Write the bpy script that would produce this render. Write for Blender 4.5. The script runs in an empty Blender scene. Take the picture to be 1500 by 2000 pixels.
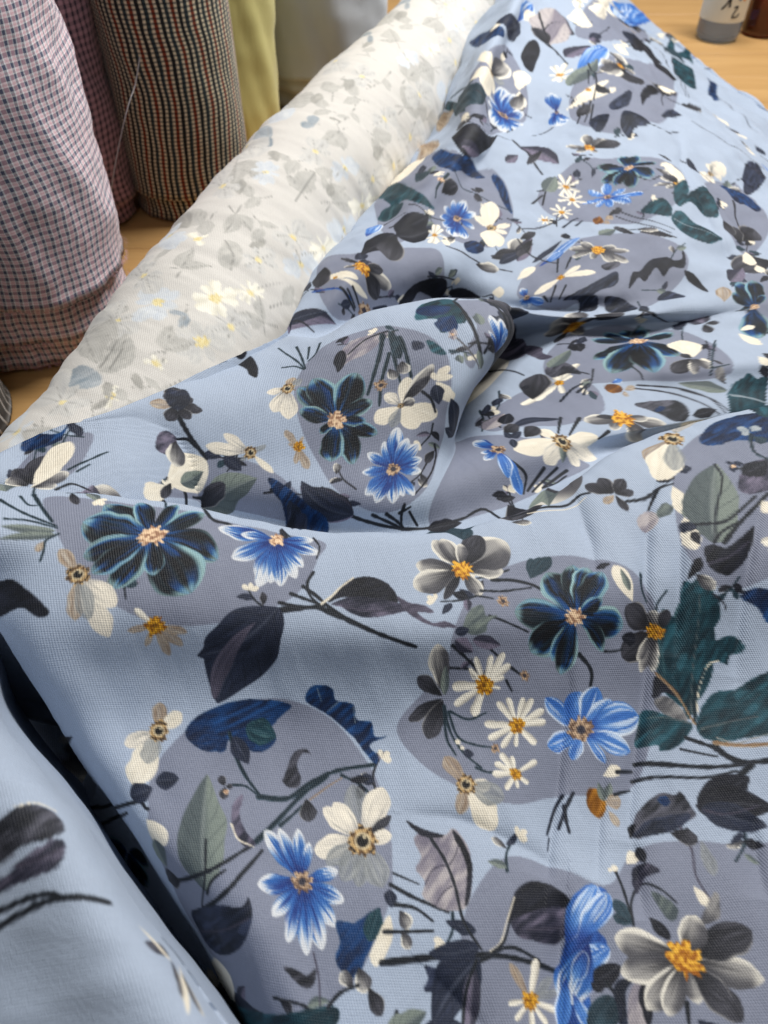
import bpy, bmesh, math, random
import numpy as np

# ======================= camera, light, exposure =======================
scene = bpy.context.scene
CAM_H, PITCH = 0.50, 48.0
cam_d = bpy.data.cameras.new('camera')
cam = bpy.data.objects.new('camera', cam_d)
scene.collection.objects.link(cam)
cam.location = (0, 0, CAM_H)
cam.rotation_euler = (math.radians(90 - PITCH), 0, 0)
cam_d.sensor_fit = 'VERTICAL'
cam_d.sensor_height = 36.0
cam_d.lens = 27.0                      # a phone's main lens
cam_d.clip_start, cam_d.clip_end = .01, 60
cam_d.dof.use_dof = True
cam_d.dof.focus_distance = .50
cam_d.dof.aperture_fstop = 9.0
scene.camera = cam

world = bpy.data.worlds.new('World'); scene.world = world
world.use_nodes = True
bg = world.node_tree.nodes['Background']
bg.inputs[0].default_value = (.93, .96, 1.0, 1)
bg.inputs[1].default_value = .08

def area_lamp(name, loc, target, sx, sy, power, color):
    l = bpy.data.lights.new(name, 'AREA'); l.shape = 'RECTANGLE'
    l.size, l.size_y, l.energy, l.color = sx, sy, power, color
    o = bpy.data.objects.new(name, l); scene.collection.objects.link(o)
    o.location = loc
    from mathutils import Vector
    o.rotation_euler = (Vector(target) - Vector(loc)).to_track_quat('-Z', 'Y').to_euler()
    return o
# ceiling tube ahead to the right; added weak fill behind to the left
area_lamp('ceiling_or_fill_lamp', (.70, 1.55, 1.9), (-.05, .75, .1), 1.2, .30, 72, (1, .98, .945))
area_lamp('ceiling_or_fill_lamp', (-.35, -.35, 2.2), (-.1, .8, .15), 1.2, .35, 6.5, (.97, .985, 1))

scene.view_settings.view_transform = 'Standard'
scene.view_settings.look = 'None'
scene.view_settings.exposure = -0.12
scene.view_settings.gamma = 1.0
scene.view_settings.use_curve_mapping = False
scene.cycles.use_denoising = True

# ======================= helpers =======================
C = scene.collection
def link(name, me, parent=None, mat=None):
    o = bpy.data.objects.new(name, me); C.objects.link(o)
    if parent is not None: o.parent = parent
    if mat is not None: o.data.materials.append(mat)
    return o
def empty(name, loc=(0, 0, 0)):
    o = bpy.data.objects.new(name, None); C.objects.link(o); o.location = loc
    o.empty_display_size = .05
    return o
def tag(o, label=None, cat=None, group=None, kind=None):
    for k, v in (('label', label), ('category', cat), ('group', group), ('kind', kind)):
        if v: o[k] = v
    return o

def grid_mesh(name, P, uv=None, col=None, wrap=False):
    """A quad mesh from an (n, m, 3) array of points."""
    n, m = P.shape[:2]
    idx = np.arange(n * m, dtype=np.int32).reshape(n, m)
    q = np.stack([idx[:-1, :-1], idx[:-1, 1:], idx[1:, 1:], idx[1:, :-1]], -1).reshape(-1, 4)
    me = bpy.data.meshes.new(name)
    me.vertices.add(n * m); me.vertices.foreach_set('co', P.astype(np.float32).ravel())
    nf = len(q)
    me.loops.add(nf * 4); me.loops.foreach_set('vertex_index', q.ravel())
    me.polygons.add(nf); me.polygons.foreach_set('loop_start', np.arange(0, nf * 4, 4, dtype=np.int32))
    me.polygons.foreach_set('use_smooth', np.ones(nf, bool))
    if uv is not None:
        l = me.uv_layers.new(name='UVMap')
        l.data.foreach_set('uv', uv.reshape(-1, 2)[q.ravel()].astype(np.float32).ravel())
    if col is not None:
        a = me.color_attributes.new('print', 'FLOAT_COLOR', 'POINT')
        c4 = np.ones((n * m, 4), np.float32); c4[:, :3] = col.reshape(-1, 3)
        a.data.foreach_set('color', c4.ravel())
    me.update(calc_edges=True)
    return me

class Nodes:
    """Small helper to wire a material's nodes."""
    def __init__(self, name):
        self.m = bpy.data.materials.new(name); self.m.use_nodes = True
        self.t = self.m.node_tree; self.b = self.t.nodes['Principled BSDF']
    def n(self, kind, **kw):
        x = self.t.nodes.new('ShaderNode' + kind)
        for k, v in kw.items(): setattr(x, k, v)
        return x
    def put(self, sock, v):
        if hasattr(v, 'is_output'): self.t.links.new(v, sock)
        else: sock.default_value = v
    def math(self, op, a, b=0.0, c=0.0):
        x = self.n('Math', operation=op)
        for s, v in zip(x.inputs, (a, b, c)): self.put(s, v)
        return x.outputs[0]
    def mix(self, f, a, b, mode='MIX'):
        x = self.n('MixRGB', blend_type=mode)
        for s, v in zip(x.inputs, (f, a, b)): self.put(s, v)
        return x.outputs[0]
    def uv(self):
        if not hasattr(self, '_uv'):
            u = self.n('UVMap'); u.uv_map = 'UVMap'
            s = self.n('SeparateXYZ'); self.t.links.new(u.outputs[0], s.inputs[0])
            self._uv = (u.outputs[0], s.outputs[0], s.outputs[1])
        return self._uv
    def noise(self, vec, scale, detail=3, rough=.5):
        x = self.n('TexNoise'); self.put(x.inputs['Vector'], vec)
        x.inputs['Scale'].default_value = scale; x.inputs['Detail'].default_value = detail
        x.inputs['Roughness'].default_value = rough
        return x.outputs[0]
    def scaled(self, vec, sx, sy, sz=1):
        x = self.n('VectorMath', operation='MULTIPLY'); self.put(x.inputs[0], vec)
        x.inputs[1].default_value = (sx, sy, sz); return x.outputs[0]
    def bump(self, h, strength, dist):
        x = self.n('Bump'); self.put(x.inputs['Height'], h)
        x.inputs['Strength'].default_value = strength; x.inputs['Distance'].default_value = dist
        return x.outputs[0]
    def set(self, **kw):
        for k, v in kw.items(): self.put(self.b.inputs[k.replace('_', ' ')], v)
        return self.m

def weave_height(N, period=.0013, skew=.35):
    """Ribs of a fine twill with uneven yarns, from the cloth's own coordinates."""
    v, u, w = N.uv()
    jit = N.noise(N.scaled(v, 900, 60), 1.0, 2)
    k = 2 * math.pi / period
    a = N.math('ADD', N.math('MULTIPLY', u, k), N.math('MULTIPLY', w, k * skew))
    a = N.math('ADD', a, N.math('MULTIPLY', jit, 3.0))
    rib = N.math('SINE', a)
    b = N.math('SINE', N.math('MULTIPLY', w, k * 1.15))
    slub = N.noise(N.scaled(v, 1500, 90), 1.0, 2)
    slub2 = N.noise(N.scaled(v, 70, 1100), 1.0, 2)
    h = N.math('ADD', N.math('MULTIPLY', rib, .5), N.math('MULTIPLY', b, .22))
    return N.math('ADD', h, N.math('ADD', N.math('MULTIPLY', slub, 1.1), N.math('MULTIPLY', slub2, .7)))

def printed_cloth(name, rough=.58, strength=.55, sheen=.04, period=.0013):
    N = Nodes(name)
    a = N.n('Attribute'); a.attribute_name = 'print'
    h = weave_height(N, period)
    g = N.math('MULTIPLY_ADD', h, .10, .86)
    col = N.mix(1.0, a.outputs['Color'], N_gray(N, g), 'MULTIPLY')
    return N.set(Base_Color=col, Roughness=rough, Sheen_Weight=sheen, Sheen_Roughness=.4,
                 Specular_IOR_Level=.28, Normal=N.bump(h, strength, .0003))
def N_gray(N, v):
    x = N.n('CombineXYZ')
    for s in x.inputs: N.put(s, v)
    return x.outputs[0]

# ---- smooth surfaces from a net of control points -------------------------------------
def cr_weights(n_out, n_ctrl):
    """Catmull-Rom weights that spread n_ctrl points over n_out samples."""
    W = np.zeros((n_out, n_ctrl))
    p = np.linspace(0, n_ctrl - 1, n_out)
    i = np.minimum(np.floor(p).astype(int), n_ctrl - 2)
    t = p - i
    k = (-.5 * t**3 + t**2 - .5 * t, 1.5 * t**3 - 2.5 * t**2 + 1,
         -1.5 * t**3 + 2 * t**2 + .5 * t, .5 * t**3 - .5 * t**2)
    r = np.arange(n_out)
    for o, w in zip((-1, 0, 1, 2), k):
        j = i + o
        lo, hi = j < 0, j > n_ctrl - 1
        ok = ~(lo | hi)
        np.add.at(W, (r[ok], j[ok]), w[ok])
        np.add.at(W, (r[lo], j[lo] * 0), 2 * w[lo]); np.add.at(W, (r[lo], j[lo] * 0 + 1), -w[lo])
        np.add.at(W, (r[hi], j[hi] * 0 + n_ctrl - 1), 2 * w[hi])
        np.add.at(W, (r[hi], j[hi] * 0 + n_ctrl - 2), -w[hi])
    return W

def spread(net, n_rows, n_cols):
    net = np.asarray(net, float)
    A = cr_weights(n_rows, net.shape[0]); B = cr_weights(n_cols, net.shape[1])
    return np.einsum('ai,ijk,bj->abk', A, net, B, optimize=True)

def soften(P, times):
    for _ in range(times):
        Q = P.copy(); Q[1:-1] = (P[:-2] + 2 * P[1:-1] + P[2:]) / 4; P = Q
        Q = P.copy(); Q[:, 1:-1] = (P[:, :-2] + 2 * P[:, 1:-1] + P[:, 2:]) / 4; P = Q
    return P

def flatten(P, iters=220):
    """Lay a cloth grid flat: cloth coordinates (metres) that keep its thread lengths."""
    def relax(P, uv, iters):
        # every little quad keeps its true shape and may only turn; neighbours then agree on a mean
        n, m, _ = P.shape
        c = [P[:-1, :-1], P[:-1, 1:], P[1:, 1:], P[1:, :-1]]
        mid = sum(c) / 4
        ex = (c[1] + c[2] - c[0] - c[3]); ex = ex / (np.linalg.norm(ex, axis=-1, keepdims=True) + 1e-12)
        ey = (c[0] + c[1] - c[2] - c[3]); ey = ey - (ey * ex).sum(-1, keepdims=True) * ex
        ey = ey / (np.linalg.norm(ey, axis=-1, keepdims=True) + 1e-12)
        p = [((k - mid) * ex).sum(-1) + 1j * ((k - mid) * ey).sum(-1) for k in c]
        z = uv[..., 0] + 1j * uv[..., 1]
        sl = [(slice(0, -1), slice(0, -1)), (slice(0, -1), slice(1, None)), (slice(1, None), slice(1, None)), (slice(1, None), slice(0, -1))]
        cnt = np.zeros((n, m))
        for k in sl: cnt[k] += 1
        for it in range(iters):
            q = [z[k] for k in sl]; g = sum(q) / 4
            r = sum(np.conj(a) * (b - g) for a, b in zip(p, q))
            r = r / (np.abs(r) + 1e-15)
            acc = np.zeros((n, m), complex)
            for k, a in zip(sl, p): acc[k] += g + r * a
            z = z + 1.3 * (acc / cnt - z)
        return np.stack([z.real, z.imag], -1)
    n, m, _ = P.shape
    uv = None
    for k in (8, 4, 2, 1):
        nn, mm = (n - 1) // k + 1, (m - 1) // k + 1
        ri = np.round(np.linspace(0, n - 1, nn)).astype(int); ci = np.round(np.linspace(0, m - 1, mm)).astype(int)
        Q = P[np.ix_(ri, ci)]
        if uv is None:                       # start from the plan, with no thread running backwards
            h = np.linalg.norm(np.diff(Q, axis=1), axis=-1); v = np.linalg.norm(np.diff(Q, axis=0), axis=-1)
            du = np.maximum(np.diff(Q[..., 0], axis=1), .45 * h); dv = np.minimum(np.diff(Q[..., 1], axis=0), -.45 * v)
            uv = np.zeros(Q.shape[:2] + (2,))
            uv[:, 1:, 0] = np.cumsum(du, 1); uv[1:, :, 1] = np.cumsum(dv, 0)
            c = mm // 2; uv[..., 0] += (Q[:, c, 0] - uv[:, c, 0])[:, None]; uv[..., 1] += Q[:1, :, 1]
        else: uv = spread(uv, nn, mm)
        uv = relax(Q, uv, iters * (8 if k == 8 else 4 if k == 4 else 2 if k == 2 else 1))
    return uv


# ---- control nets of the cloth (tenths of a millimetre) ----
SHEET_NET = [[(2399,16353,1118),(2279,16373,1398),(2207,14436,1800),(2478,15113,1650),(2699,15564,1550),(2897,15789,1500),(3098,16015,1450),(3387,16692,1300),(3812,18045,1000),(4458,20301,500),(5079,22286,60),(5279,22286,70)],
 [(1995,14641,993),(1875,14661,1273),(1843,12623,1780),(2143,13133,1650),(2400,13525,1550),(2631,13721,1500),(2860,13864,1450),(3171,14172,1350),(3698,15531,1000),(4424,17540,500),(5122,19366,60),(5322,19366,70)],
 [(1405,12635,938),(1285,12655,1218),(1346,11027,1680),(1641,11499,1550),(1962,11795,1480),(2312,12002,1450),(2639,12045,1450),(3037,12214,1400),(3757,13475,1000),(4604,15159,500),(5429,16642,60),(5629,16642,70)],
 [(1054,11335,769),(934,11355,1049),(1057,9746,1580),(1432,10287,1420),(1816,10523,1380),(2215,10605,1400),(2591,10546,1420),(3043,10517,1400),(3813,11444,1050),(4787,13037,500),(5829,14312,60),(6029,14312,70)],
 [(822,10527,491),(702,10547,771),(873,8718,1480),(1280,9213,1280),(1691,9374,1250),(2088,9286,1320),(2540,9199,1360),(3103,9106,1380),(3861,9629,1100),(4918,10863,600),(6285,12349,60),(6485,12349,70)],
 [(246,8726,702),(126,8746,982),(442,7692,1420),(876,8074,1220),(1396,8251,1160),(1854,8206,1220),(2421,8180,1260),(3134,8025,1320),(3868,8363,1050),(4767,9104,700),(6445,10567,60),(6645,10567,70)],
 [(-135,7524,810),(-255,7544,1090),(73,6867,1380),(478,7092,1240),(1017,7381,1120),(1573,7445,1120),(2187,7201,1220),(3085,7163,1240),(3775,7366,1050),(4704,7888,800),(6493,9080,200),(6798,9080,80)],
 [(-382,6637,888),(-502,6657,1168),(-204,6240,1460),(186,6436,1400),(672,6632,1280),(1309,6884,1040),(2043,6617,1140),(2888,6549,1180),(3653,6678,1050),(4579,6980,900),(6261,7886,400),(6716,7886,80)],
 [(-608,5867,974),(-728,5887,1254),(-414,5760,1400),(-23,6052,1320),(492,6303,1220),(1152,6521,980),(1841,6229,1080),(2732,6204,1080),(3478,6150,1050),(4403,6349,950),(6099,7102,500),(6629,7102,80)],
 [(-716,5465,984),(-836,5485,1264),(-540,5446,1180),(-181,5796,1080),(235,6077,1000),(722,6266,920),(1408,6290,860),(2079,5950,1030),(2831,5963,1000),(3529,5853,1020),(4454,6013,950),(5322,6013,80)],
 [(-739,5372,983),(-859,5392,1263),(-516,5095,1450),(-184,5261,1480),(207,5390,1500),(584,5464,1500),(963,5452,1460),(1151,6226,720),(1767,6016,780),(2805,5677,980),(4117,5677,980),(5007,5677,80)],
 [(-806,5198,1021),(-926,5218,1301),(-537,4792,1570),(-194,4913,1600),(157,5033,1610),(515,5115,1610),(1001,5092,1500),(1069,6053,550),(1526,5794,740),(2588,5414,1020),(4100,5441,1000),(5005,5441,80)],
 [(-972,4872,1130),(-1092,4892,1410),(-694,4570,1540),(-357,4599,1550),(-19,4675,1540),(344,4719,1540),(778,4759,1430),(836,5690,480),(1256,5507,740),(2345,5161,1040),(4026,5262,1000),(4931,5262,80)],
 [(-1209,4473,1249),(-1329,4493,1529),(-914,4307,1500),(-518,4357,1460),(-131,4411,1430),(234,4459,1410),(611,4469,1320),(606,5275,480),(1062,5137,770),(2203,5034,980),(3994,5140,960),(4869,5140,80)],
 [(-1459,4121,1337),(-1579,4141,1617),(-1158,4065,1470),(-690,4109,1370),(-239,4143,1320),(149,4211,1280),(513,4301,1150),(546,4825,600),(951,4749,860),(2081,4842,960),(3897,5046,900),(4727,5046,80)],
 [(-1767,3781,1397),(-1887,3801,1677),(-1432,3863,1430),(-894,3894,1290),(-361,3889,1220),(55,3940,1170),(424,4119,1060),(614,4416,820),(999,4439,930),(1953,4634,960),(3769,4918,880),(4584,4918,80)],
 [(-2143,3585,1392),(-2263,3605,1672),(-1774,3700,1380),(-1163,3682,1200),(-529,3603,1130),(-35,3601,1080),(326,3721,1030),(683,4021,960),(1125,4195,950),(1890,4486,920),(3672,4864,860),(4472,4864,80)],
 [(-3018,3142,1250),(-2518,3192,1750),(-2065,3347,1500),(-1543,3550,1120),(-823,3521,950),(-179,3470,900),(289,3524,870),(746,3741,840),(1345,4094,820),(2269,4667,800),(3915,4958,780),(4655,4958,80)],
 [(-3093,3069,1150),(-2593,3119,1650),(-2022,3194,1500),(-1453,3270,1280),(-763,3194,1180),(-167,3152,1100),(271,3219,1060),(695,3397,1040),(1251,3711,1020),(2109,4232,1000),(3642,4508,980),(4532,4508,80)],
 [(-3048,3017,1280),(-2548,3067,1780),(-1940,3099,1720),(-1366,3126,1620),(-733,3085,1480),(-173,3051,1400),(255,3097,1360),(670,3260,1340),(1195,3566,1320),(2009,4089,1310),(3468,4434,1300),(4598,4434,80)],
 [(-2973,2835,1360),(-2473,2885,1860),(-1866,2881,1800),(-1323,2902,1680),(-718,2866,1540),(-181,2842,1460),(245,2894,1420),(659,3039,1400),(1178,3317,1380),(1948,3779,1380),(3298,4082,1360),(4473,4082,80)],
 [(-3726,3181,900),(-2423,2641,1820),(-1814,2585,1780),(-1293,2601,1670),(-720,2601,1530),(-204,2589,1450),(236,2636,1410),(648,2744,1400),(1129,2937,1390),(1779,3230,1390),(2991,3486,1370),(4174,3486,80)],
 [(-4131,2862,450),(-2775,2637,1150),(-1962,2295,1640),(-1358,2312,1600),(-781,2334,1470),(-254,2336,1400),(200,2366,1370),(628,2443,1360),(1081,2559,1360),(1659,2745,1360),(2787,2970,1340),(3947,2970,80)],
 [(-4220,2463,120),(-2585,2543,600),(-1867,2082,1430),(-1429,2106,1400),(-870,2150,1270),(-313,2168,1210),(172,2189,1190),(620,2235,1190),(1080,2311,1190),(1635,2431,1190),(2723,2616,1180),(3763,2616,80)],
 [(-3750,2073,120),(-2297,2248,420),(-1720,1880,1200),(-1300,1873,1220),(-833,1917,1120),(-338,1946,1060),(142,1962,1040),(614,1999,1040),(1079,2055,1040),(1632,2134,1040),(2682,2260,1020),(3602,2260,80)],
 [(-3296,1686,120),(-1961,1894,320),(-1470,1616,1060),(-1104,1593,1130),(-725,1631,1050),(-299,1660,1000),(137,1682,980),(592,1711,980),(1054,1753,980),(1596,1811,980),(2597,1910,960),(3472,1910,80)],
 [(-2864,1325,120),(-1611,1536,270),(-1190,1320,990),(-883,1305,1080),(-565,1332,1020),(-208,1356,980),(170,1378,960),(592,1399,950),(1035,1441,940),(1550,1480,940),(2498,1555,920),(3343,1555,80)],
 [(-2482,977,120),(-1295,1178,250),(-965,1060,800),(-673,1010,1060),(-402,1034,1010),(-98,1053,980),(235,1067,970),(596,1081,960),(1000,1107,950),(1481,1130,950),(2355,1168,940),(3215,1168,80)],
 [(-2159,667,120),(-1030,858,230),(-747,780,760),(-497,748,1010),(-257,764,980),(12,778,960),(306,786,950),(627,792,940),(983,802,940),(1424,813,940),(2246,836,930),(3098,836,80)],
 [(-1852,345,120),(-784,525,200),(-548,478,720),(-331,460,960),(-122,470,950),(111,477,940),(368,482,930),(648,486,930),(961,491,930),(1366,500,930),(2137,511,920),(2982,511,80)],
 [(-1582,37,120),(-570,204,180),(-378,191,680),(-189,189,920),(0,197,920),(201,202,920),(423,205,920),(666,208,920),(952,213,920),(1315,222,920),(2039,230,920),(2884,230,80)],
 [(-1582,-295,100),(-570,-176,100),(-378,-589,100),(-189,-783,100),(0,-775,100),(201,-770,100),(423,-767,100),(666,-764,100),(952,-759,100),(1315,-750,100),(2039,-742,100),(2884,-70,80)]]
FOLD_NET = [[(-4506,1319,1350),(-3880,1584,1650),(-3319,1807,1910),(-3021,2034,2030),(-2817,2212,2110),(-2792,2394,2070),(-2888,2584,1930),(-3134,2820,1650),(-3754,3461,900),(-4419,4138,150)],
 [(-3660,966,1310),(-3065,1214,1610),(-2534,1422,1870),(-2237,1622,1990),(-2031,1777,2070),(-1978,1930,2030),(-2026,2085,1890),(-2167,2246,1650),(-2576,2757,900),(-3022,3298,150)],
 [(-3297,625,1270),(-2729,860,1570),(-2225,1055,1830),(-1938,1234,1950),(-1739,1371,2030),(-1680,1498,1990),(-1713,1622,1850),(-1807,1725,1650),(-2143,2118,900),(-2509,2536,150)],
 [(-2872,347,1230),(-2330,573,1530),(-1853,761,1790),(-1574,925,1910),(-1381,1049,1990),(-1314,1158,1950),(-1328,1258,1810),(-1381,1321,1650),(-1626,1623,900),(-1897,1946,150)],
 [(-2515,72,1190),(-2000,293,1490),(-1549,475,1750),(-1281,626,1870),(-1095,740,1950),(-1023,832,1910),(-1023,910,1770),(-1049,944,1650),(-1223,1160,900),(-1422,1395,150)],
 [(-2232,-123,1150),(-1738,94,1450),(-1305,274,1710),(-1046,419,1830),(-865,526,1910),(-789,607,1870),(-777,671,1730),(-785,688,1650),(-903,846,900),(-1043,1021,150)],
 [(-1994,-293,1110),(-1517,-77,1410),(-1102,102,1670),(-849,240,1790),(-673,343,1870),(-594,416,1830),(-573,468,1690),(-569,474,1650),(-642,583,900),(-734,708,150)],
 [(-1707,-499,1070),(-1253,-285,1370),(-859,-108,1630),(-616,25,1750),(-447,121,1830),(-365,185,1790),(-334,223,1650),(-324,223,1650),(-345,276,900),(-383,343,150)],
 [(-1399,-721,1030),(-971,-508,1330),(-601,-332,1590),(-369,-205,1710),(-208,-114,1790),(-123,-60,1750),(-83,-36,1610),(-72,-36,1650),(-40,-41,900),(-24,-34,150)]]
ROLL_AXIS = np.array([(-0.226, 0.3), (-0.19, 0.45), (-0.154, 0.6), (-0.104, 0.8), (-0.042, 1.0), (0.022, 1.2), (0.087, 1.4), (0.148, 1.6), (0.222, 1.85)])
ROLL_RADIUS = np.array([0.08, 0.083, 0.085, 0.085, 0.085, 0.084, 0.083, 0.082, 0.081])
THREAD = [(-0.2738, 0.955, 0.2012), (-0.2828, 0.945, 0.1765), (-0.288, 0.93, 0.1656), (-0.2967, 0.92, 0.1472), (-0.3101, 0.915, 0.1178), (-0.323, 0.91, 0.087), (-0.3309, 0.91, 0.0664)]


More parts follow.
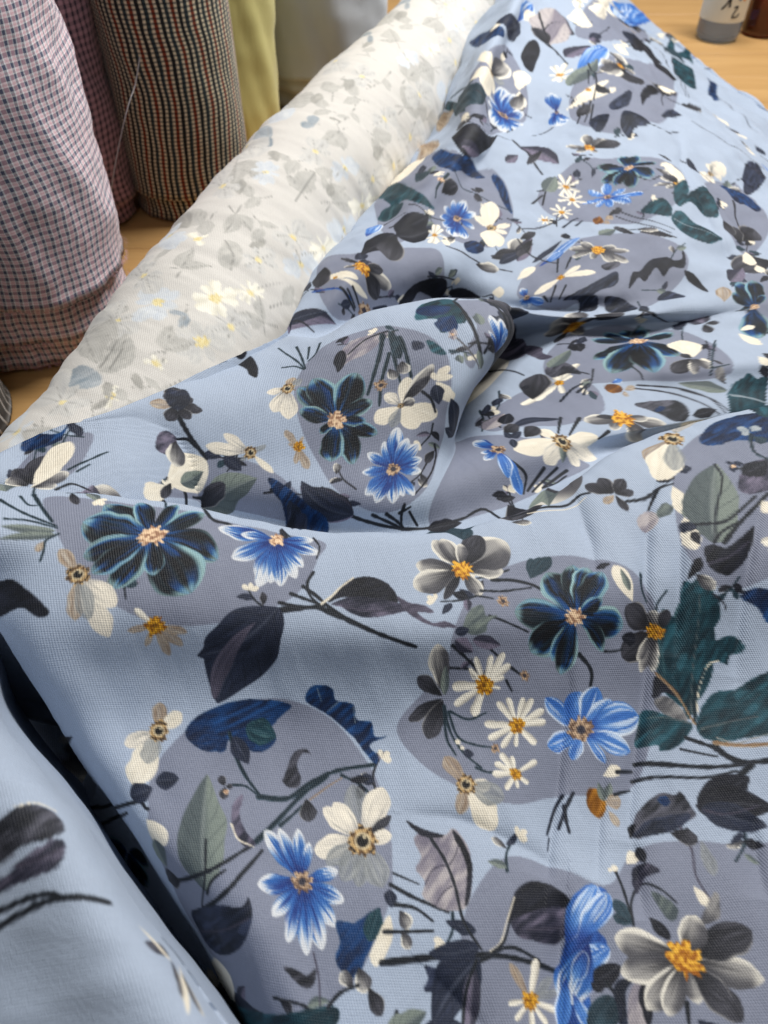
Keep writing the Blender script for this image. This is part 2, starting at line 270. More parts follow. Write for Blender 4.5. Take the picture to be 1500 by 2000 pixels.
# ---- the prints, in cloth coordinates (tenths of a millimetre) ----
PRINT = [
('D','disc',1,[-848,4633,-752,4895,-553,5041,-324,5094,-103,5032,25,4901,120,4700,202,4484,315,4267,348,4065,299,3835,127,3648,-90,3585,-356,3703,-548,3921,-716,4134,-841,4405]),
('D','disc',1,[-2000,2748,-1864,2489,-1746,2319,-1580,2135,-1358,2020,-1144,1987,-903,2026,-656,2118,-491,2259,-408,2476,-398,2607,-872,2655,-1419,2728,-1759,2764]),
('D','disc',1,[-1570,3275,-1540,3480,-1341,3754,-1114,3842,-842,3802,-629,3676,-472,3509,-411,3421,-954,3504,-1294,3496]),
('D','disc',1,[420,2030,508,2230,691,2437,1037,2555,1355,2521,1610,2379,1698,2112,1675,1686,1538,1383,1376,1172,979,1150,725,1105,457,1185,237,1318,107,1507,266,1707,387,1854]),
('D','disc',1,[-1197,1209,-1034,1439,-883,1553,-695,1611,-498,1620,-291,1544,-139,1415,-21,1256,50,1071,74,866,69,670,15,510,-46,381,-114,277,-226,189,-338,133,-502,102,-731,106,-936,205,-1122,355,-1156,662,-1203,965]),
('D','disc',1,[694,848,944,784,1160,708,1330,865,1584,909,1883,865,2177,819,2166,393,1831,-57,999,-140,365,-61,433,227,404,495,525,724]),
('D','disc',1,[2122,3250,2435,3492,2867,3552,3170,3470,3119,2981,2726,2457,2362,2287,2142,2235,1977,2337,1924,2597,1985,2930]),
('D','disc',1,[793,4500,1092,4390,1453,4224,1728,4112,1766,4000,1420,3847,1039,3704,687,3617,377,3524,379,3801]),
('D','disc',1,[-850,6177,-820,6767,-484,6667,-96,6853,263,6912,365,6689,475,6544,-56,6297,-625,5905]),
('D','disc',1,[-345,8236,-269,9203,27,9636,667,8615,1187,8687,1333,8191,1289,7688,1046,7273,589,7111,251,7352,-184,6928]),
('D','disc',1,[1747,5333,1867,5840,2069,5977,2524,5917,2950,5726,3147,5320,3139,5028,2826,4960,2392,4985,2032,4976,1796,5081]),
('D','disc',1,[1220,6634,1408,6992,1879,7256,2527,7299,2915,6932,2908,6632,2719,6383,2406,6203,1896,6362,1552,6393]),
('D','disc',1,[1632,8119,1926,8541,2264,8803,2836,8771,3316,8593,3226,8027,2841,7541,2260,7555,1799,7758]),
('D','disc',1,[2358,10337,2801,11375,3414,12046,4480,13026,4224,11521,3522,9962,2843,9362,2405,9600]),
('D','disc',1,[774,10194,1193,10885,1730,11666,1872,10980,1827,10203,1555,9703,1249,9395,827,9171]),
('D','disc',1,[3607,8432,4248,8966,4321,8407,4097,7598,3626,6935,3492,7220,3468,7746]),
('D','disc',1,[2999,13266,4852,17938,5646,18380,5198,15808,4052,13585,3083,12462]),
('D','disc',1,[-2304,3374,-2157,3498,-2028,3583,-1999,3441,-2022,3192,-2186,3068,-2360,3100]),
('D','disc',1,[1613,5050,2036,4990,2059,4620,1686,4426,1318,4421,1111,4438,1081,4710,1343,4891]),
('D','disc',1,[44,5417,330,5585,891,6005,279,5076,198,4831,125,4923,174,5181]),
('D','disc',1,[3367,6467,3820,6725,4001,6211,3765,5563,3558,5585,3457,6006]),
('D','disc',1,[4322,1689,3792,1389,2761,1191,2394,1221,2262,1400,2337,1634,2594,1815,3094,1905,4155,1948]),
('D','disc',1,[4858,6165,4735,5852,4223,5425,3973,5426,3925,5724,4030,6235,4308,6576,4678,6749,4901,6623]),
('D','disc',1,[1012,-229,954,-336,816,-392,661,-368,561,-278,566,-167,679,-89,842,-73,970,-130]),
('D','disc',1,[165,-166,113,-269,-14,-320,-166,-309,-309,-274,-297,-142,-186,-32,-26,-9,114,-68]),
('D','disc',1,[2904,131,2559,38,2160,22,1949,58,1873,152,1927,272,2100,363,2370,375,2757,280]),
('D','disc',1,[6281,9405,5682,8544,5148,8011,4837,7921,4818,8243,5149,8916,5772,9748,6389,10290,6602,10146]),
('P','an',129,-237,177,-365,24,0),
('P','an',122,-236,55,-350,24,0),
('P','an',117,-232,-24,-282,24,0),
('P','an',116,-227,-40,-188,24,0),
('P','an',119,-223,6,-131,24,0),
('P','an',127,-222,140,-106,24,0),
('P','an',134,-223,257,-131,24,0),
('P','an',136,-229,284,-220,24,0),
('P','an',134,-234,254,-311,24,0),
('C','pe',126,-229,41),
('S','stem',22,[3474,2004,3111,2021,2919,2117]),
('P','lil',3111,2021,3105,2221,26,6),
('S','stem',22,[3023,1969,2903,1833,2706,1692]),
('P','tl',2903,1833,2569,1718,26,6),
('S','stem',22,[61,-67,47,43,89,172]),
('P','gg',47,43,226,177,26,6),
('P','bl',4076,5593,4293,5791,24,0),
('P','bl',4078,5587,4338,5678,24,0),
('P','bl',4068,5573,4165,5447,24,0),
('P','bl',4059,5566,4009,5334,24,0),
('P','bl',4051,5564,3877,5300,24,0),
('P','bl',4048,5572,3827,5443,24,0),
('P','bl',4052,5585,3894,5659,24,0),
('P','bl',4060,5594,4037,5797,24,0),
('P','bl',4068,5595,4156,5827,24,0),
('C','bt',4062,5581,40),
('S','stem',20,[2690,2462,2619,2346,2500,2229]),
('P','dk',2619,2346,2387,2254,26,6),
('S','stem',22,[1151,-206,1029,-140,936,-32]),
('P','lil',1029,-140,1034,39,26,6),
('S','stem',19,[3027,3355,2950,3202,2817,3034]),
('P','tl',2950,3202,2710,3040,26,6),
('P','gr',4034,5756,4050,5521,24,0),
('P','gr',4025,5755,3907,5497,24,0),
('P','gr',4023,5763,3867,5631,24,0),
('P','gr',4023,5773,3867,5798,24,0),
('P','gr',4028,5789,3961,6074,24,0),
('P','gr',4036,5797,4094,6195,24,0),
('P','gr',4046,5797,4249,6207,24,0),
('P','gr',4045,5778,4245,5881,24,0),
('P','gr',4042,5767,4183,5705,24,0),
('C','or_',4033,5771,40),
('S','stem',22,[1678,-157,1723,-254,1739,-390]),
('P','bk',1723,-254,1631,-430,26,6),
('S','stem',22,[3627,4806,3595,4963,3603,5152]),
('P','dk',3595,4963,3735,5202,26,6),
('S','stem',25,[6198,9166,6059,9251,6052,9566]),
('P','lil',6059,9251,6441,10104,26,6),
('P','da',-439,-191,-622,-148,24,0),
('P','da',-426,-184,-405,-26,24,0),
('P','da',-418,-183,-272,-15,24,0),
('P','da',-410,-188,-149,-89,24,0),
('P','da',-411,-192,-160,-160,24,0),
('P','da',-422,-200,-338,-300,24,0),
('P','da',-451,-220,-825,-627,24,0),
('P','da',-457,-217,-928,-581,24,0),
('P','da',-462,-212,-1013,-502,24,0),
('C','ye',-427,-194,43),
('S','stem',22,[3568,3456,3746,3682,4694,4943]),
('P','gg',3746,3682,4983,5056,26,6),
('S','stem',23,[1935,95,2122,82,2454,6]),
('P','bk',2122,82,2359,-69,26,6),
('S','stem',22,[799,-209,670,-273,490,-316]),
('P','dk',670,-273,420,-241,26,6),
('P','an',2907,1696,2994,1846,24,0),
('P','an',2926,1695,3301,1827,24,0),
('P','an',2932,1691,3413,1759,24,0),
('P','an',2924,1684,3279,1651,24,0),
('P','an',2901,1677,2897,1525,24,0),
('P','an',2890,1679,2713,1557,24,0),
('P','an',2884,1682,2612,1615,24,0),
('P','an',2888,1688,2665,1709,24,0),
('P','an',2893,1693,2764,1796,24,0),
('C','pe',2902,1687,42),
('S','stem',23,[5226,8724,5351,8630,5355,8336]),
('P','tl',5351,8630,5081,7975,26,6),
('S','stem',22,[-283,-61,-121,-17,70,-27]),
('P','gg',-121,-17,93,-113,26,6),
('S','stem',22,[2366,393,2182,443,2063,538]),
('P','bk',2182,443,2160,618,26,6),
('P','bl',2210,464,2485,522,24,0),
('P','bl',2210,458,2493,419,24,0),
('P','bl',2196,454,2263,349,24,0),
('P','bl',2188,453,2121,335,24,0),
('P','bl',2181,456,2010,383,24,0),
('P','bl',2181,460,2000,453,24,0),
('P','bl',2183,466,2045,547,24,0),
('P','bl',2191,467,2176,571,24,0),
('P','bl',2201,468,2341,591,24,0),
('C','bt',2192,461,42),
('S','stem',22,[1512,-161,1624,-213,1728,-311]),
('P','lil',1624,-213,1661,-390,26,6),
('S','stem',23,[5223,8296,5020,8269,4888,8402]),
('P','tl',5020,8269,5141,8810,26,6),
('S','stem',23,[5589,8525,5447,8130,5187,7616]),
('P','gg',5447,8130,4948,7424,26,6),
('P','gr',463,-6,533,118,24,0),
('P','gr',470,-10,649,51,24,0),
('P','gr',470,-15,637,-32,24,0),
('P','gr',467,-20,597,-106,24,0),
('P','gr',459,-22,457,-138,24,0),
('P','gr',452,-20,343,-115,24,0),
('P','gr',447,-16,257,-50,24,0),
('P','gr',449,-11,287,39,24,0),
('P','gr',455,-7,386,107,24,0),
('C','or_',459,-14,42),
('S','stem',22,[2604,1208,2404,1201,2219,1246]),
('P','dk',2404,1201,2253,1347,26,6),
('S','stem',22,[1789,10,1962,41,2230,26]),
('P','lil',1962,41,2238,-55,26,6),
('S','stem',22,[-23,-130,-98,-210,-281,-354]),
('P','tl',-98,-210,-687,-570,26,6),
('P','da',2545,2508,2382,2517,24,0),
('P','da',2551,2514,2481,2604,24,0),
('P','da',2558,2517,2588,2656,24,0),
('P','da',2564,2516,2697,2651,24,0),
('P','da',2569,2512,2785,2577,24,0),
('P','da',2564,2505,2694,2458,24,0),
('P','da',2558,2502,2602,2409,24,0),
('P','da',2551,2499,2475,2360,24,0),
('P','da',2547,2503,2408,2432,24,0),
('C','ye',2556,2508,36),
('S','stem',21,[3019,2659,3394,2761,4081,2957]),
('P','bk',3394,2761,3966,2800,26,6),
('S','stem',22,[1738,46,1583,31,1408,50]),
('P','dk',1583,31,1421,139,26,6),
('S','stem',22,[3451,1980,2992,1863,2687,1827]),
('P','lil',2992,1863,2656,1918,26,6),
('P','an',6156,9400,5935,9425,24,0),
('P','an',6186,9437,6428,10040,24,0),
('P','an',6205,9450,6744,10263,24,0),
('P','an',6205,9438,6749,10069,24,0),
('P','an',6193,9410,6546,9596,24,0),
('P','an',6168,9379,6136,9080,24,0),
('P','an',6150,9360,5827,8769,24,0),
('P','an',6138,9356,5630,8697,24,0),
('P','an',6142,9375,5705,9006,24,0),
('C','pe',6170,9398,47),
('S','stem',22,[492,-382,543,-273,658,-167]),
('P','gg',543,-273,773,-199,26,6),
('S','stem',21,[3776,5149,3620,5091,3434,5088]),
('P','bk',3620,5091,3440,5242,26,6),
('S','stem',20,[3395,3108,3146,2926,2871,2776]),
('P','dk',3146,2926,2798,2833,26,6),
('P','bl',1630,-263,1488,-345,24,0),
('P','bl',1628,-258,1451,-258,24,0),
('P','bl',1632,-253,1522,-177,24,0),
('P','bl',1640,-251,1642,-141,24,0),
('P','bl',1646,-252,1749,-164,24,0),
('P','bl',1651,-255,1826,-214,24,0),
('P','bl',1648,-260,1790,-301,24,0),
('P','bl',1643,-264,1699,-357,24,0),
('P','bl',1637,-265,1594,-385,24,0),
('C','bt',1639,-258,41),
('S','stem',21,[3154,3002,3409,3027,3760,3054]),
('P','tl',3409,3027,3503,2867,26,6),
('S','stem',22,[2280,1022,2455,1097,2750,1162]),
('P','gg',2455,1097,2880,1088,26,6),
('S','stem',22,[1717,-299,1730,-188,1815,-72]),
('P','bk',1730,-188,1936,-78,26,6),
('P','gr',2474,918,2564,1039,24,0),
('P','gr',2487,916,2787,1016,24,0),
('P','gr',2489,911,2826,931,24,0),
('P','gr',2480,905,2678,828,24,0),
('P','gr',2467,901,2453,765,24,0),
('P','gr',2457,902,2282,779,24,0),
('P','gr',2453,906,2217,851,24,0),
('P','gr',2458,913,2305,957,24,0),
('P','gr',2463,916,2393,1018,24,0),
('C','or_',2468,910,42),
('S','stem',21,[3093,2718,3412,2754,3864,2796]),
('P','lil',3412,2754,3524,2592,26,6),
('S','stem',22,[280,78,167,-6,5,-77]),
('P','tl',167,-6,-89,-16,26,6),
('S','stem',23,[5653,8124,5302,7837,4981,7669]),
('P','gg',5302,7837,5090,7964,26,6),
('P','da',3508,3511,3902,3685,24,0),
('P','da',3490,3496,3606,3432,24,0),
('P','da',3474,3487,3345,3295,24,0),
('P','da',3467,3488,3225,3315,24,0),
('P','da',3467,3494,3225,3412,24,0),
('P','da',3472,3502,3316,3538,24,0),
('P','da',3485,3509,3519,3654,24,0),
('P','da',3500,3519,3771,3828,24,0),
('P','da',3557,3579,4730,4821,24,0),
('C','ye',3482,3500,37),
('S','stem',22,[115,-62,174,42,302,148]),
('P','dk',174,42,424,113,26,6),
('S','gd',12,[-609,4907,-515,4905,-426,4869]),
('P','gr',-547,4907,-483,4953,29,-2),
('P','dk',-499,4904,-475,4822,31,-9),
('P','lil',-570,4907,-546,5006,28,9),
('P','cr',-436,4867,-395,4869,30,0),
('P','cr',-436,4867,-413,4829,30,0),
('P','cr',-436,4867,-454,4823,30,0),
('S','stem',15,[-470,3725,-366,3670,-293,3592]),
('P','lil',-366,3670,-266,3674,27,-7),
('P','dk',-332,3652,-313,3575,22,9),
('P','dk',-285,3628,-184,3630,18,0),
('P','dk',-375,3675,-361,3597,33,-6),
('S','ts',12,[-247,5052,-325,5016,-414,5022]),
('P','gr',-264,5044,-309,4975,29,2),
('P','ts',-262,5045,-315,5095,26,0),
('P','lil',-314,5021,-360,4953,26,6),
('P','cr',-384,5023,-424,5007,30,0),
('P','cr',-384,5023,-416,5066,30,0),
('P','cr',-384,5023,-378,5083,30,0),
('S','gd',14,[-238,3730,-332,3796,-399,3889]),
('P','gr',-336,3799,-430,3774,20,-8),
('P','gr',-394,3839,-419,3925,33,-8),
('P','bk',-339,3801,-421,3757,18,-9),
('S','stem',14,[172,4354,195,4263,160,4162]),
('P','bk',188,4290,288,4252,21,9),
('P','lil',193,4270,97,4228,20,-8),
('P','gg',208,4201,340,4201,16,2),
('P','cr',156,4170,161,4122,30,0),
('P','cr',156,4170,104,4137,30,0),
('P','cr',156,4170,95,4182,30,0),
('S','gd',15,[261,4047,219,3928,126,3823]),
('P','gd',224,3942,288,3862,30,-4),
('P','dk',190,3854,95,3791,23,2),
('P','gr',206,3895,295,3834,26,-8),
('P','gg',226,3947,106,3917,20,-7),
('S','stem',13,[-1526,2269,-1463,2195,-1432,2109]),
('P','lil',-1459,2190,-1376,2200,19,-3),
('P','gg',-1514,2255,-1540,2187,17,-3),
('P','ts',-1472,2206,-1389,2183,31,1),
('S','ts',13,[-432,2511,-537,2559,-622,2647]),
('P','lil',-563,2570,-645,2517,18,4),
('P','bk',-611,2592,-656,2697,20,8),
('S','stem',13,[-654,2104,-748,2155,-814,2235]),
('P','dk',-765,2165,-860,2164,20,-8),
('P','gd',-708,2133,-716,2212,27,-8),
('P','cr',-791,2213,-836,2240,30,0),
('P','cr',-791,2213,-787,2260,30,0),
('P','cr',-791,2213,-741,2237,30,0),
('S','ts',12,[-1911,2830,-1813,2834,-1698,2759]),
('P','gr',-1740,2841,-1819,3187,31,-8),
('P','gd',-1886,2830,-1815,2701,18,-4),
('P','lil',-1824,2833,-1882,3148,29,-4),
('P','gg',-1806,2834,-1717,2736,22,8),
('P','cr',-1726,2767,-1679,2768,30,0),
('P','cr',-1726,2767,-1688,2710,30,0),
('P','cr',-1726,2767,-1730,2705,30,0),
('S','gd',14,[-844,3643,-725,3666,-596,3657]),
('P','bk',-807,3650,-772,3721,23,-3),
('P','dk',-723,3667,-634,3632,20,-6),
('P','dk',-704,3670,-691,3749,29,5),
('P','gd',-771,3657,-687,3617,25,-3),
('S','gd',14,[-1004,3884,-1112,3838,-1235,3816]),
('P','ts',-1161,3816,-1212,3748,27,-7),
('P','ts',-1144,3824,-1225,3858,19,-6),
('S','ts',13,[-1351,2725,-1508,3338,-1538,3441]),
('P','dk',-1493,3325,-1579,3302,17,-6),
('P','ts',-1546,3373,-1523,3482,18,2),
('P','bk',-1472,3308,-1554,3249,27,2),
('P','cr',-1528,3415,-1555,3450,30,0),
('P','cr',-1528,3415,-1504,3480,30,0),
('P','cr',-1528,3415,-1475,3452,30,0),
('S','stem',14,[-1122,3920,-1109,3832,-1139,3740]),
('P','bk',-1109,3830,-1017,3806,18,-1),
('P','gd',-1116,3882,-1164,3812,29,-5),
('S','stem',15,[-1325,3496,-1203,3556,-1079,3551]),
('P','bk',-1218,3550,-1187,3619,26,2),
('P','ts',-1265,3532,-1207,3500,25,6),
('P','cr',-1139,3554,-1082,3563,30,0),
('P','cr',-1139,3554,-1103,3525,30,0),
('P','cr',-1139,3554,-1156,3515,30,0),
('S','stem',15,[396,1838,528,1831,654,1791]),
('P','gg',473,1834,544,1893,18,2),
('P','gd',610,1826,694,1777,28,-3),
('P','lil',472,1835,546,1890,18,1),
('P','gr',520,1832,592,1774,30,4),
('P','cr',610,1801,673,1797,30,0),
('P','cr',610,1801,640,1762,30,0),
('P','cr',610,1801,580,1762,30,0),
('S','stem',14,[613,2295,493,2252,358,2242]),
('P','dk',425,2228,362,2158,24,-3),
('P','dk',563,2277,477,2324,24,6),
('P','lil',519,2261,519,2177,31,0),
('P','bk',526,2264,431,2296,30,-6),
('P','cr',325,2246,268,2223,30,0),
('P','cr',325,2246,274,2271,30,0),
('P','cr',325,2246,327,2296,30,0),
('S','stem',14,[811,2469,694,2417,561,2398]),
('P','gr',634,2390,592,2307,27,-2),
('P','gr',616,2382,516,2396,19,-3),
('P','lil',603,2376,593,2289,27,8),
('P','dk',779,2454,710,2518,18,4),
('P','cr',581,2406,526,2380,30,0),
('P','cr',581,2406,529,2429,30,0),
('P','cr',581,2406,580,2458,30,0),
('S','gd',15,[-11,1163,-22,1255,17,1351]),
('P','gr',-15,1197,-95,1249,31,4),
('P','lil',-31,1333,73,1366,16,6),
('P','dk',-17,1215,-121,1237,28,3),
('P','cr',19,1339,13,1386,30,0),
('P','cr',19,1339,71,1369,30,0),
('P','cr',19,1339,80,1325,30,0),
('S','ts',15,[-200,1241,-90,1190,-12,1111]),
('P','bk',-154,1220,-43,1226,18,-5),
('P','bk',-99,1194,-98,1115,32,8),
('P','cr',-6,1094,45,1069,30,0),
('P','cr',-6,1094,-11,1049,30,0),
('P','cr',-6,1094,-62,1071,30,0),
('S','stem',16,[-558,92,-757,69,-1112,-50]),
('P','dk',-851,37,-1243,-235,30,1),
('P','lil',-762,67,-683,181,23,3),
('P','dk',-624,88,-1038,-206,18,-8),
('P','cr',-1129,-35,-1282,-79,30,0),
('P','cr',-1129,-35,-935,151,30,0),
('P','cr',-1129,-35,-803,185,30,0),
('S','stem',15,[-484,185,-348,176,-238,135]),
('P','gg',-319,173,-218,202,20,8),
('P','gd',-454,185,-388,135,27,8),
('S','ts',15,[369,578,362,494,309,413]),
('P','gr',358,435,456,413,30,6),
('P','dk',359,448,279,399,23,5),
('P','cr',326,445,323,405,30,0),
('P','cr',326,445,272,423,30,0),
('P','cr',326,445,270,462,30,0),
('S','ts',15,[1935,964,1900,874,1821,790]),
('P','bk',1905,887,1991,853,28,2),
('P','gr',1906,890,1801,864,17,5),
('P','gg',1882,828,1944,776,20,-3),
('P','dk',1919,921,1826,871,16,-7),
('S','ts',15,[660,773,671,864,731,955]),
('P','gg',662,791,566,818,22,-5),
('P','dk',676,905,742,972,17,-9),
('P','gr',674,888,602,943,22,-1),
('P','cr',734,948,739,994,30,0),
('P','cr',734,948,791,973,30,0),
('P','cr',734,948,789,929,30,0),
('S','stem',13,[3062,3400,2966,3291,2845,3202]),
('P','gr',2914,3231,2945,3166,21,0),
('P','ts',3031,3365,2925,3303,25,-3),
('S','stem',14,[2661,2375,2712,2463,2831,2558]),
('P','lil',2690,2427,2614,2466,18,0),
('P','lil',2718,2471,2856,2499,29,-1),
('P','ts',2736,2501,2726,2573,32,-6),
('P','gg',2679,2408,2785,2471,33,1),
('P','cr',2829,2551,2867,2602,30,0),
('P','cr',2829,2551,2923,2584,30,0),
('P','cr',2829,2551,2890,2535,30,0),
('S','ts',14,[2210,2308,2142,2236,2040,2182]),
('P','ts',2145,2239,2199,2179,25,3),
('P','ts',2114,2205,2023,2175,21,8),
('P','bk',2169,2265,2236,2212,31,0),
('P','gd',2157,2252,2062,2228,20,-4),
('P','cr',2045,2190,2013,2154,30,0),
('P','cr',2045,2190,1986,2190,30,0),
('P','cr',2045,2190,2013,2226,30,0),
('S','stem',14,[2906,2515,2729,2455,2580,2441]),
('P','bk',2780,2472,2692,2401,32,3),
('P','dk',2741,2460,2676,2507,27,-2),
('P','gd',2817,2484,2723,2411,33,3),
('S','gd',14,[2941,2483,2752,2446,2612,2457]),
('P','ts',2643,2430,2592,2359,18,0),
('P','ts',2820,2458,2795,2525,30,7),
('P','lil',2642,2430,2542,2384,21,3),
('P','ts',2810,2456,2731,2497,16,4),
('P','cr',2641,2458,2576,2451,30,0),
('P','cr',2641,2458,2613,2491,30,0),
('P','cr',2641,2458,2678,2502,30,0),
('S','stem',15,[998,2937,1047,3759,1015,3865]),
('P','bk',1018,3795,887,3792,23,-4),
('P','lil',1015,3797,1083,3878,17,7),
('P','cr',1037,3822,994,3860,30,0),
('P','cr',1037,3822,1070,3870,30,0),
('P','cr',1037,3822,1114,3835,30,0),
('S','stem',15,[1335,4226,1475,4242,1608,4221]),
('P','lil',1459,4240,1535,4351,17,7),
('P','dk',1509,4247,1551,4167,24,-4),
('P','cr',1611,4215,1680,4230,30,0),
('P','cr',1611,4215,1647,4181,30,0),
('P','cr',1611,4215,1580,4161,30,0),
('S','gd',15,[933,3765,1032,3670,984,2850]),
('P','bk',961,3748,1088,3770,23,3),
('P','gd',1007,3708,911,2883,28,9),
('S','stem',16,[1560,3930,1418,3849,1266,3818]),
('P','gr',1373,3822,1174,3004,31,0),
('P','dk',1426,3853,1337,3904,24,-1),
('P','gg',1335,3799,1191,2982,17,-2),
('P','gg',1452,3868,1360,3914,19,-2),
('P','cr',1327,3836,1259,3796,30,0),
('P','cr',1327,3836,1268,3858,30,0),
('P','cr',1327,3836,1330,3895,30,0),
('S','gd',14,[197,6633,335,6679,491,6700]),
('P','dk',436,6710,497,6781,28,6),
('P','gd',238,6647,307,6610,32,9),
('P','gg',408,6702,482,6770,28,6),
('P','ts',235,6646,340,6641,16,0),
('P','cr',487,6695,559,6716,30,0),
('P','cr',487,6695,541,6679,30,0),
('P','cr',487,6695,475,6657,30,0),
('S','stem',14,[312,6594,270,6656,297,6740]),
('P','dk',301,6607,210,6629,22,4),
('P','gg',261,6677,327,6747,29,0),
('P','dk',270,6656,188,6678,25,8),
('S','stem',13,[64,5439,490,6546,407,6601]),
('P','dk',510,6541,400,6492,26,-2),
('P','dk',64,5530,584,6592,24,-2),
('P','cr',452,6575,393,6591,30,0),
('P','cr',452,6575,459,6614,30,0),
('P','cr',452,6575,519,6600,30,0),
('S','ts',13,[-654,6024,-530,6030,-437,6003]),
('P','lil',-627,6024,-540,6102,20,-3),
('P','gd',-459,6036,-486,5959,23,-4),
('P','dk',-628,6024,-529,6099,31,-4),
('P','gd',-600,6025,-581,5965,31,-4),
('S','gd',13,[-312,6510,-417,6486,-490,6618]),
('P','lil',-377,6492,-464,6429,20,-4),
('P','dk',-455,6495,-482,6672,32,0),
('P','dk',-411,6486,-490,6418,30,-7),
('S','gd',14,[-257,6278,-125,6346,27,6386]),
('P','lil',-163,6327,-117,6401,33,1),
('P','dk',-86,6365,20,6358,23,0),
('P','cr',-29,6369,36,6398,30,0),
('P','cr',-29,6369,28,6360,30,0),
('P','cr',-29,6369,-31,6330,30,0),
('S','stem',13,[-1031,6174,-934,6228,-799,6168]),
('P','gg',-1008,6248,-1028,6353,25,-6),
('P','lil',-891,6226,-785,6129,21,0),
('P','dk',-958,6238,-940,6400,25,4),
('S','stem',14,[706,7603,627,7406,480,7171]),
('P','dk',656,7479,719,7374,18,8),
('P','dk',614,7375,487,7217,18,9),
('P','gg',595,7329,646,7206,26,-2),
('P','gr',541,7202,409,7076,33,-4),
('P','cr',444,7131,394,7018,30,0),
('P','cr',444,7131,370,7079,30,0),
('P','cr',444,7131,418,7205,30,0),
('S','ts',14,[1016,7630,949,7421,825,7215]),
('P','dk',908,7305,992,7251,24,-4),
('P','bk',895,7268,786,7127,17,1),
('S','gd',14,[379,7357,305,7442,248,7520]),
('P','dk',348,7406,225,7304,27,5),
('P','gg',221,7462,280,7584,32,-2),
('P','gg',339,7417,213,7364,27,-9),
('P','bk',235,7460,242,7558,18,8),
('P','cr',247,7539,195,7548,30,0),
('P','cr',247,7539,271,7605,30,0),
('P','cr',247,7539,330,7607,30,0),
('S','gd',14,[1243,7752,1340,7653,1404,7519]),
('P','lil',1295,7698,1401,7689,26,-1),
('P','gr',1360,7633,1314,7501,18,4),
('P','dk',1272,7721,1380,7742,21,1),
('S','stem',14,[1181,7748,1075,7826,992,7936]),
('P','gg',1032,7850,919,7778,16,-1),
('P','gr',1003,7863,958,7967,19,-2),
('P','dk',1135,7785,1026,7714,30,7),
('P','lil',1153,7771,1178,7919,23,-1),
('P','cr',1017,7917,961,7941,30,0),
('P','cr',1017,7917,1020,7994,30,0),
('P','cr',1017,7917,1075,7975,30,0),
('S','ts',14,[924,7446,999,7328,1042,7204]),
('P','gr',1001,7325,1117,7331,30,-1),
('P','ts',957,7384,894,7219,30,7),
('S','stem',14,[117,8543,258,8356,391,8171]),
('P','gg',328,8284,362,8485,25,3),
('P','ts',146,8500,235,8172,25,8),
('P','dk',211,8413,218,8714,19,0),
('P','bk',323,8289,412,8152,25,-3),
('P','cr',383,8165,443,8186,30,0),
('P','cr',383,8165,424,8119,30,0),
('P','cr',383,8165,366,8084,30,0),
('S','stem',14,[3069,5530,3042,5314,2979,5122]),
('P','lil',3058,5438,3102,5319,28,-9),
('P','bk',3060,5460,2959,5355,31,-4),
('P','gd',3025,5173,3089,5106,20,1),
('P','cr',2991,5173,2985,5097,30,0),
('P','cr',2991,5173,2940,5117,30,0),
('P','cr',2991,5173,2944,5195,30,0),
('S','ts',14,[2881,5479,2906,5692,2953,5881]),
('P','dk',2912,5776,2851,5889,29,0),
('P','dk',2913,5820,2954,5942,33,6),
('S','stem',15,[2413,5667,2512,5793,2632,5850]),
('P','gr',2468,5738,2491,5888,23,5),
('P','bk',2568,5858,2663,5877,31,5),
('P','ts',2546,5833,2551,5936,20,-7),
('S','stem',15,[1867,5798,1987,5744,2097,5612]),
('P','bk',1975,5749,2054,5812,25,2),
('P','bk',1977,5748,2018,5571,18,0),
('P','dk',2054,5710,2092,5853,32,4),
('P','bk',2019,5728,2057,5548,29,6),
('S','ts',14,[2382,6308,2436,6157,2523,6014]),
('P','dk',2410,6232,2506,6124,33,-6),
('P','gr',2447,6134,2468,6047,29,3),
('P','dk',2473,6099,2583,6088,20,0),
('P','gd',2454,6122,2459,6046,24,-8),
('P','cr',2506,6031,2579,5950,30,0),
('P','cr',2506,6031,2513,5966,30,0),
('P','cr',2506,6031,2434,6052,30,0),
('S','gd',14,[1972,7182,1870,7281,1796,7425]),
('P','ts',1872,7279,1790,7214,20,5),
('P','gd',1834,7318,1799,7448,28,6),
('P','dk',1918,7234,1817,7226,25,0),
('P','bk',1835,7317,1828,7451,30,7),
('S','ts',14,[2437,6441,2570,6429,2698,6380]),
('P','lil',2658,6423,2704,6513,23,6),
('P','gg',2589,6428,2678,6374,33,0),
('P','dk',2643,6424,2689,6514,17,0),
('S','ts',14,[2772,6776,2848,6900,2965,7009]),
('P','gr',2823,6858,2807,6971,23,0),
('P','gg',2859,6918,2966,6960,30,-1),
('S','gd',14,[1961,7236,1938,7095,1873,6975]),
('P','bk',1941,7114,2014,7025,31,2),
('P','ts',1928,7029,1856,6952,27,1),
('P','dk',1938,7095,1985,6984,16,4),
('P','gg',1941,7110,1868,7033,32,-1),
('S','stem',14,[3036,7891,3150,8015,3305,8137]),
('P','dk',3181,8051,3159,8171,26,-5),
('P','dk',3107,7967,3220,8025,23,-7),
('S','stem',14,[1756,7592,1781,7749,1851,7894]),
('P','bk',1764,7638,1707,7756,29,8),
('P','gg',1799,7867,1904,7876,33,1),
('S','stem',14,[1970,8343,2084,8434,2220,8477]),
('P','dk',2151,8489,2161,8634,31,9),
('P','dk',2001,8367,2105,8365,18,8),
('P','lil',2058,8413,2079,8556,32,1),
('S','ts',14,[2224,8795,2307,8677,2350,8519]),
('P','bk',2245,8765,2349,8819,21,-5),
('P','dk',2352,8611,2305,8476,18,2),
('P','dk',2362,8597,2465,8643,17,4),
('S','stem',14,[2669,7552,2731,7704,2831,7835]),
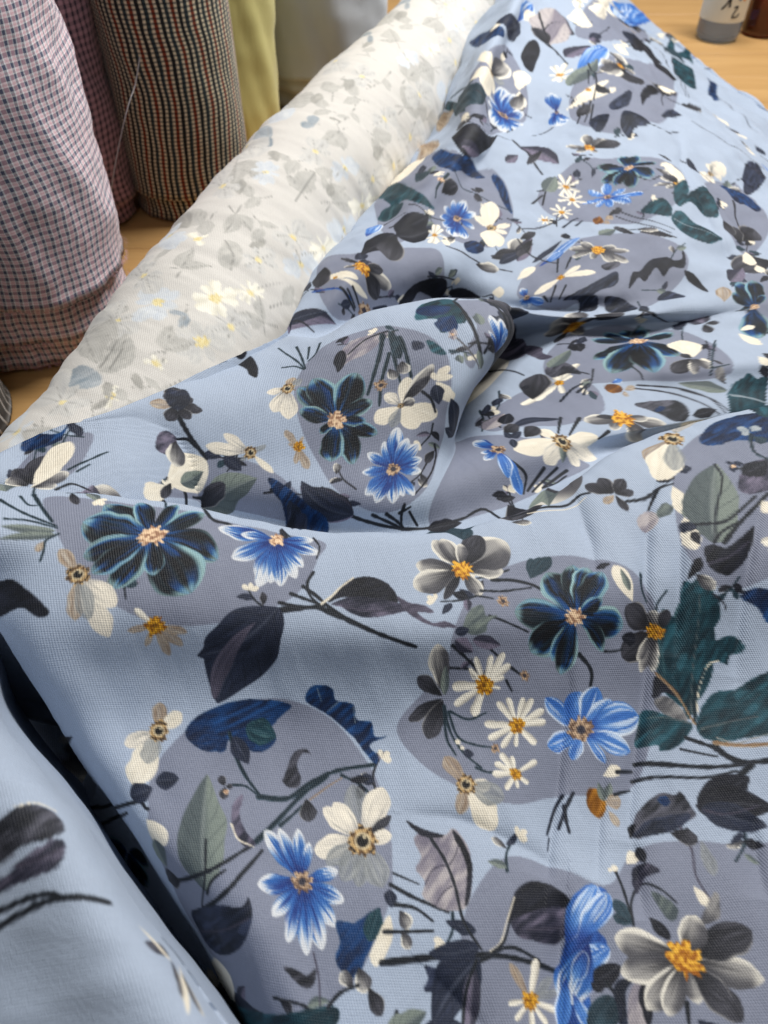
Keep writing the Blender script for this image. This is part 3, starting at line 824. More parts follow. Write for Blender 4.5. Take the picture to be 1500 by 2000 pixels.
('P','lil',2689,7602,2624,7691,17,1),
('P','lil',2744,7738,2845,7783,26,-3),
('P','cr',2817,7808,2847,7885,30,0),
('P','cr',2817,7808,2877,7826,30,0),
('P','cr',2817,7808,2851,7752,30,0),
('S','gd',14,[2377,8883,2247,8856,2116,8892]),
('P','ts',2243,8855,2160,8753,27,9),
('P','lil',2224,8851,2138,8924,33,5),
('S','stem',16,[3722,10642,3820,11028,4055,11636]),
('P','bk',3890,11304,3801,11354,27,-5),
('P','gd',3856,11171,4159,11750,30,6),
('P','cr',3959,11376,4021,11604,30,0),
('P','cr',3959,11376,4142,11725,30,0),
('P','cr',3959,11376,4087,11509,30,0),
('S','ts',16,[3407,11540,3309,11609,3304,11872]),
('P','dk',3381,11557,3176,11230,22,3),
('P','ts',3382,11556,3520,11995,27,-1),
('P','cr',3315,11776,3269,11814,30,0),
('P','cr',3315,11776,3401,12038,30,0),
('P','cr',3315,11776,3459,12030,30,0),
('S','stem',15,[2346,10468,2432,10327,2480,10136]),
('P','gd',2470,10266,2576,10273,21,0),
('P','dk',2418,10349,2378,10176,18,2),
('P','cr',2477,10117,2516,10052,30,0),
('P','cr',2477,10117,2458,10018,30,0),
('P','cr',2477,10117,2417,10076,30,0),
('S','stem',14,[2714,9293,2836,9326,2962,9308]),
('P','ts',2748,9302,2799,9447,26,9),
('P','dk',2917,9355,2986,9266,27,-4),
('P','cr',2901,9308,2962,9335,30,0),
('P','cr',2901,9308,2937,9247,30,0),
('P','cr',2901,9308,2880,9219,30,0),
('S','stem',15,[2771,10871,2860,11075,2997,11287]),
('P','ts',2791,10918,2794,11114,25,0),
('P','gr',2839,11026,2947,11155,19,-3),
('P','gd',2898,11165,2848,11317,24,6),
('P','ts',2916,11209,3045,11338,23,-4),
('P','cr',2951,11201,3004,11338,30,0),
('P','cr',2951,11201,3026,11253,30,0),
('P','cr',2951,11201,2977,11115,30,0),
('S','gd',15,[1736,11644,1684,11439,1565,11178]),
('P','dk',1715,11563,1814,11558,30,-4),
('P','bk',1694,11479,1531,11236,18,5),
('P','cr',1623,11311,1597,11210,30,0),
('P','cr',1623,11311,1518,11161,30,0),
('P','cr',1623,11311,1533,11244,30,0),
('S','stem',15,[1858,10130,1765,10235,1703,10380]),
('P','ts',1764,10236,1660,10153,20,6),
('P','dk',1731,10268,1761,10424,31,3),
('P','bk',1726,10273,1613,10236,32,6),
('P','gd',1766,10234,1783,10389,16,-3),
('S','gd',14,[970,9203,841,9194,814,9425]),
('P','dk',893,9176,776,9149,17,9),
('P','gr',808,9280,822,9473,24,-7),
('P','gd',800,9315,683,9590,24,7),
('P','cr',819,9445,783,9647,30,0),
('P','cr',819,9445,846,9518,30,0),
('P','cr',819,9445,876,9408,30,0),
('S','ts',14,[823,9476,933,9360,1100,9423]),
('P','lil',926,9357,1108,9568,21,4),
('P','gd',932,9360,958,9273,25,0),
('P','bk',869,9367,1008,9490,31,1),
('S','ts',15,[1103,9327,1282,9585,1450,9744]),
('P','bk',1232,9512,1295,9680,28,-5),
('P','gd',1377,9717,1495,9745,22,0),
('P','dk',1194,9456,1255,9623,26,4),
('S','gd',15,[1665,9869,1549,9742,1401,9632]),
('P','dk',1546,9739,1525,9590,26,4),
('P','dk',1515,9702,1420,9738,28,8),
('P','bk',1488,9671,1453,9522,18,9),
('S','gd',14,[3567,7731,3437,7740,3368,7836]),
('P','gg',3352,7759,3225,7658,31,-8),
('P','dk',3520,7732,3564,7899,21,9),
('P','dk',3471,7736,3338,7588,33,-9),
('S','gd',14,[3639,6884,3642,7031,3714,7225]),
('P','ts',3643,7075,3510,7037,31,0),
('P','gd',3645,7147,3789,7301,24,-7),
('P','dk',3645,7148,3535,7157,26,0),
('P','ts',3641,6951,3779,7074,29,0),
('P','cr',3714,7206,3719,7286,30,0),
('P','cr',3714,7206,3794,7303,30,0),
('P','cr',3714,7206,3793,7228,30,0),
('S','gd',15,[4008,8637,4248,8964,4557,9323]),
('P','gg',4081,8735,4166,8970,30,-8),
('P','gr',4090,8747,4283,8893,27,-9),
('S','stem',14,[3802,7043,3629,6950,3465,6915]),
('P','lil',3639,6955,3574,6806,27,4),
('P','lil',3727,7002,3627,7027,23,7),
('P','gg',3628,6949,3546,6801,31,-5),
('P','dk',3499,6882,3405,6915,33,-7),
('S','stem',14,[3284,7586,3446,7741,3665,7920]),
('P','dk',3545,7846,3609,8033,18,-5),
('P','gd',3314,7613,3452,7686,31,9),
('P','dk',3354,7650,3393,7802,17,-1),
('P','cr',3569,7833,3672,7949,30,0),
('P','cr',3569,7833,3647,7852,30,0),
('P','cr',3569,7833,3553,7744,30,0),
('S','stem',16,[3609,13606,3258,12811,3022,12447]),
('P','gr',3082,12452,3021,12154,21,-2),
('P','dk',3269,12835,3077,12552,25,-3),
('P','lil',3188,12662,3116,12320,28,-6),
('S','ts',17,[4535,14495,4045,13468,3633,12716]),
('P','bk',4152,13690,3913,13009,17,3),
('P','dk',4081,13543,3899,13385,32,7),
('P','cr',3698,12848,3520,12476,30,0),
('P','cr',3698,12848,3586,12730,30,0),
('P','cr',3698,12848,3765,13120,30,0),
('S','ts',16,[3264,13397,3084,13265,2997,13427]),
('P','ts',3020,13273,2904,13023,22,7),
('P','gg',2982,13290,2962,13521,20,-1),
('P','cr',3037,13363,2977,13389,30,0),
('P','cr',3037,13363,3052,13530,30,0),
('P','cr',3037,13363,3122,13548,30,0),
('S','ts',21,[5147,17613,5081,17054,4805,16065]),
('P','gr',5026,16607,5476,17464,27,3),
('P','gr',5107,17269,4661,16063,29,3),
('P','gg',5037,16697,5511,17640,19,5),
('P','bk',5054,16834,4591,15665,20,-1),
('S','ts',20,[4749,14702,5221,15826,5812,17077]),
('P','gd',4958,15199,4891,15348,32,-8),
('P','gr',5387,16220,5756,16789,26,-2),
('P','cr',5864,17159,5973,17380,30,0),
('P','cr',5864,17159,5980,17232,30,0),
('P','cr',5864,17159,5864,16967,30,0),
('S','gd',17,[3683,12982,4053,13599,4374,14012]),
('P','dk',4006,13521,4398,14356,28,-4),
('P','bk',4144,13753,4113,13429,25,3),
('S','ts',12,[-2060,2753,-2186,3069,-2174,3172]),
('P','gg',-2189,3079,-2258,3157,23,4),
('P','gr',-2197,3110,-2145,3168,24,-2),
('P','dk',-2192,3091,-2263,3169,29,0),
('S','ts',12,[-2061,3528,-2157,3513,-2264,3550]),
('P','bk',-2178,3511,-2225,3446,32,9),
('P','dk',-2077,3524,-2190,3667,20,-2),
('S','ts',12,[-2314,2786,-2383,3075,-2276,3102]),
('P','dk',-2360,3099,-2394,3175,32,-9),
('P','gg',-2424,3036,-2204,2755,33,-1),
('S','ts',12,[-2117,3333,-2154,3440,-2155,3558]),
('P','gg',-2142,3407,-2227,3440,31,8),
('P','dk',-2302,3629,-2239,3685,27,1),
('S','ts',12,[-2354,3478,-2298,3370,-2276,3256]),
('P','ts',-2321,3414,-2234,3349,22,4),
('P','gd',-2302,3379,-2365,3336,30,1),
('S','ts',16,[1383,5139,1334,4910,1240,4723]),
('P','gr',1374,5094,1424,4940,19,-7),
('P','dk',1356,5006,1276,4873,26,3),
('P','cr',1275,4798,1244,4693,30,0),
('P','cr',1275,4798,1220,4779,30,0),
('P','cr',1275,4798,1248,4893,30,0),
('S','stem',15,[2105,5161,2059,5003,1970,4869]),
('P','lil',2021,4889,2034,4762,29,7),
('P','gr',2068,5033,1974,4993,20,-4),
('P','ts',2021,4891,2036,4764,22,-1),
('P','gg',2057,4998,1964,4944,22,-8),
('P','cr',1993,4913,1967,4834,30,0),
('P','cr',1993,4913,1936,4888,30,0),
('P','cr',1993,4913,1957,4966,30,0),
('S','ts',16,[1184,4920,1137,4659,1061,4481]),
('P','bk',1169,4835,1224,4684,24,8),
('P','gd',1150,4730,1075,4594,25,-3),
('S','stem',15,[1201,4451,1183,4636,1222,4895]),
('P','lil',1188,4555,1121,4671,27,1),
('P','dk',1181,4795,1258,4961,21,-3),
('P','gg',1191,4533,1131,4661,30,-6),
('S','gd',12,[177,5034,131,4950,63,4890]),
('P','gg',101,4894,140,4833,33,-4),
('P','ts',109,4909,42,4904,17,-9),
('S','stem',12,[232,4989,247,5076,300,5185]),
('P','lil',251,5094,213,5129,32,-4),
('P','gd',238,5028,305,5125,21,-6),
('P','cr',295,5171,309,5217,30,0),
('P','cr',295,5171,352,5242,30,0),
('P','cr',295,5171,357,5212,30,0),
('S','ts',12,[43,4923,126,4927,207,4927]),
('P','gd',75,4923,128,4971,26,-2),
('P','gg',128,4927,159,4864,16,5),
('P','cr',174,4918,214,4940,30,0),
('P','cr',174,4918,199,4895,30,0),
('P','cr',174,4918,162,4873,30,0),
('S','gd',14,[175,5034,255,5074,1481,5900]),
('P','gd',273,5089,349,5204,26,9),
('P','gr',260,5078,1483,5882,33,7),
('P','gd',233,5058,258,5137,22,-8),
('S','ts',13,[425,5099,303,5085,330,5187]),
('P','lil',285,5131,222,5112,23,4),
('P','dk',290,5107,337,5207,25,1),
('S','stem',14,[648,5844,973,6586,860,6641]),
('P','gg',960,6590,224,5482,27,5),
('P','dk',1004,6576,935,6639,21,0),
('P','dk',1033,6566,263,5420,28,2),
('S','stem',12,[291,5238,329,5359,827,5970]),
('P','dk',302,5268,261,5300,30,-5),
('P','bk',350,5433,986,6057,33,0),
('P','dk',316,5310,305,5397,20,-3),
('S','ts',14,[3385,6533,3419,6411,3413,6264]),
('P','dk',3394,6500,3491,6468,31,8),
('P','dk',3401,6474,3311,6380,19,8),
('P','lil',3438,6351,3547,6358,32,-6),
('P','ts',3395,6496,3302,6404,18,-3),
('P','cr',3410,6319,3430,6256,30,0),
('P','cr',3410,6319,3371,6257,30,0),
('P','cr',3410,6319,3346,6315,30,0),
('S','stem',14,[3875,6520,3766,6570,3692,6673]),
('P','bk',3720,6589,3615,6466,22,6),
('P','gr',3744,6579,3767,6723,33,2),
('P','ts',3838,6539,3716,6487,20,-6),
('S','stem',14,[3375,6042,3499,6029,3612,5953]),
('P','gd',3408,6039,3489,6112,27,2),
('P','bk',3485,6031,3543,5915,22,6),
('S','ts',14,[3412,6153,3496,6028,3515,5849]),
('P','lil',3515,5988,3600,5926,26,-3),
('P','dk',3535,5938,3520,5784,31,5),
('P','bk',3434,6124,3537,6160,20,-2),
('P','cr',3506,5931,3530,5858,30,0),
('P','cr',3506,5931,3476,5851,30,0),
('P','cr',3506,5931,3449,5919,30,0),
('S','ts',14,[3722,5777,3595,5692,3471,5688]),
('P','gd',3564,5674,3487,5504,24,-7),
('P','gg',3601,5696,3534,5790,17,0),
('P','bk',3653,5729,3592,5556,20,-7),
('P','cr',3513,5698,3452,5657,30,0),
('P','cr',3513,5698,3479,5762,30,0),
('P','cr',3513,5698,3534,5808,30,0),
('S','stem',39,[-819,2033,-654,2101,-482,2139,-369,2155]),
('S','stem',31,[-393,2153,-208,2088,-22,2023,200,1960]),
('S','stem',22,[-616,2158,-497,2144,-378,2154]),
('S','stem',22,[-554,2220,-456,2191,-357,2162]),
('S','stem',22,[-486,2272,-403,2218,-308,2147,-146,2063]),
('S','stem',20,[-432,2372,-463,2294,-439,2215,-378,2160]),
('S','stem',17,[-332,2145,-177,2081,-84,2037]),
('P','dk',-613,2128,-902,1574,30,-10),
('P','dk',-640,2105,-1033,1830,24,10),
('P','lin',-734,2040,-920,1595,10,-12),
('D','bk',2,[-334,2183,-292,2245,-218,2335,-91,2370,22,2338,85,2257,68,2205,-89,2222,-245,2223]),
('D','lil',2,[-310,2179,-183,2234,-26,2233,84,2213,162,2177,68,2141,-87,2111,-179,2126,-257,2164]),
('S','cr',14,[-370,2174,-312,2227,-263,2287,-187,2355]),
('S','lin',11,[-242,2168,-57,2150,131,2175]),
('D','lin',3,[85,2257,163,2216,257,2206,311,2161,208,2159,299,2101,376,2111,445,2076,329,2075,222,2109,130,2169]),
('P','gr',499,2474,340,2685,24,0),
('P','gr',503,2475,401,2704,25,0),
('P','gr',492,2462,213,2479,24,0),
('P','gr',490,2453,189,2327,26,0),
('P','gd',502,2448,379,2255,14,0),
('P','gr',516,2450,613,2285,25,0),
('P','gr',526,2461,775,2460,25,0),
('P','gr',529,2475,833,2689,36,0),
('P','gd',519,2478,668,2745,30,0),
('P','gr',511,2473,527,2671,22,0),
('C','or_',510,2461,60),
('P','ts',549,2706,444,3526,35,0),
('P','ts',549,2706,607,2822,35,0),
('S','stem',32,[-493,3690,-263,3548,-74,3501,142,3483]),
('S','stem',25,[142,3483,397,3525,603,3602,857,3649,1016,3022]),
('P','lil',-227,3540,-617,3714,26,6),
('P','dk',-228,3547,-621,3760,22,14),
('S','stem',25,[-93,3562,36,3522,154,3484]),
('S','stem',25,[4,3580,92,3537,169,3486]),
('S','stem',25,[124,3666,116,3590,142,3483]),
('S','stem',25,[175,3617,256,3527]),
('S','stem',25,[98,3599,176,3654]),
('P','bk',337,3503,607,3571,22,0),
('D','bu',3,[-847,3748,-722,3711,-547,3597,-384,3407,-544,2704,-694,3510,-776,3644]),
('D','dk',3,[-681,3530,-633,3590,-578,3539,-537,3434,-592,2702]),
('S','stem',29,[-1521,3481,-1367,3448,-1130,2739,-962,2646]),
('P','gg',-1232,3475,-919,3733,28,6),
('P','gd',-1253,3484,-1126,3660,30,0),
('P','cr',-1523,3423,-1594,3235,35,0),
('P','cr',-1519,3436,-1304,3775,34,0),
('P','gg',-1433,3521,-1291,3690,25,0),
('P','gd',-1498,3468,-1512,3312,20,0),
('S','stem',38,[-1588,4029,-1500,3939,-1411,3860,-1300,3784]),
('S','stem',28,[-1395,3842,-1468,3870,-1531,3843]),
('P','gd',-1613,4099,-1710,4175,34,0),
('P','gd',-1611,4105,-1689,4271,34,0),
('P','gd',-1606,4105,-1599,4269,34,0),
('P','gd',-1602,4101,-1526,4210,34,0),
('P','gd',-1596,4097,-1433,4131,25,0),
('P','gd',-1600,4090,-1491,4027,34,0),
('P','gd',-1608,4086,-1632,3948,34,0),
('P','tan',-1617,4091,-1777,4033,25,0),
('D','dk',5,[-1700,4137,-1697,4234,-1632,4231,-1592,4272,-1534,4186,-1565,4075,-1644,4063]),
('D','lil',3,[-1531,3843,-1613,3872,-1660,3804,-1656,3678,-1594,3659,-1542,3709]),
('P','gr',-1537,3821,-1499,3616,35,0),
('P','dk',-1325,3817,-1212,3827,30,0),
('P','dk',-1192,3832,-1044,3766,28,0),
('D','bk',2,[-1438,4929,-1333,5044,-1209,4819,-1164,4609,-1230,4653,-1282,4766]),
('P','cw',-1041,3903,-1336,3871,16,0),
('P','cw',-1036,3911,-1246,3995,16,0),
('P','cr',-1010,3898,-819,3786,10,0),
('P','cg',-1025,3901,-1074,3833,20,0),
('P','cg',-1017,3910,-933,3978,20,0),
('C','br',-1022,3905,39),
('P','tan',-903,4474,-897,4593,35,0),
('P','cw',-912,4464,-1049,4424,28,0),
('P','cw',-906,4454,-956,4247,30,0),
('P','cw',-899,4451,-832,4204,25,0),
('P','cg',-898,4473,-818,4562,30,0),
('C','br',-903,4467,44),
('P','tan',-715,4015,-837,4114,18,0),
('P','tan',-712,4010,-785,4020,18,0),
('P','tan',-706,4001,-694,3882,18,0),
('P','tan',-701,4000,-596,3855,18,0),
('P','tan',-707,4014,-696,4089,18,0),
('C','ye',-707,4009,36),
('S','ts',19,[-1116,5154,-968,4892,-828,4673]),
('S','ts',19,[-965,5109,-875,4814,-817,4672]),
('S','ts',19,[-766,5028,-775,4844,-818,4763]),
('S','ts',18,[-1008,4744,-921,4736,-826,4663]),
('S','ts',19,[-852,5026,-830,4797]),
('D','li2',3,[-590,4720,-577,4843,-512,4955,-416,5004,-302,5038,-336,4946,-419,4813,-523,4728,-569,4646]),
('S','stem',15,[-302,5038,-430,4958,-532,4797]),
('P','bk',-577,4843,-576,4628,20,0),
('P','bk',-630,4940,-551,5024,20,0),
('S','ts',30,[-332,4997,-336,4827,-341,4668,-342,4478]),
('S','ts',26,[-282,4835,-285,4677,-277,4564,-240,4402]),
('S','ts',22,[-257,4828,-215,4709,-166,4608]),
('S','ts',26,[-235,4987,-174,4804,-116,4661]),
('D','ts',3,[-302,5027,-258,5009,-216,4891,-211,4797,-267,4837]),
('C','bt',-277,4564,37),
('P','gr',-259,4702,-203,4626,40,0),
('P','gr',-199,4777,-161,4676,40,0),
('D','dk',3,[-166,4958,-112,4960,-98,4916,-149,4879]),
('D','tl',2,[-94,4975,-44,4973,35,4884,-45,4886]),
('P','cw',-108,4432,-233,4503,30,0),
('P','cr',-102,4442,-133,4657,22,0),
('P','cr',-108,4418,-226,4263,34,0),
('P','cr',-90,4420,80,4289,34,0),
('P','cr',-84,4427,170,4406,30,0),
('P','cg',-101,4417,-102,4248,25,0),
('P','gr',-96,4450,-21,4790,13,0),
('P','gd',-95,4444,-16,4691,14,0),
('P','gr',-96,4432,-32,4495,40,0),
('C','br',-101,4428,18),
('P','cr',37,4665,74,4791,25,0),
('P','cr',40,4661,119,4721,25,0),
('P','cr',32,4661,-4,4723,25,0),
('P','cr',41,4654,132,4599,25,0),
('P','cr',44,4650,192,4543,25,0),
('S','stem',22,[-10,4564,69,4518,143,4438]),
('P','dk',46,4630,135,4497,25,0),
('P','dk',418,4363,178,4565,20,0),
('P','dk',418,4363,270,4362,30,0),
('S','bk',18,[266,4212,324,4131,323,3984,265,3853,195,3754]),
('P','gd',291,4166,247,4038,30,0),
('P','an',-521,4260,-827,4476,22,0),
('P','an',-516,4266,-737,4566,28,0),
('P','an',-499,4270,-451,4638,28,0),
('P','an',-489,4258,-298,4434,26,0),
('P','an',-483,4243,-187,4183,20,0),
('P','an',-489,4227,-296,3929,21,8),
('P','an',-499,4228,-453,3934,31,0),
('P','an',-518,4249,-775,4288,26,0),
('P','an',-507,4240,-586,4133,26,0),
('P','an',-489,4248,-293,4269,21,0),
('C','pe',-502,4246,62),
('P','bl',-15,3924,-221,3864,19,0),
('P','bl',-15,3934,-217,4029,19,0),
('P','bl',-9,3940,-124,4133,19,0),
('P','bl',-5,3948,-61,4262,19,0),
('P','bl',1,3944,44,4196,19,0),
('P','bl',7,3942,140,4171,19,0),
('P','bl',11,3936,207,4064,19,0),
('P','bl',12,3930,228,3963,19,0),
('P','bl',10,3917,196,3746,19,0),
('P','bl',5,3915,108,3722,19,0),
('P','bl',0,3912,35,3658,19,0),
('P','bl',-7,3911,-90,3650,19,0),
('P','bl',-12,3914,-168,3692,19,0),
('C','bt',-2,3928,50),
('D','bu',2,[-2398,3361,-2381,3500,-2198,3528,-2182,3731,-2180,3472,-2276,3384]),
('P','gd',-2207,3061,-2203,3325,42,0),
('P','gd',-2217,3054,-2369,3193,30,0),
('P','gr',-2197,3054,-2038,3195,25,0),
('P','gr',-2198,3047,-2064,3084,26,0),
('P','gr',-2218,3048,-2389,3097,22,0),
('P','cr',-2201,3069,-2113,3459,20,0),
('S','ts',19,[-2047,3220,-1978,3326,-1896,3453]),
('S','ts',15,[-2001,3217,-1956,3302]),
('S','stem',18,[-2056,3052,-1991,3115,-1877,3101]),
('P','cr',-2202,3033,-2089,3254,10,0),
('S','ts',19,[-2198,2672,-2040,2589,-1874,2525]),
('S','ts',16,[-2114,2526,-2000,2538,-1865,2511]),
('S','ts',22,[-2067,2772,-1970,2639,-1901,2553]),
('S','ts',14,[-2121,2734,-2056,2670,-2013,2669]),
('S','ts',16,[-1847,2473,-1898,2423,-1895,2361,-1899,2302]),
('P','gg',-1869,2489,-2119,2471,12,0),
('P','gg',-1864,2468,-2104,2403,10,0),
('P','tan',-1909,2416,-1929,2352,30,0),
('D','bk',3,[-2270,2195,-2119,2192,-2030,2204,-1919,2140,-1800,2049,-1799,2010,-1853,2013,-1941,2055,-2100,2007,-2444,2010]),
('P','an',-1397,2513,-1679,2717,24,0),
('P','an',-1401,2504,-1753,2568,35,0),
('P','an',-1387,2516,-1507,2768,21,0),
('P','an',-1374,2516,-1297,2762,19,0),
('P','an',-1364,2512,-1130,2706,20,0),
('P','an',-1356,2493,-993,2382,26,12),
('P','an',-1363,2479,-1108,2159,38,0),
('P','an',-1375,2485,-1317,2245,24,0),
('P','an',-1387,2480,-1504,2162,24,0),
('P','an',-1398,2490,-1691,2338,26,0),
('P','an',-1394,2484,-1627,2244,21,0),
('C','pe',-1379,2500,69),
('P','tan',-1701,2243,-1817,2379,22,0),
('P','tan',-1691,2220,-1658,1992,20,0),
('P','cw',-1681,2215,-1484,1913,16,0),
('P','cw',-1680,2225,-1473,2070,22,0),
('P','cg',-1688,2220,-1594,1998,20,0),
('C','br',-1694,2235,49),
('P','da',-1276,1984,-1379,2060,15,0),
('P','tan',-1277,1977,-1400,1947,15,0),
('P','tan',-1271,1972,-1301,1865,15,0),
('P','tan',-1263,1970,-1174,1820,15,0),
('P','tan',-1260,1973,-1111,1883,15,0),
('P','tan',-1259,1978,-1098,1958,15,0),
('C','ye',-1269,1979,49),
('P','bl',-693,2578,-1028,2609,17,0),
('P','bl',-686,2565,-917,2398,20,0),
('P','bl',-677,2560,-764,2302,17,0),
('P','bl',-676,2556,-745,2240,17,0),
('P','bl',-672,2558,-678,2272,17,0),
('P','bl',-668,2557,-617,2259,17,0),
('P','bl',-663,2561,-532,2320,17,0),
('P','bl',-661,2565,-496,2400,17,0),
('P','bl',-655,2572,-404,2507,17,0),
('P','bl',-658,2578,-450,2609,17,0),
('P','bl',-685,2576,-891,2583,17,0),
('C','pe',-671,2576,42),
('S','bk',12,[-451,2627,-407,2555,-420,2467]),
('D','bu',4,[-1053,1410,-1000,1496,-858,1577,-695,1614,-502,1597,-561,1522,-625,1447,-697,1469,-762,1426,-838,1366,-901,1312,-1004,1345]),
('P','bu',-837,1397,-985,1346,30,0),
('P','bu',-831,1395,-874,1314,30,0),
('P','bu',-812,1401,-567,1418,30,0),
('P','bu',-819,1398,-674,1370,30,0),
('P','tl',-737,1461,-567,1418,40,0),
('D','bu',3,[-417,1619,-405,1690,-346,1714,-271,1696,-249,1635,-148,1618,-124,1539,-41,1529,-18,1453,50,1456,-46,1408,-1,1352,-15,1305,-140,1443,-291,1555]),
('S','wbl',5,[-359,1693,-331,1625]),
('S','wbl',5,[-148,1607,-132,1520]),
('S','wbl',5,[-237,1625,-292,1572]),
('S','ts',27,[-639,1099,-490,1103,-358,1200,-220,1264,-21,1302]),
('S','ts',29,[-635,864,-536,976,-410,1129,-276,1231]),
('S','ts',21,[-514,959,-458,1015,-407,1071]),
('S','ts',21,[-822,1422,-772,1295,-715,1203,-640,1115]),
('S','ts',13,[-778,1152,-711,1150,-654,1114]),
('D','gd',3,[-539,1224,-516,1203,-496,1273,-464,1348,-409,1368,-371,1343,-417,1346,-446,1284,-420,1209,-439,1165,-495,1172]),
('P','gd',-387,1109,-365,990,40,0),
('S','tan',8,[-368,1105,-274,1177,-197,1227]),
('P','dk',-801,1402,-704,1267,28,0),
('P','gd',-820,1143,-849,1192,40,0),
('P','gd',-815,1141,-778,1144,40,0),
('P','gd',-818,1136,-825,1071,40,0),
('C','pe',-810,1111,13),
('P','gg',-883,600,-917,1194,20,2),
('S','stem',14,[-892,851,-886,650,-936,504]),
('S','stem',25,[-1155,592,-944,665,-807,729,-654,844]),
('S','stem',27,[-940,481,-769,599,-687,703,-600,824]),
('S','stem',19,[-875,589,-843,653,-778,706]),
('P','gd',-1049,622,-1166,611,50,0),
('D','lil',3,[-769,947,-770,1050,-720,1103,-731,1000,-691,910,-634,856,-685,832,-737,879]),
('S','cr',10,[-769,942,-728,867,-646,840]),
('D','dk',3,[-1074,423,-833,537,-681,543,-646,587,-618,486,-684,365,-851,276,-1011,286]),
('S','lin',12,[-1023,339,-781,428,-637,496]),
('P','cr',-1210,938,-1092,815,30,0),
('P','gg',-1167,835,-1123,686,30,0),
('S','stem',25,[-2430,533,-2043,655,-1340,1001,-1205,991]),
('P','tan',-1192,1419,-1201,1561,30,0),
('P','cr',-1184,1416,-1082,1512,30,0),
('P','cw',-1201,1405,-1359,1330,26,0),
('P','cr',-1197,1393,-1300,1116,26,0),
('P','cg',-1194,1400,-1240,1235,30,0),
('C','br',-1191,1410,46),
('P','dk',-1313,1049,-1192,1106,45,0),
('P','dk',-1182,1139,-1059,1161,40,0),
('P','cg',-84,918,-139,1192,24,0),
('P','cw',-93,911,-292,1067,20,0),
('P','cw',-90,913,-238,1096,22,0),
('P','cw',-74,918,31,1182,26,0),
('P','gd',-71,909,74,1035,13,0),
('P','cw',-71,903,75,937,26,0),
('P','cw',-96,898,-331,843,28,0),
('P','cg',-92,894,-271,782,24,0),
('P','cg',-82,888,-101,676,22,0),
('P','cg',-74,888,25,681,28,0),
('P','cg',-87,889,-185,704,26,0),
('C','br',-81,901,67),
('P','bl',-400,690,-609,655,24,0),
('P','bl',-399,707,-594,928,15,0),
('P','bl',-394,707,-521,943,13,0),
('P','bl',-389,708,-422,950,13,0),
('P','bl',-385,704,-360,884,14,0),
('P','bl',-376,696,-207,751,20,0),
('P','bl',-374,688,-172,611,18,0),
('P','bl',-376,681,-211,497,15,0),
('P','bl',-379,675,-267,400,14,0),
('P','bl',-384,673,-343,371,13,0),
('P','bl',-389,676,-437,413,14,0),
('P','bl',-395,682,-522,518,18,0),
('C','bt',-386,692,47),
('D','bu',4,[-212,523,-124,519,3,588,-7,510,-46,398,-115,293,-203,358,-185,438]),
('P','tl',-47,444,3,588,30,0),
('S','lin',9,[-310,384,-277,288,-261,180]),
('D','gd',3,[-448,311,-395,312,-332,293,-293,323,-299,255,-351,244]),
('D','tl',3,[-929,-17,-469,117,-202,183,-194,100,-410,9,-1113,-309]),
('D','cr',4,[-41,385,15,506,59,555,65,447,-1,345]),
('P','gr',-93,338,-53,240,40,0),
('P','gr',-113,257,-176,315,35,0),
('S','stem',18,[-225,178,-171,235,-90,268]),
('P','gd',-42,260,20,155,30,0),
('D','bk',3,[-2871,1435,-2594,1425,-2850,1050,-3027,971,-2927,1230,-2998,1346]),
('D','dk',3,[-3197,1186,-3240,1013,-3061,785,-3143,822,-3332,971]),
('D','bk',4,[-3082,813,-1661,1355,-2751,699,-2763,652,-2938,726]),
('D','gd',3,[-2891,663,-2599,611,-2681,589,-2888,642]),
('P','an',-1897,440,-2068,434,30,0),
('P','an',-1893,435,-2007,349,30,0),
('P','an',-1873,440,-1675,426,30,0),
('P','an',-1877,430,-1742,272,30,0),
('P','an',-1884,430,-1858,257,30,0),
('S','stem',23,[-2302,440,-2047,562,-1356,945]),
('P','gr',377,1694,330,1977,22,0),
('P','gd',371,1682,221,1786,24,0),
('P','gd',368,1668,175,1542,16,0),
('P','gd',374,1662,280,1451,26,0),
('P','gg',381,1686,387,1854,16,0),
('S','ts',16,[381,1625,414,1486,482,1376,575,1293]),
('S','ts',14,[404,1597,457,1459,555,1418,655,1403]),
('S','ts',16,[381,1625,390,1458,438,1362]),
('S','ts',14,[416,1597,518,1557,622,1593]),
('S','ts',13,[547,1293,602,1271,658,1271]),
('C','bt',663,1398,22),
('P','dk',482,1376,541,1365,40,0),
('P','cr',468,1419,442,1445,40,0),
('P','cr',470,1416,482,1390,40,0),
('S','stem',22,[421,1966,484,1913,562,1840]),
('S','stem',17,[588,1986,650,1942,719,1882]),
('S','stem',17,[648,2147,728,2115,879,2039]),
('S','stem',23,[690,2390,812,2392,933,2357,1021,2289]),
('S','stem',17,[611,2314,752,2316,929,2336]),
('S','stem',14,[591,2279,682,2263]),
('S','stem',18,[944,2415,976,2481]),
('S','stem',17,[743,1767,773,1710]),
('S','stem',17,[774,1838,828,1800]),
('C','bt',743,2247,32),
('C','bt',852,1794,26),
('D','gg',5,[518,2164,568,2212,614,2211,624,2147,701,2152,636,2102,618,2044,527,2030,482,2073]),
('P','dk',435,2044,521,2064,35,0),
('P','lil',436,2001,544,1928,35,0),
('P','lil',542,2001,711,1964,25,0),
('P','da',621,1756,733,1923,14,0),
('P','da',623,1752,767,1859,14,0),
('P','da',617,1755,657,1912,14,0),
('P','da',611,1755,560,1901,14,0),
('P','da',609,1751,523,1837,14,0),
('P','da',603,1745,427,1733,20,0),
('P','da',604,1739,440,1631,14,0),
('P','da',610,1735,548,1576,20,0),
('P','da',620,1744,707,1728,14,0),
('P','da',621,1748,731,1790,14,0),
('C','ye',614,1745,46),
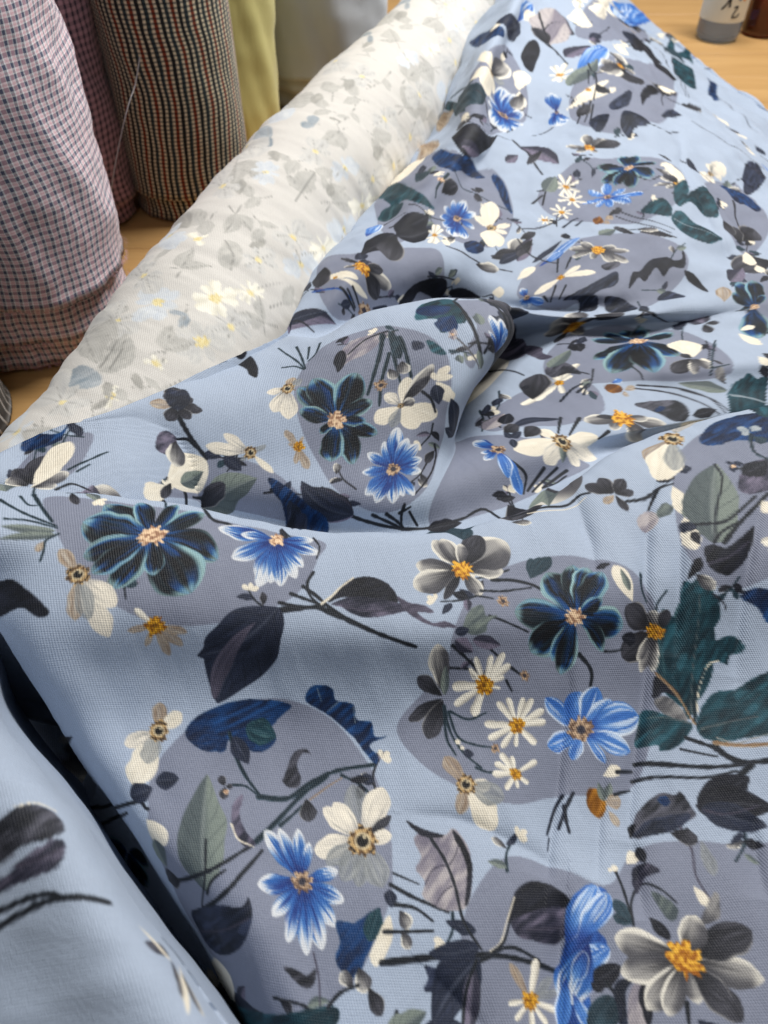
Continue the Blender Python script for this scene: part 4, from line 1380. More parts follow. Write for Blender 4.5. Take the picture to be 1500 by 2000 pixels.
('P','da',797,1531,841,1675,15,0),
('P','da',800,1531,895,1669,15,0),
('P','da',804,1527,960,1606,15,0),
('P','da',805,1524,967,1545,15,0),
('P','da',800,1516,895,1423,20,0),
('P','da',793,1515,778,1408,15,0),
('P','da',788,1515,698,1403,15,0),
('P','da',783,1523,608,1534,15,0),
('P','da',784,1518,626,1451,15,0),
('P','da',788,1530,688,1654,15,0),
('P','da',791,1531,748,1676,15,0),
('C','ye',794,1522,42),
('P','da',754,1268,651,1320,20,0),
('P','da',757,1271,690,1375,20,0),
('P','da',760,1270,751,1358,20,0),
('P','da',769,1269,891,1334,14,0),
('P','da',765,1262,831,1215,20,0),
('P','da',761,1260,767,1189,20,0),
('P','da',757,1259,699,1179,20,0),
('P','da',753,1264,634,1260,20,0),
('C','ye',761,1265,30),
('P','tan',479,1212,375,1353,26,0),
('P','cw',493,1203,618,1195,34,0),
('P','cr',494,1190,625,980,28,0),
('P','tan',483,1194,440,1052,26,0),
('P','cr',491,1194,570,1053,26,0),
('P','cg',498,1199,686,1131,30,0),
('C','br',485,1203,46),
('S','stem',26,[1191,1900,1242,1841,1258,1790,1245,1728]),
('P','ts',935,2401,970,2551,20,0),
('P','ts',935,2401,1030,2555,20,0),
('P','ts',935,2401,1095,2551,20,0),
('P','cr',1550,2200,1472,2449,22,0),
('P','gg',1538,2268,1507,2421,15,0),
('S','ts',18,[1639,2394,1630,2295,1657,2196]),
('S','ts',14,[1771,2258,1711,2185,1692,2118]),
('P','bk',1361,2444,1454,2466,20,0),
('P','tl',1810,1600,1948,2314,20,0),
('P','tl',1798,1590,1739,2146,22,0),
('D','tl',3,[1880,2313,1948,2262,2010,2272,2047,2196,2075,2094,2005,1988,2010,1953,2134,1976,2190,1932,2188,1883,2107,1864,2086,1814,1999,1840,1920,1759,1834,1567,1790,1541,1771,1710,1716,1853,1709,1996,1732,2140,1808,2093,1839,2135]),
('S','gg',8,[1825,1568,1872,1790,1925,2015,1957,2216]),
('S','cr',11,[1851,1552,1899,1704,1965,1814,2029,1839]),
('S','ts',20,[1830,1511,1877,1677,1943,1798]),
('D','tl',4,[1831,1468,1890,1592,1989,1672,2109,1680,2241,1745,2432,1770,2506,1568,2333,1426,2124,1408,1921,1398]),
('S','gg',11,[1856,1475,2007,1500,2186,1518]),
('S','wst',8,[1927,1420,2031,1385,2213,1417]),
('D','tl',4,[1811,1506,1668,1560,1558,1592,1504,1496,1477,1399,1586,1395,1593,1364,1685,1378,1775,1443]),
('S','gg',8,[1805,1506,1679,1540,1569,1550]),
('D','bk',4,[1664,1776,1779,1668,1752,1649,1690,1680,1623,1649,1625,1702]),
('S','tan',17,[1656,1785,1763,1660,1828,1505]),
('D','gr',4,[1621,1638,1716,1651,1795,1527,1668,1560]),
('P','gd',1680,2026,1502,2172,38,0),
('P','gd',1677,2009,1453,1880,34,0),
('P','gr',1685,2004,1572,1796,16,0),
('P','gr',1689,2004,1641,1794,12,0),
('P','gr',1691,2025,1681,2142,25,0),
('P','gd',1697,2024,1776,2138,30,0),
('P','gr',1683,2008,1553,1859,16,0),
('C','ye',1692,2017,41),
('P','bk',1555,1973,1459,1991,40,0),
('S','stem',14,[1350,1915,1413,1915,1462,1925]),
('P','an',1166,2141,1045,2439,31,0),
('P','an',1176,2144,1215,2480,24,0),
('P','an',1182,2142,1306,2456,26,0),
('P','an',1187,2140,1386,2412,26,0),
('P','an',1192,2118,1475,2057,35,0),
('P','an',1152,2125,805,2174,32,0),
('P','an',1157,2110,889,1926,31,0),
('P','an',1165,2107,1025,1870,20,0),
('P','an',1168,2103,1072,1795,21,0),
('P','an',1184,2110,1340,1918,20,12),
('P','an',1185,2129,1353,2229,24,0),
('C','pe',1174,2122,52),
('P','blu',1151,1506,970,1668,22,0),
('P','blu',1163,1508,1166,1702,42,0),
('P','blu',1170,1509,1285,1721,28,0),
('P','blu',1175,1505,1365,1652,20,0),
('P','blu',1185,1500,1531,1573,26,0),
('P','blu',1179,1488,1438,1380,20,0),
('P','blu',1170,1485,1279,1319,14,0),
('P','blu',1158,1486,1091,1335,24,0),
('P','blu',1151,1490,963,1410,26,0),
('C','bt',1163,1495,62),
('S','stem',23,[925,2939,1110,2977,1300,2978,1406,3042,1481,3039]),
('S','cr',9,[1032,2946,1290,2945,1449,3014]),
('P','gr',907,2868,1039,2845,20,0),
('P','gd',1616,2993,1473,3113,26,0),
('P','gd',1623,2996,1584,3154,30,0),
('P','gd',1631,2993,1727,3117,30,0),
('P','gd',1633,2986,1757,2997,30,0),
('P','tan',1620,2982,1537,2923,30,0),
('P','gd',1628,2977,1672,2845,20,0),
('S','stem',26,[1688,2922,1803,2938,1917,3005,2011,3019]),
('S','stem',23,[1915,3001,1853,2920,1806,2850]),
('D','li2',3,[1714,2789,1803,2842,1839,2779,1817,2722,1744,2687,1706,2723]),
('D','gg',3,[1840,2813,1903,2873,1952,2837,1921,2784,1843,2762]),
('P','bk',1937,3059,2061,3132,35,0),
('P','dk',2074,3130,2182,3146,40,0),
('P','cw',2234,3511,2910,4459,20,0),
('P','tan',2175,3439,1933,3263,22,0),
('P','cr',2176,3428,1951,3071,26,0),
('P','cg',2184,3431,2074,3130,20,0),
('C','br',2191,3451,63),
('P','cr',2003,2997,2020,2749,26,0),
('P','cr',1990,2754,1980,2495,22,0),
('P','gg',1989,2797,2053,2743,40,0),
('P','bk',2001,2626,2014,2528,30,0),
('P','gg',2100,2523,2347,3160,24,4),
('S','stem',16,[2334,3152,2321,3006,2189,2761,2105,2530]),
('S','stem',25,[1951,2683,2100,2667,2226,2678,2459,2845]),
('S','stem',28,[2159,2523,2316,2676,2542,2857]),
('S','stem',21,[2102,2531,2168,2598,2281,2661]),
('P','dk',1939,2693,2037,2640,35,0),
('D','lil',3,[2399,2966,2499,3089,2619,3141,2739,3082,2696,2913,2551,2877,2436,2865,2388,2900]),
('P','bk',2456,3026,2654,3112,30,0),
('S','stem',20,[2464,3082,2588,3107,2748,3173]),
('P','dk',2435,3130,2415,3168,40,0),
('P','dk',2440,3128,2504,3137,40,0),
('P','dk',2435,3123,2413,3058,40,0),
('C','pe',2436,3112,16),
('D','bk',3,[2026,2485,2083,2518,2165,2493,2277,2564,2376,2641,2352,2557,2262,2410,2188,2345,2124,2319,2038,2370]),
('S','lin',12,[2035,2397,2164,2434,2323,2541]),
('D','bk',4,[1951,2423,2000,2435,1989,2368,1914,2326,1897,2318]),
('P','gr',1947,2339,2051,2240,30,0),
('S','gd',12,[2033,2212,2090,2165,2107,2121]),
('D','bu',3,[2214,2189,2279,2236,2371,2224,2448,2187,2435,2043,2340,2043,2300,2115]),
('P','cr',2455,2721,2540,2775,50,0),
('D','bu',4,[2361,3434,2506,3555,2695,3606,2888,3591,3087,3518,3002,3348,2739,3293,2569,3351,2429,3333,2355,3354]),
('P','wbl',2678,3417,2627,3475,40,0),
('P','wbl',2677,3413,2622,3394,40,0),
('P','wbl',2685,3416,2751,3454,40,0),
('S','ts',23,[2671,3393,2616,3242,2644,3161,2727,3128]),
('P','ts',2674,3364,2718,3285,40,0),
('S','stem',27,[1451,1309,1662,1286,1883,1264,2023,1265]),
('S','stem',19,[1414,1219,1561,1230,1813,1215,1986,1235]),
('S','stem',38,[1902,1372,1966,1307,2054,1274,2282,1277]),
('S','stem',25,[1757,1430,1848,1392,1910,1360]),
('S','stem',16,[1712,1371,1899,1319]),
('S','stem',38,[2063,1259,1974,1198,1926,1175]),
('S','tan',25,[1906,1394,2054,1367,2310,1359]),
('P','bk',1729,1070,2041,1199,26,0),
('P','bk',1715,1071,2113,1030,24,5),
('P','dk',1738,1056,2045,943,22,0),
('S','lin',13,[1750,1051,1862,1022,2033,1049]),
('D','gd',4,[1344,961,1408,1067,1540,1147,1616,1134,1655,1151,1688,1072,1694,1020,1579,981,1461,951,1373,927]),
('D','dk',4,[1353,953,1451,1015,1595,1037,1677,1034,1603,972,1457,938,1375,935]),
('P','bu',1518,1116,1585,1102,40,0),
('D','bk',2,[1334,987,1376,1004,1353,953,1332,936]),
('S','dk',18,[1013,1154,964,1090,901,964]),
('S','dk',21,[1070,1164,1019,1089,965,989]),
('S','dk',21,[1010,1102,1009,1024,1015,968]),
('S','dk',7,[910,948,891,885]),
('D','brn',4,[1151,1178,1195,1188,1238,1163,1242,1097,1210,1046,1163,1058,1138,1105]),
('P','gg',1239,1124,1220,1219,25,0),
('P','gg',1256,1136,1285,1214,25,0),
('P','tan',1237,1111,1325,1121,45,0),
('P','tan',1248,1071,1286,993,25,0),
('P','cr',1255,1250,1357,1287,30,0),
('S','stem',22,[1332,1266,1426,1272]),
('S','stem',19,[1298,1151,1390,1172]),
('S','stem',30,[16,358,275,388,519,398,661,385,849,340]),
('S','stem',19,[519,398,642,431,768,378]),
('S','stem',22,[62,693,185,637,348,578]),
('S','stem',19,[81,605,183,592,270,537]),
('S','stem',19,[28,485,129,489,268,496]),
('S','stem',21,[530,393,418,347,315,314]),
('S','stem',12,[79,747,208,701]),
('P','dk',488,431,241,404,22,5),
('P','dk',478,495,332,538,20,0),
('P','dk',56,670,67,589,40,0),
('P','gr',106,579,155,503,40,0),
('P','gr',116,491,152,417,35,0),
('D','li2',4,[192,920,253,959,354,943,405,979,468,898,483,773,451,617,398,583,311,593,224,645,240,709,196,769,225,832]),
('D','bk',2,[151,1014,240,972,349,943,305,927,225,941]),
('D','bk',2,[399,974,451,911,485,797,462,652,433,611,457,772,434,872,411,910]),
('S','stem',17,[283,921,346,821,389,699,420,539,497,421]),
('S','lin',7,[350,796,283,771,239,697]),
('S','lin',7,[382,699,328,663,286,604]),
('S','lin',7,[371,796,406,847,423,898]),
('D','bk',2,[635,539,682,665,753,719,843,719,924,675,968,610,887,606,785,588,680,544]),
('D','lil',3,[655,539,759,584,888,611,954,592,924,505,862,451,766,456,684,474]),
('S','lin',12,[724,506,823,513,923,527]),
('S','cr',9,[539,414,592,453,630,539,680,648]),
('S','stem',14,[549,410,606,453,645,539]),
('D','dk',3,[224,356,309,330,319,306,257,253,216,261,237,305]),
('P','dk',481,385,252,120,28,-6),
('P','lil',454,348,417,73,14,0),
('S','stem',18,[469,377,417,266,392,130]),
('P','tan',699,229,626,368,14,0),
('P','da',707,230,756,385,15,0),
('P','cg',711,226,822,316,15,0),
('P','cg',713,222,846,261,13,0),
('P','da',712,218,829,181,15,0),
('P','da',708,214,771,128,15,0),
('P','da',704,213,701,109,15,0),
('P','da',700,215,628,144,15,0),
('P','da',698,219,603,207,15,0),
('C','ye',704,220,34),
('D','bld',3,[837,205,868,367,950,538,1048,663,1108,702,1149,661,1097,559,1055,511,1093,449,1057,344,980,283,961,155,892,69,816,70]),
('P','blu',905,451,1098,707,22,0),
('P','blu',954,455,1155,664,20,0),
('P','blu',869,315,1098,428,24,0),
('P','bl',1006,446,865,205,30,0),
('P','blu',883,315,827,108,16,0),
('P','blu',899,244,948,107,20,0),
('S','wpb',5,[895,274,920,366,971,412,994,382,967,314,926,294]),
('S','wpb',6,[1048,537,1122,608,1136,668]),
('P','bk',999,283,1135,354,30,0),
('P','bk',987,283,1039,253,40,0),
('S','stem',18,[1057,283,1090,222,1104,124]),
('D','dk',3,[1089,272,1166,306,1188,298,1133,242,1111,105,1074,144]),
('D','li2',3,[1138,222,1184,282,1218,251,1200,105,1122,105]),
('D','ts',4,[972,203,1069,232,1070,125,943,107]),
('P','bk',1218,282,1206,105,15,0),
('S','stem',17,[1211,793,1233,672,1236,522]),
('S','stem',14,[1236,522,1256,625,1328,713,1408,681,1471,617]),
('P','ts',1233,531,1169,638,28,0),
('P','ts',1232,526,1147,563,28,0),
('D','gg',3,[1367,670,1433,634,1469,588,1444,544,1398,556]),
('P','cr',1200,774,1179,788,50,0),
('P','cr',1203,775,1222,805,50,0),
('P','cr',1285,816,1346,865,40,0),
('P','bk',1358,890,1373,809,30,0),
('D','lil',4,[1310,791,1380,809,1433,764,1354,741,1303,671,1291,718]),
('S','lin',12,[1603,972,1625,857,1605,735,1640,616,1653,548]),
('P','gd',1542,949,1676,906,30,0),
('P','cg',1689,905,1692,730,20,0),
('P','cr',1577,689,1620,595,25,0),
('D','gr',4,[1608,595,1679,660,1663,559,1608,524,1562,530]),
('P','bk',1395,458,1323,557,25,0),
('S','stem',20,[1392,203,1377,106]),
('P','gr',1421,385,1131,466,24,0),
('P','gr',1420,376,1127,319,22,0),
('P','gr',1425,368,1210,178,20,0),
('P','gr',1430,366,1294,155,20,0),
('P','gr',1439,369,1441,199,28,0),
('P','gr',1450,376,1624,308,36,0),
('P','gr',1458,374,1758,283,20,0),
('P','gd',1459,386,1778,480,22,0),
('P','gr',1446,390,1551,557,34,0),
('P','gd',1449,365,1611,133,24,0),
('P','gd',1448,369,1591,202,20,0),
('C','or_',1439,380,71),
('P','cr',1583,4226,1189,4149,22,0),
('P','cr',1600,4238,1470,4359,30,0),
('P','cr',1627,4235,1931,4314,22,0),
('P','cw',1625,4223,1882,4111,24,0),
('P','cw',1596,4219,1400,4040,24,0),
('P','cw',1614,4218,1699,4026,24,0),
('P','gg',1605,4220,1554,4056,20,0),
('C','br',1608,4230,63),
('S','stem',26,[1131,4043,1214,3942,1163,3799]),
('S','stem',26,[1384,4005,1205,3821]),
('S','stem',27,[1500,4013,1241,3807]),
('S','stem',27,[1580,3989,1334,3833]),
('S','stem',24,[1698,4530,1610,4319]),
('S','stem',28,[1841,4519,1695,4305]),
('S','stem',28,[2029,4382,1926,4288]),
('P','dk',1276,4419,1711,4507,10,12),
('P','bl',1063,4195,933,4397,25,0),
('P','bl',1062,4183,915,4190,20,0),
('P','blu',1076,4159,1142,3786,14,0),
('P','blu',1070,4167,1051,3922,24,0),
('P','bl',1061,4177,898,4086,20,0),
('C','bt',1071,4183,54),
('P','gd',1195,4372,1330,4455,40,0),
('P','li2',1084,4483,1299,4671,30,0),
('P','bk',1239,4490,1334,4652,35,0),
('P','gd',1333,4290,1475,4399,40,0),
('P','dk',1225,4294,1201,4386,30,0),
('P','dk',1233,4292,1330,4360,30,0),
('P','dk',1226,4281,1203,4171,30,0),
('P','gr',2164,4533,1862,4484,20,0),
('P','gr',2175,4528,2055,4405,26,0),
('P','gr',2191,4522,2322,4292,34,0),
('P','gr',2203,4535,2509,4509,20,0),
('P','gr',2195,4538,2387,4567,20,0),
('P','gd',2171,4536,1976,4537,15,0),
('C','or_',2183,4536,81),
('D','gd',4,[2325,4720,2456,4762,2652,4780,2722,4697,2698,4579,2577,4547,2458,4640]),
('P','bk',2743,4604,2946,4656,20,0),
('S','gd',16,[2402,4941,2693,4904,2904,4781,3013,4629]),
('S','gd',16,[2374,4908,2642,4859,2844,4722,2955,4619]),
('S','gd',16,[2728,4882,2938,4757,3038,4656]),
('D','tl',4,[3075,4796,3146,4920,3248,4988,3293,5026,3355,4966,3445,4933,3022,3702,2810,3631,3054,4666]),
('S','wbl',20,[3113,4812,3241,4784,3437,4695]),
('P','gg',3090,4852,2722,4946,14,0),
('P','gr',3084,4921,3037,5038,30,0),
('D','brn',3,[2137,4915,2188,4961,2270,4939,2267,4876,2182,4854]),
('P','tan',2288,4890,2380,4931,30,0),
('P','tan',2282,4883,2290,4809,30,0),
('P','blu',2210,4971,2297,5007,30,0),
('S','dk',25,[1765,4769,1878,4909,1987,4986]),
('S','dk',25,[1922,4874,2032,4976]),
('S','dk',21,[1959,4834,2008,4936]),
('P','da',1827,5055,2012,5304,13,0),
('P','da',1823,5044,1934,5116,20,0),
('P','da',1820,5053,1881,5276,20,0),
('P','da',1815,5050,1803,5230,20,0),
('P','da',1810,5036,1725,4983,20,0),
('P','da',1795,5024,1473,4788,12,0),
('P','da',1802,5027,1586,4843,15,0),
('P','da',1816,5030,1813,4883,20,0),
('C','ye',1816,5039,34),
('P','gd',1573,4869,1697,5253,30,0),
('P','bk',1539,5067,1604,5102,40,0),
('D','gd',4,[1751,5277,1848,5432,1937,5339,2002,5117,1909,5153,1788,5140]),
('S','stem',21,[1946,5185,2058,5098]),
('P','gg',1794,5309,1980,5628,20,0),
('P','an',2504,5631,2149,5784,20,0),
('P','an',2504,5604,2137,5343,21,0),
('P','an',2509,5589,2231,5088,24,0),
('P','an',2521,5638,2419,5913,31,0),
('P','an',2530,5639,2583,5925,31,0),
('P','an',2546,5629,2842,5753,24,0),
('P','an',2542,5598,2772,5243,28,0),
('P','an',2529,5587,2555,5049,24,0),
('P','an',2511,5638,2260,5913,18,0),
('C','pe',2527,5621,68),
('S','stem',17,[2397,5168,2447,5060,2456,4991]),
('P','gr',1920,6054,1682,6281,36,0),
('P','gr',1939,6047,2011,6148,30,0),
('P','gr',1920,6041,1696,6052,24,0),
('P','gd',1929,6028,1842,5840,20,0),
('P','gr',1943,6033,2072,5919,30,0),
('P','gd',1943,6046,2074,6147,20,0),
('C','or_',1935,6040,57),
('P','cr',2881,5226,2873,5598,34,0),
('P','cr',2886,5223,2955,5544,25,0),
('P','gd',2877,5207,2804,5280,40,0),
('P','gd',2870,5193,2687,5042,30,0),
('P','gr',2889,5194,3001,5067,30,0),
('P','gr',2880,5191,2854,5020,25,0),
('S','ts',21,[3143,5520,3029,5187,2974,5006]),
('S','ts',16,[3001,5067,3149,5109]),
('D','gr',3,[3019,5052,3083,5076,3090,4957,3023,4973]),
('S','gd',23,[2409,6175,2695,6011,2951,5902]),
('D','dk',4,[2052,6369,2118,6401,2269,6333,2387,6189,2234,6178,2073,6268]),
('D','dk',5,[1661,6452,1917,6551,2086,6643,2225,6697,2199,6547,2031,6488,1898,6394,1796,6283,1791,6395]),
('D','dk',4,[1824,6387,1972,6425,1971,6308,1847,6293]),
('P','gd',1957,6198,2277,6100,25,0),
('P','lil',3105,5858,2955,5978,35,0),
('P','lil',3114,5862,3102,6038,30,0),
('P','gd',3122,5850,3235,5838,35,0),
('P','gd',3116,5840,3135,5677,30,0),
('D','bk',3,[2305,6466,2378,6671,2453,6683,2581,6810,2734,6811,2806,6754,2883,6775,2905,6884,2930,6853,2879,6646,2757,6662,2668,6571,2607,6687,2487,6549,2424,6591]),
('D','bk',2,[2872,6605,2960,6555,3088,6309,2912,6467]),
('D','dk',2,[2578,6316,2698,6396,2856,6251,2664,6265]),
('P','bu',2458,4640,2558,4705,20,0),
('P','an',3518,6089,3314,6285,24,0),
('P','an',3522,6099,3386,6455,26,0),
('P','an',3532,6102,3546,6494,24,0),
('P','an',3536,6088,3620,6263,24,0),
('P','an',3535,6053,3606,5686,24,0),
('P','an',3528,6042,3491,5506,24,0),
('P','an',3524,6076,3415,6074,24,0),
('C','pe',3531,6077,41),
('P','tan',3231,6155,3228,6384,35,0),
('P','gd',3886,6927,3419,6706,30,0),
('P','cr',3357,5624,3472,5380,20,0),
('P','cr',3392,5675,3523,5768,30,0),
('P','cr',3395,5199,3455,5099,40,0),
('P','bk',3392,5099,3449,4974,30,0),
('D','lil',3,[1421,5988,1537,6004,1644,5813,1574,5702,1485,5812]),
('D','lin',4,[1589,5923,1740,5822,1769,5667,1837,5556,1758,5525,1686,5661]),
('S','bk',23,[1382,5691,1470,5534,1593,5280]),
('P','cr',1651,6749,1387,6593,14,0),
('P','cr',1689,6757,2019,6721,14,0),
('P','cr',1681,6765,1886,6856,16,0),
('P','cr',1660,6754,1529,6674,20,0),
('C','ye',1668,6759,34),
('P','blu',1473,6993,1952,7299,10,0),
('P','blu',1519,7021,1754,7150,20,0),
('P','dk',1419,7070,1770,7315,8,0),
('P','bl',1308,6592,1262,6722,30,0),
('P','blu',1307,6582,1244,6554,30,0),
('P','blu',1320,6578,1473,6478,25,0),
('P','bl',1312,6578,1339,6482,25,0),
('P','bl',1308,6579,1267,6501,30,0),
('C','bt',1311,6584,29),
('P','cr',1228,6838,1436,7002,20,0),
('S','stem',24,[1684,7050,1645,6854]),
('S','stem',24,[1811,7005,1736,6864]),
('S','stem',24,[1604,6655,1538,6469]),
('S','stem',23,[1702,6621,1623,6468]),
('S','stem',24,[1480,6543,1513,6476]),
('P','gr',2075,7045,1817,7143,16,0),
('P','gr',2075,7037,1822,7009,16,0),
('P','gr',2083,7049,1946,7206,22,0),
('P','gr',2111,7037,2415,7009,16,0),
('P','gr',2108,7026,2369,6827,16,0),
('P','gr',2104,7042,2296,7094,20,0),
('P','gr',2100,7027,2226,6837,26,0),
('P','gr',2086,7031,2007,6917,30,0),
('C','or_',2092,7039,59),
('D','gd',3,[2093,6817,2269,6845,2255,6769,2129,6730]),
('P','gr',1235,7132,1329,7411,40,0),
('P','lil',1259,7098,1462,7448,20,0),
('P','an',2704,8532,2387,8634,24,0),
('P','an',2705,8516,2396,8375,24,0),
('P','an',2723,8543,2699,8820,28,0),
('P','an',2733,8541,2861,8785,28,0),
('P','an',2743,8530,3032,8594,24,0),
('P','an',2737,8510,2928,8269,31,0),
('P','an',2722,8504,2689,8165,24,0),
('P','an',2712,8511,2515,8284,24,0),
('C','pe',2724,8525,44),
('P','blu',2395,8102,2117,8038,14,0),
('P','blu',2401,8117,2228,8274,20,0),
('P','blu',2414,8121,2436,8345,26,0),
('P','blu',2425,8111,2617,8188,20,0),
('P','blu',2432,8096,2748,7934,20,0),
('P','blu',2423,8089,2595,7821,18,0),
('P','blu',2411,8092,2398,7866,20,0),
('P','blu',2403,8095,2253,7918,16,0),
('C','bt',2412,8107,37),
('P','da',1998,8355,2139,8273,16,0),
('P','da',1993,8348,2048,8153,16,0),
('P','da',1984,8351,1906,8202,16,0),
('P','da',1979,8358,1826,8316,16,0),
('P','da',1979,8366,1818,8459,16,0),
('P','da',1987,8373,1948,8570,16,0),
('P','da',1994,8370,2072,8527,16,0),
('P','da',1999,8365,2149,8439,16,0),
('C','ye',1989,8360,33),
('P','da',2031,8140,2176,8062,16,0),
('P','da',2024,8134,2064,7950,16,0),
('P','da',2018,8137,1958,8012,16,0),
('P','da',2012,8143,1853,8109,16,0),
('P','da',2013,8150,1882,8219,16,0),
('P','da',2019,8155,1971,8307,16,0),
('P','da',2025,8154,2084,8280,16,0),
('P','da',2030,8149,2152,8212,16,0),
('C','ye',2022,8145,32),
('P','da',1870,7874,1968,7807,16,0),
('P','da',1865,7869,1901,7738,16,0),
('P','da',1860,7872,1807,7776,16,0),
('P','da',1856,7876,1750,7841,16,0),
('P','da',1856,7882,1741,7952,16,0),
('P','da',1861,7887,1828,8029,16,0),
('P','da',1866,7885,1914,7994,16,0),
('P','da',1870,7880,1979,7917,16,0),
('C','ye',1863,7878,31),
('P','da',1654,7723,1728,7666,16,0),
('P','da',1651,7720,1682,7613,16,0),
('P','da',1647,7721,1608,7635,16,0),
('P','da',1644,7724,1563,7693,16,0),
('P','da',1645,7729,1579,7769,16,0),
('P','da',1648,7732,1627,7827,16,0),
('P','da',1652,7731,1696,7806,16,0),
('P','da',1655,7727,1748,7743,16,0),
('C','ye',1649,7726,31),
('S','gd',27,[1647,8218,1771,8285,1913,8459]),
('S','gd',27,[1671,8008,1741,8241]),
('S','gd',27,[1564,8036,1694,8152]),
('P','gr',3140,8091,2885,8070,16,0),
('P','gr',3147,8102,3001,8256,30,0),
('P','gr',3147,8086,2996,7991,20,0),
('P','cr',3161,8122,3238,8580,26,0),
('P','gd',3151,8107,3074,8334,30,0),
('C','or_',3156,8092,48),
('D','tl',3,[3041,7765,3187,7873,3298,8032,3488,8175,3490,7903,3427,7523,3284,7575,3176,7712,3051,7645]),
('D','tl',3,[2929,7462,3036,7580,3177,7374,3381,7176,3323,7090,3205,7026,3031,7101,2937,7311]),
('D','tl',3,[2672,7681,2905,7823,2971,7645,2923,7481,2790,7546]),
('D','tl',3,[3025,7765,3109,8058,3284,8251,3243,7983,3106,7768]),
('S','wbl',15,[2951,7444,3127,7280,3322,7156]),
('S','gd',15,[2465,7765,2677,7512,2907,7251]),
('S','gd',15,[2422,7689,2616,7473,2866,7182]),
('S','gd',15,[2344,7441,2638,7330,2899,7097]),
('D','brn',3,[2156,7641,2245,7704,2267,7595,2177,7553]),
('P','tan',2291,7636,2386,7696,40,0),
('P','tan',2287,7627,2312,7545,40,0),
('S','dk',26,[1823,7572,1941,7678,2012,7705]),
('S','dk',25,[1961,7570,2046,7642]),
('P','gd',2523,7282,2350,7469,20,0),
('P','gd',2899,7097,2581,7310,12,0),
('P','lil',1590,9212,1972,8750,22,8),
('S','gd',34,[1511,9361,1648,9026,1755,8553]),
('P','gr',2370,9092,2097,9085,20,0),
('P','gr',2376,9084,2205,8945,20,0),
('P','gr',2386,9109,2374,9356,30,0),
('P','gr',2400,9102,2594,9239,30,0),
('P','gd',2409,9097,2757,9168,28,0),
('P','gr',2390,9085,2441,8960,30,0),
('C','or_',2387,9093,57),
('D','bk',3,[610,9290,716,9264,900,9130,1261,9330,963,8905,846,8743,654,8666]),
('S','gd',29,[1229,9308,1379,9307,1521,9339]),
('P','lil',671,8752,919,8823,30,0),
('D','bu',3,[332,8857,433,8972,606,8625,864,8711,1088,8562,984,8509,721,8460,466,8283]),
('D','bu',3,[1163,8580,1246,8573,1311,8242,1312,7838,1251,7996,1191,8304]),
('S','ts',26,[578,8318,671,8178,792,8108,1001,8081,1319,7888]),
('S','ts',20,[479,8198,355,7946,333,7798]),
('P','gd',399,7909,592,8151,30,0),
('P','gd',931,8142,863,8206,35,0),
('P','gd',939,8147,994,8294,35,0),
('P','gd',935,8128,929,7972,35,0),
('C','pe',391,8053,26),
('D','tl',4,[-366,8627,-304,8970,-2,8398,206,7775,330,7657,145,7635,-18,7889,-136,7876]),
('P','cr',-44,8572,-169,9606,35,0),
('P','gr',-239,8956,-375,8653,30,0),
('P','tl',-108,7924,-219,7481,30,0),
('P','tan',-327,8619,-327,8999,40,0),
('S','gd',19,[-220,7302,-79,7473,83,7472]),
('S','gd',19,[-168,7213,-3,7354,165,7445]),
('S','gd',20,[64,7657,249,7520,519,7556]),
('P','bk',-113,7076,-456,6604,20,0),
('P','bk',-95,7110,251,7502,30,0),
('P','bk',-99,7045,295,7322,28,0),
('P','gd',-116,7037,-224,6626,30,0),
('P','blu',-393,6996,-263,7370,20,0),
('P','bl',641,7664,469,7778,22,0),
('P','bl',649,7672,603,7920,22,0),
('P','bl',659,7675,771,7960,22,0),
('P','bl',666,7666,887,7818,22,0),
('P','bl',664,7650,847,7553,22,0),
('P','bl',652,7631,656,7226,22,0),
('P','bl',645,7630,530,7221,22,0),
('P','bl',641,7642,462,7424,22,0),
('P','bl',638,7653,426,7598,22,0),
('C','bt',652,7656,46),
('P','cr',1042,7632,868,7759,24,0),
('P','cr',1049,7642,984,7932,24,0),
('P','cr',1056,7649,1102,8045,24,0),
('P','cr',1066,7625,1260,7649,22,0),
('P','cr',1062,7616,1199,7487,20,0),
('P','cr',1054,7602,1069,7264,24,0),
('P','cr',1047,7599,938,7219,22,0),
('P','cr',1044,7608,899,7365,20,0),
('C','br',1053,7624,46),
('P','da',334,7220,408,7197,18,0),
('P','da',330,7211,334,7057,18,0),
('P','da',326,7209,275,7012,18,0),
('P','da',324,7210,231,7030,18,0),
('P','da',324,7217,231,7157,18,0),
('P','da',326,7226,272,7301,18,0),
('P','da',330,7232,339,7404,18,0),
('P','da',334,7233,397,7416,18,0),
('P','da',336,7229,435,7349,18,0),
('C','ye',330,7221,29),
('D','bu',3,[621,7121,765,7222,869,7145,756,7044,624,7019]),
('S','gd',19,[390,6997,614,6963,946,6963,1185,6947]),
('P','gd',955,7061,1278,7248,20,0),
('P','dk',1047,7024,1401,7329,12,0),
('P','bl',1484,10061,1171,9912,25,0),
('P','bl',1493,10082,1318,10272,25,0),
('P','bl',1508,10104,1574,10626,25,0),
('P','bl',1516,10099,1708,10558,25,0),
('P','bl',1521,10080,1786,10227,25,0),
('P','bl',1517,10057,1714,9848,25,0),
('P','bl',1507,10044,1559,9636,25,0),
('P','bl',1496,10037,1370,9522,25,0),
('P','bl',1485,10041,1190,9581,25,0),
('C','bt',1504,10070,62),
('P','cr',1296,10628,1020,10387,30,0),
('P','cr',1310,10672,1244,11117,22,0),
('P','cr',1320,10629,1414,10395,24,0),
('P','cr',1305,10613,1169,10125,24,0),
('P','cg',1330,10650,1589,10751,30,0),
('P','gr',1336,10675,1676,11164,25,0),
('C','br',1314,10644,56),
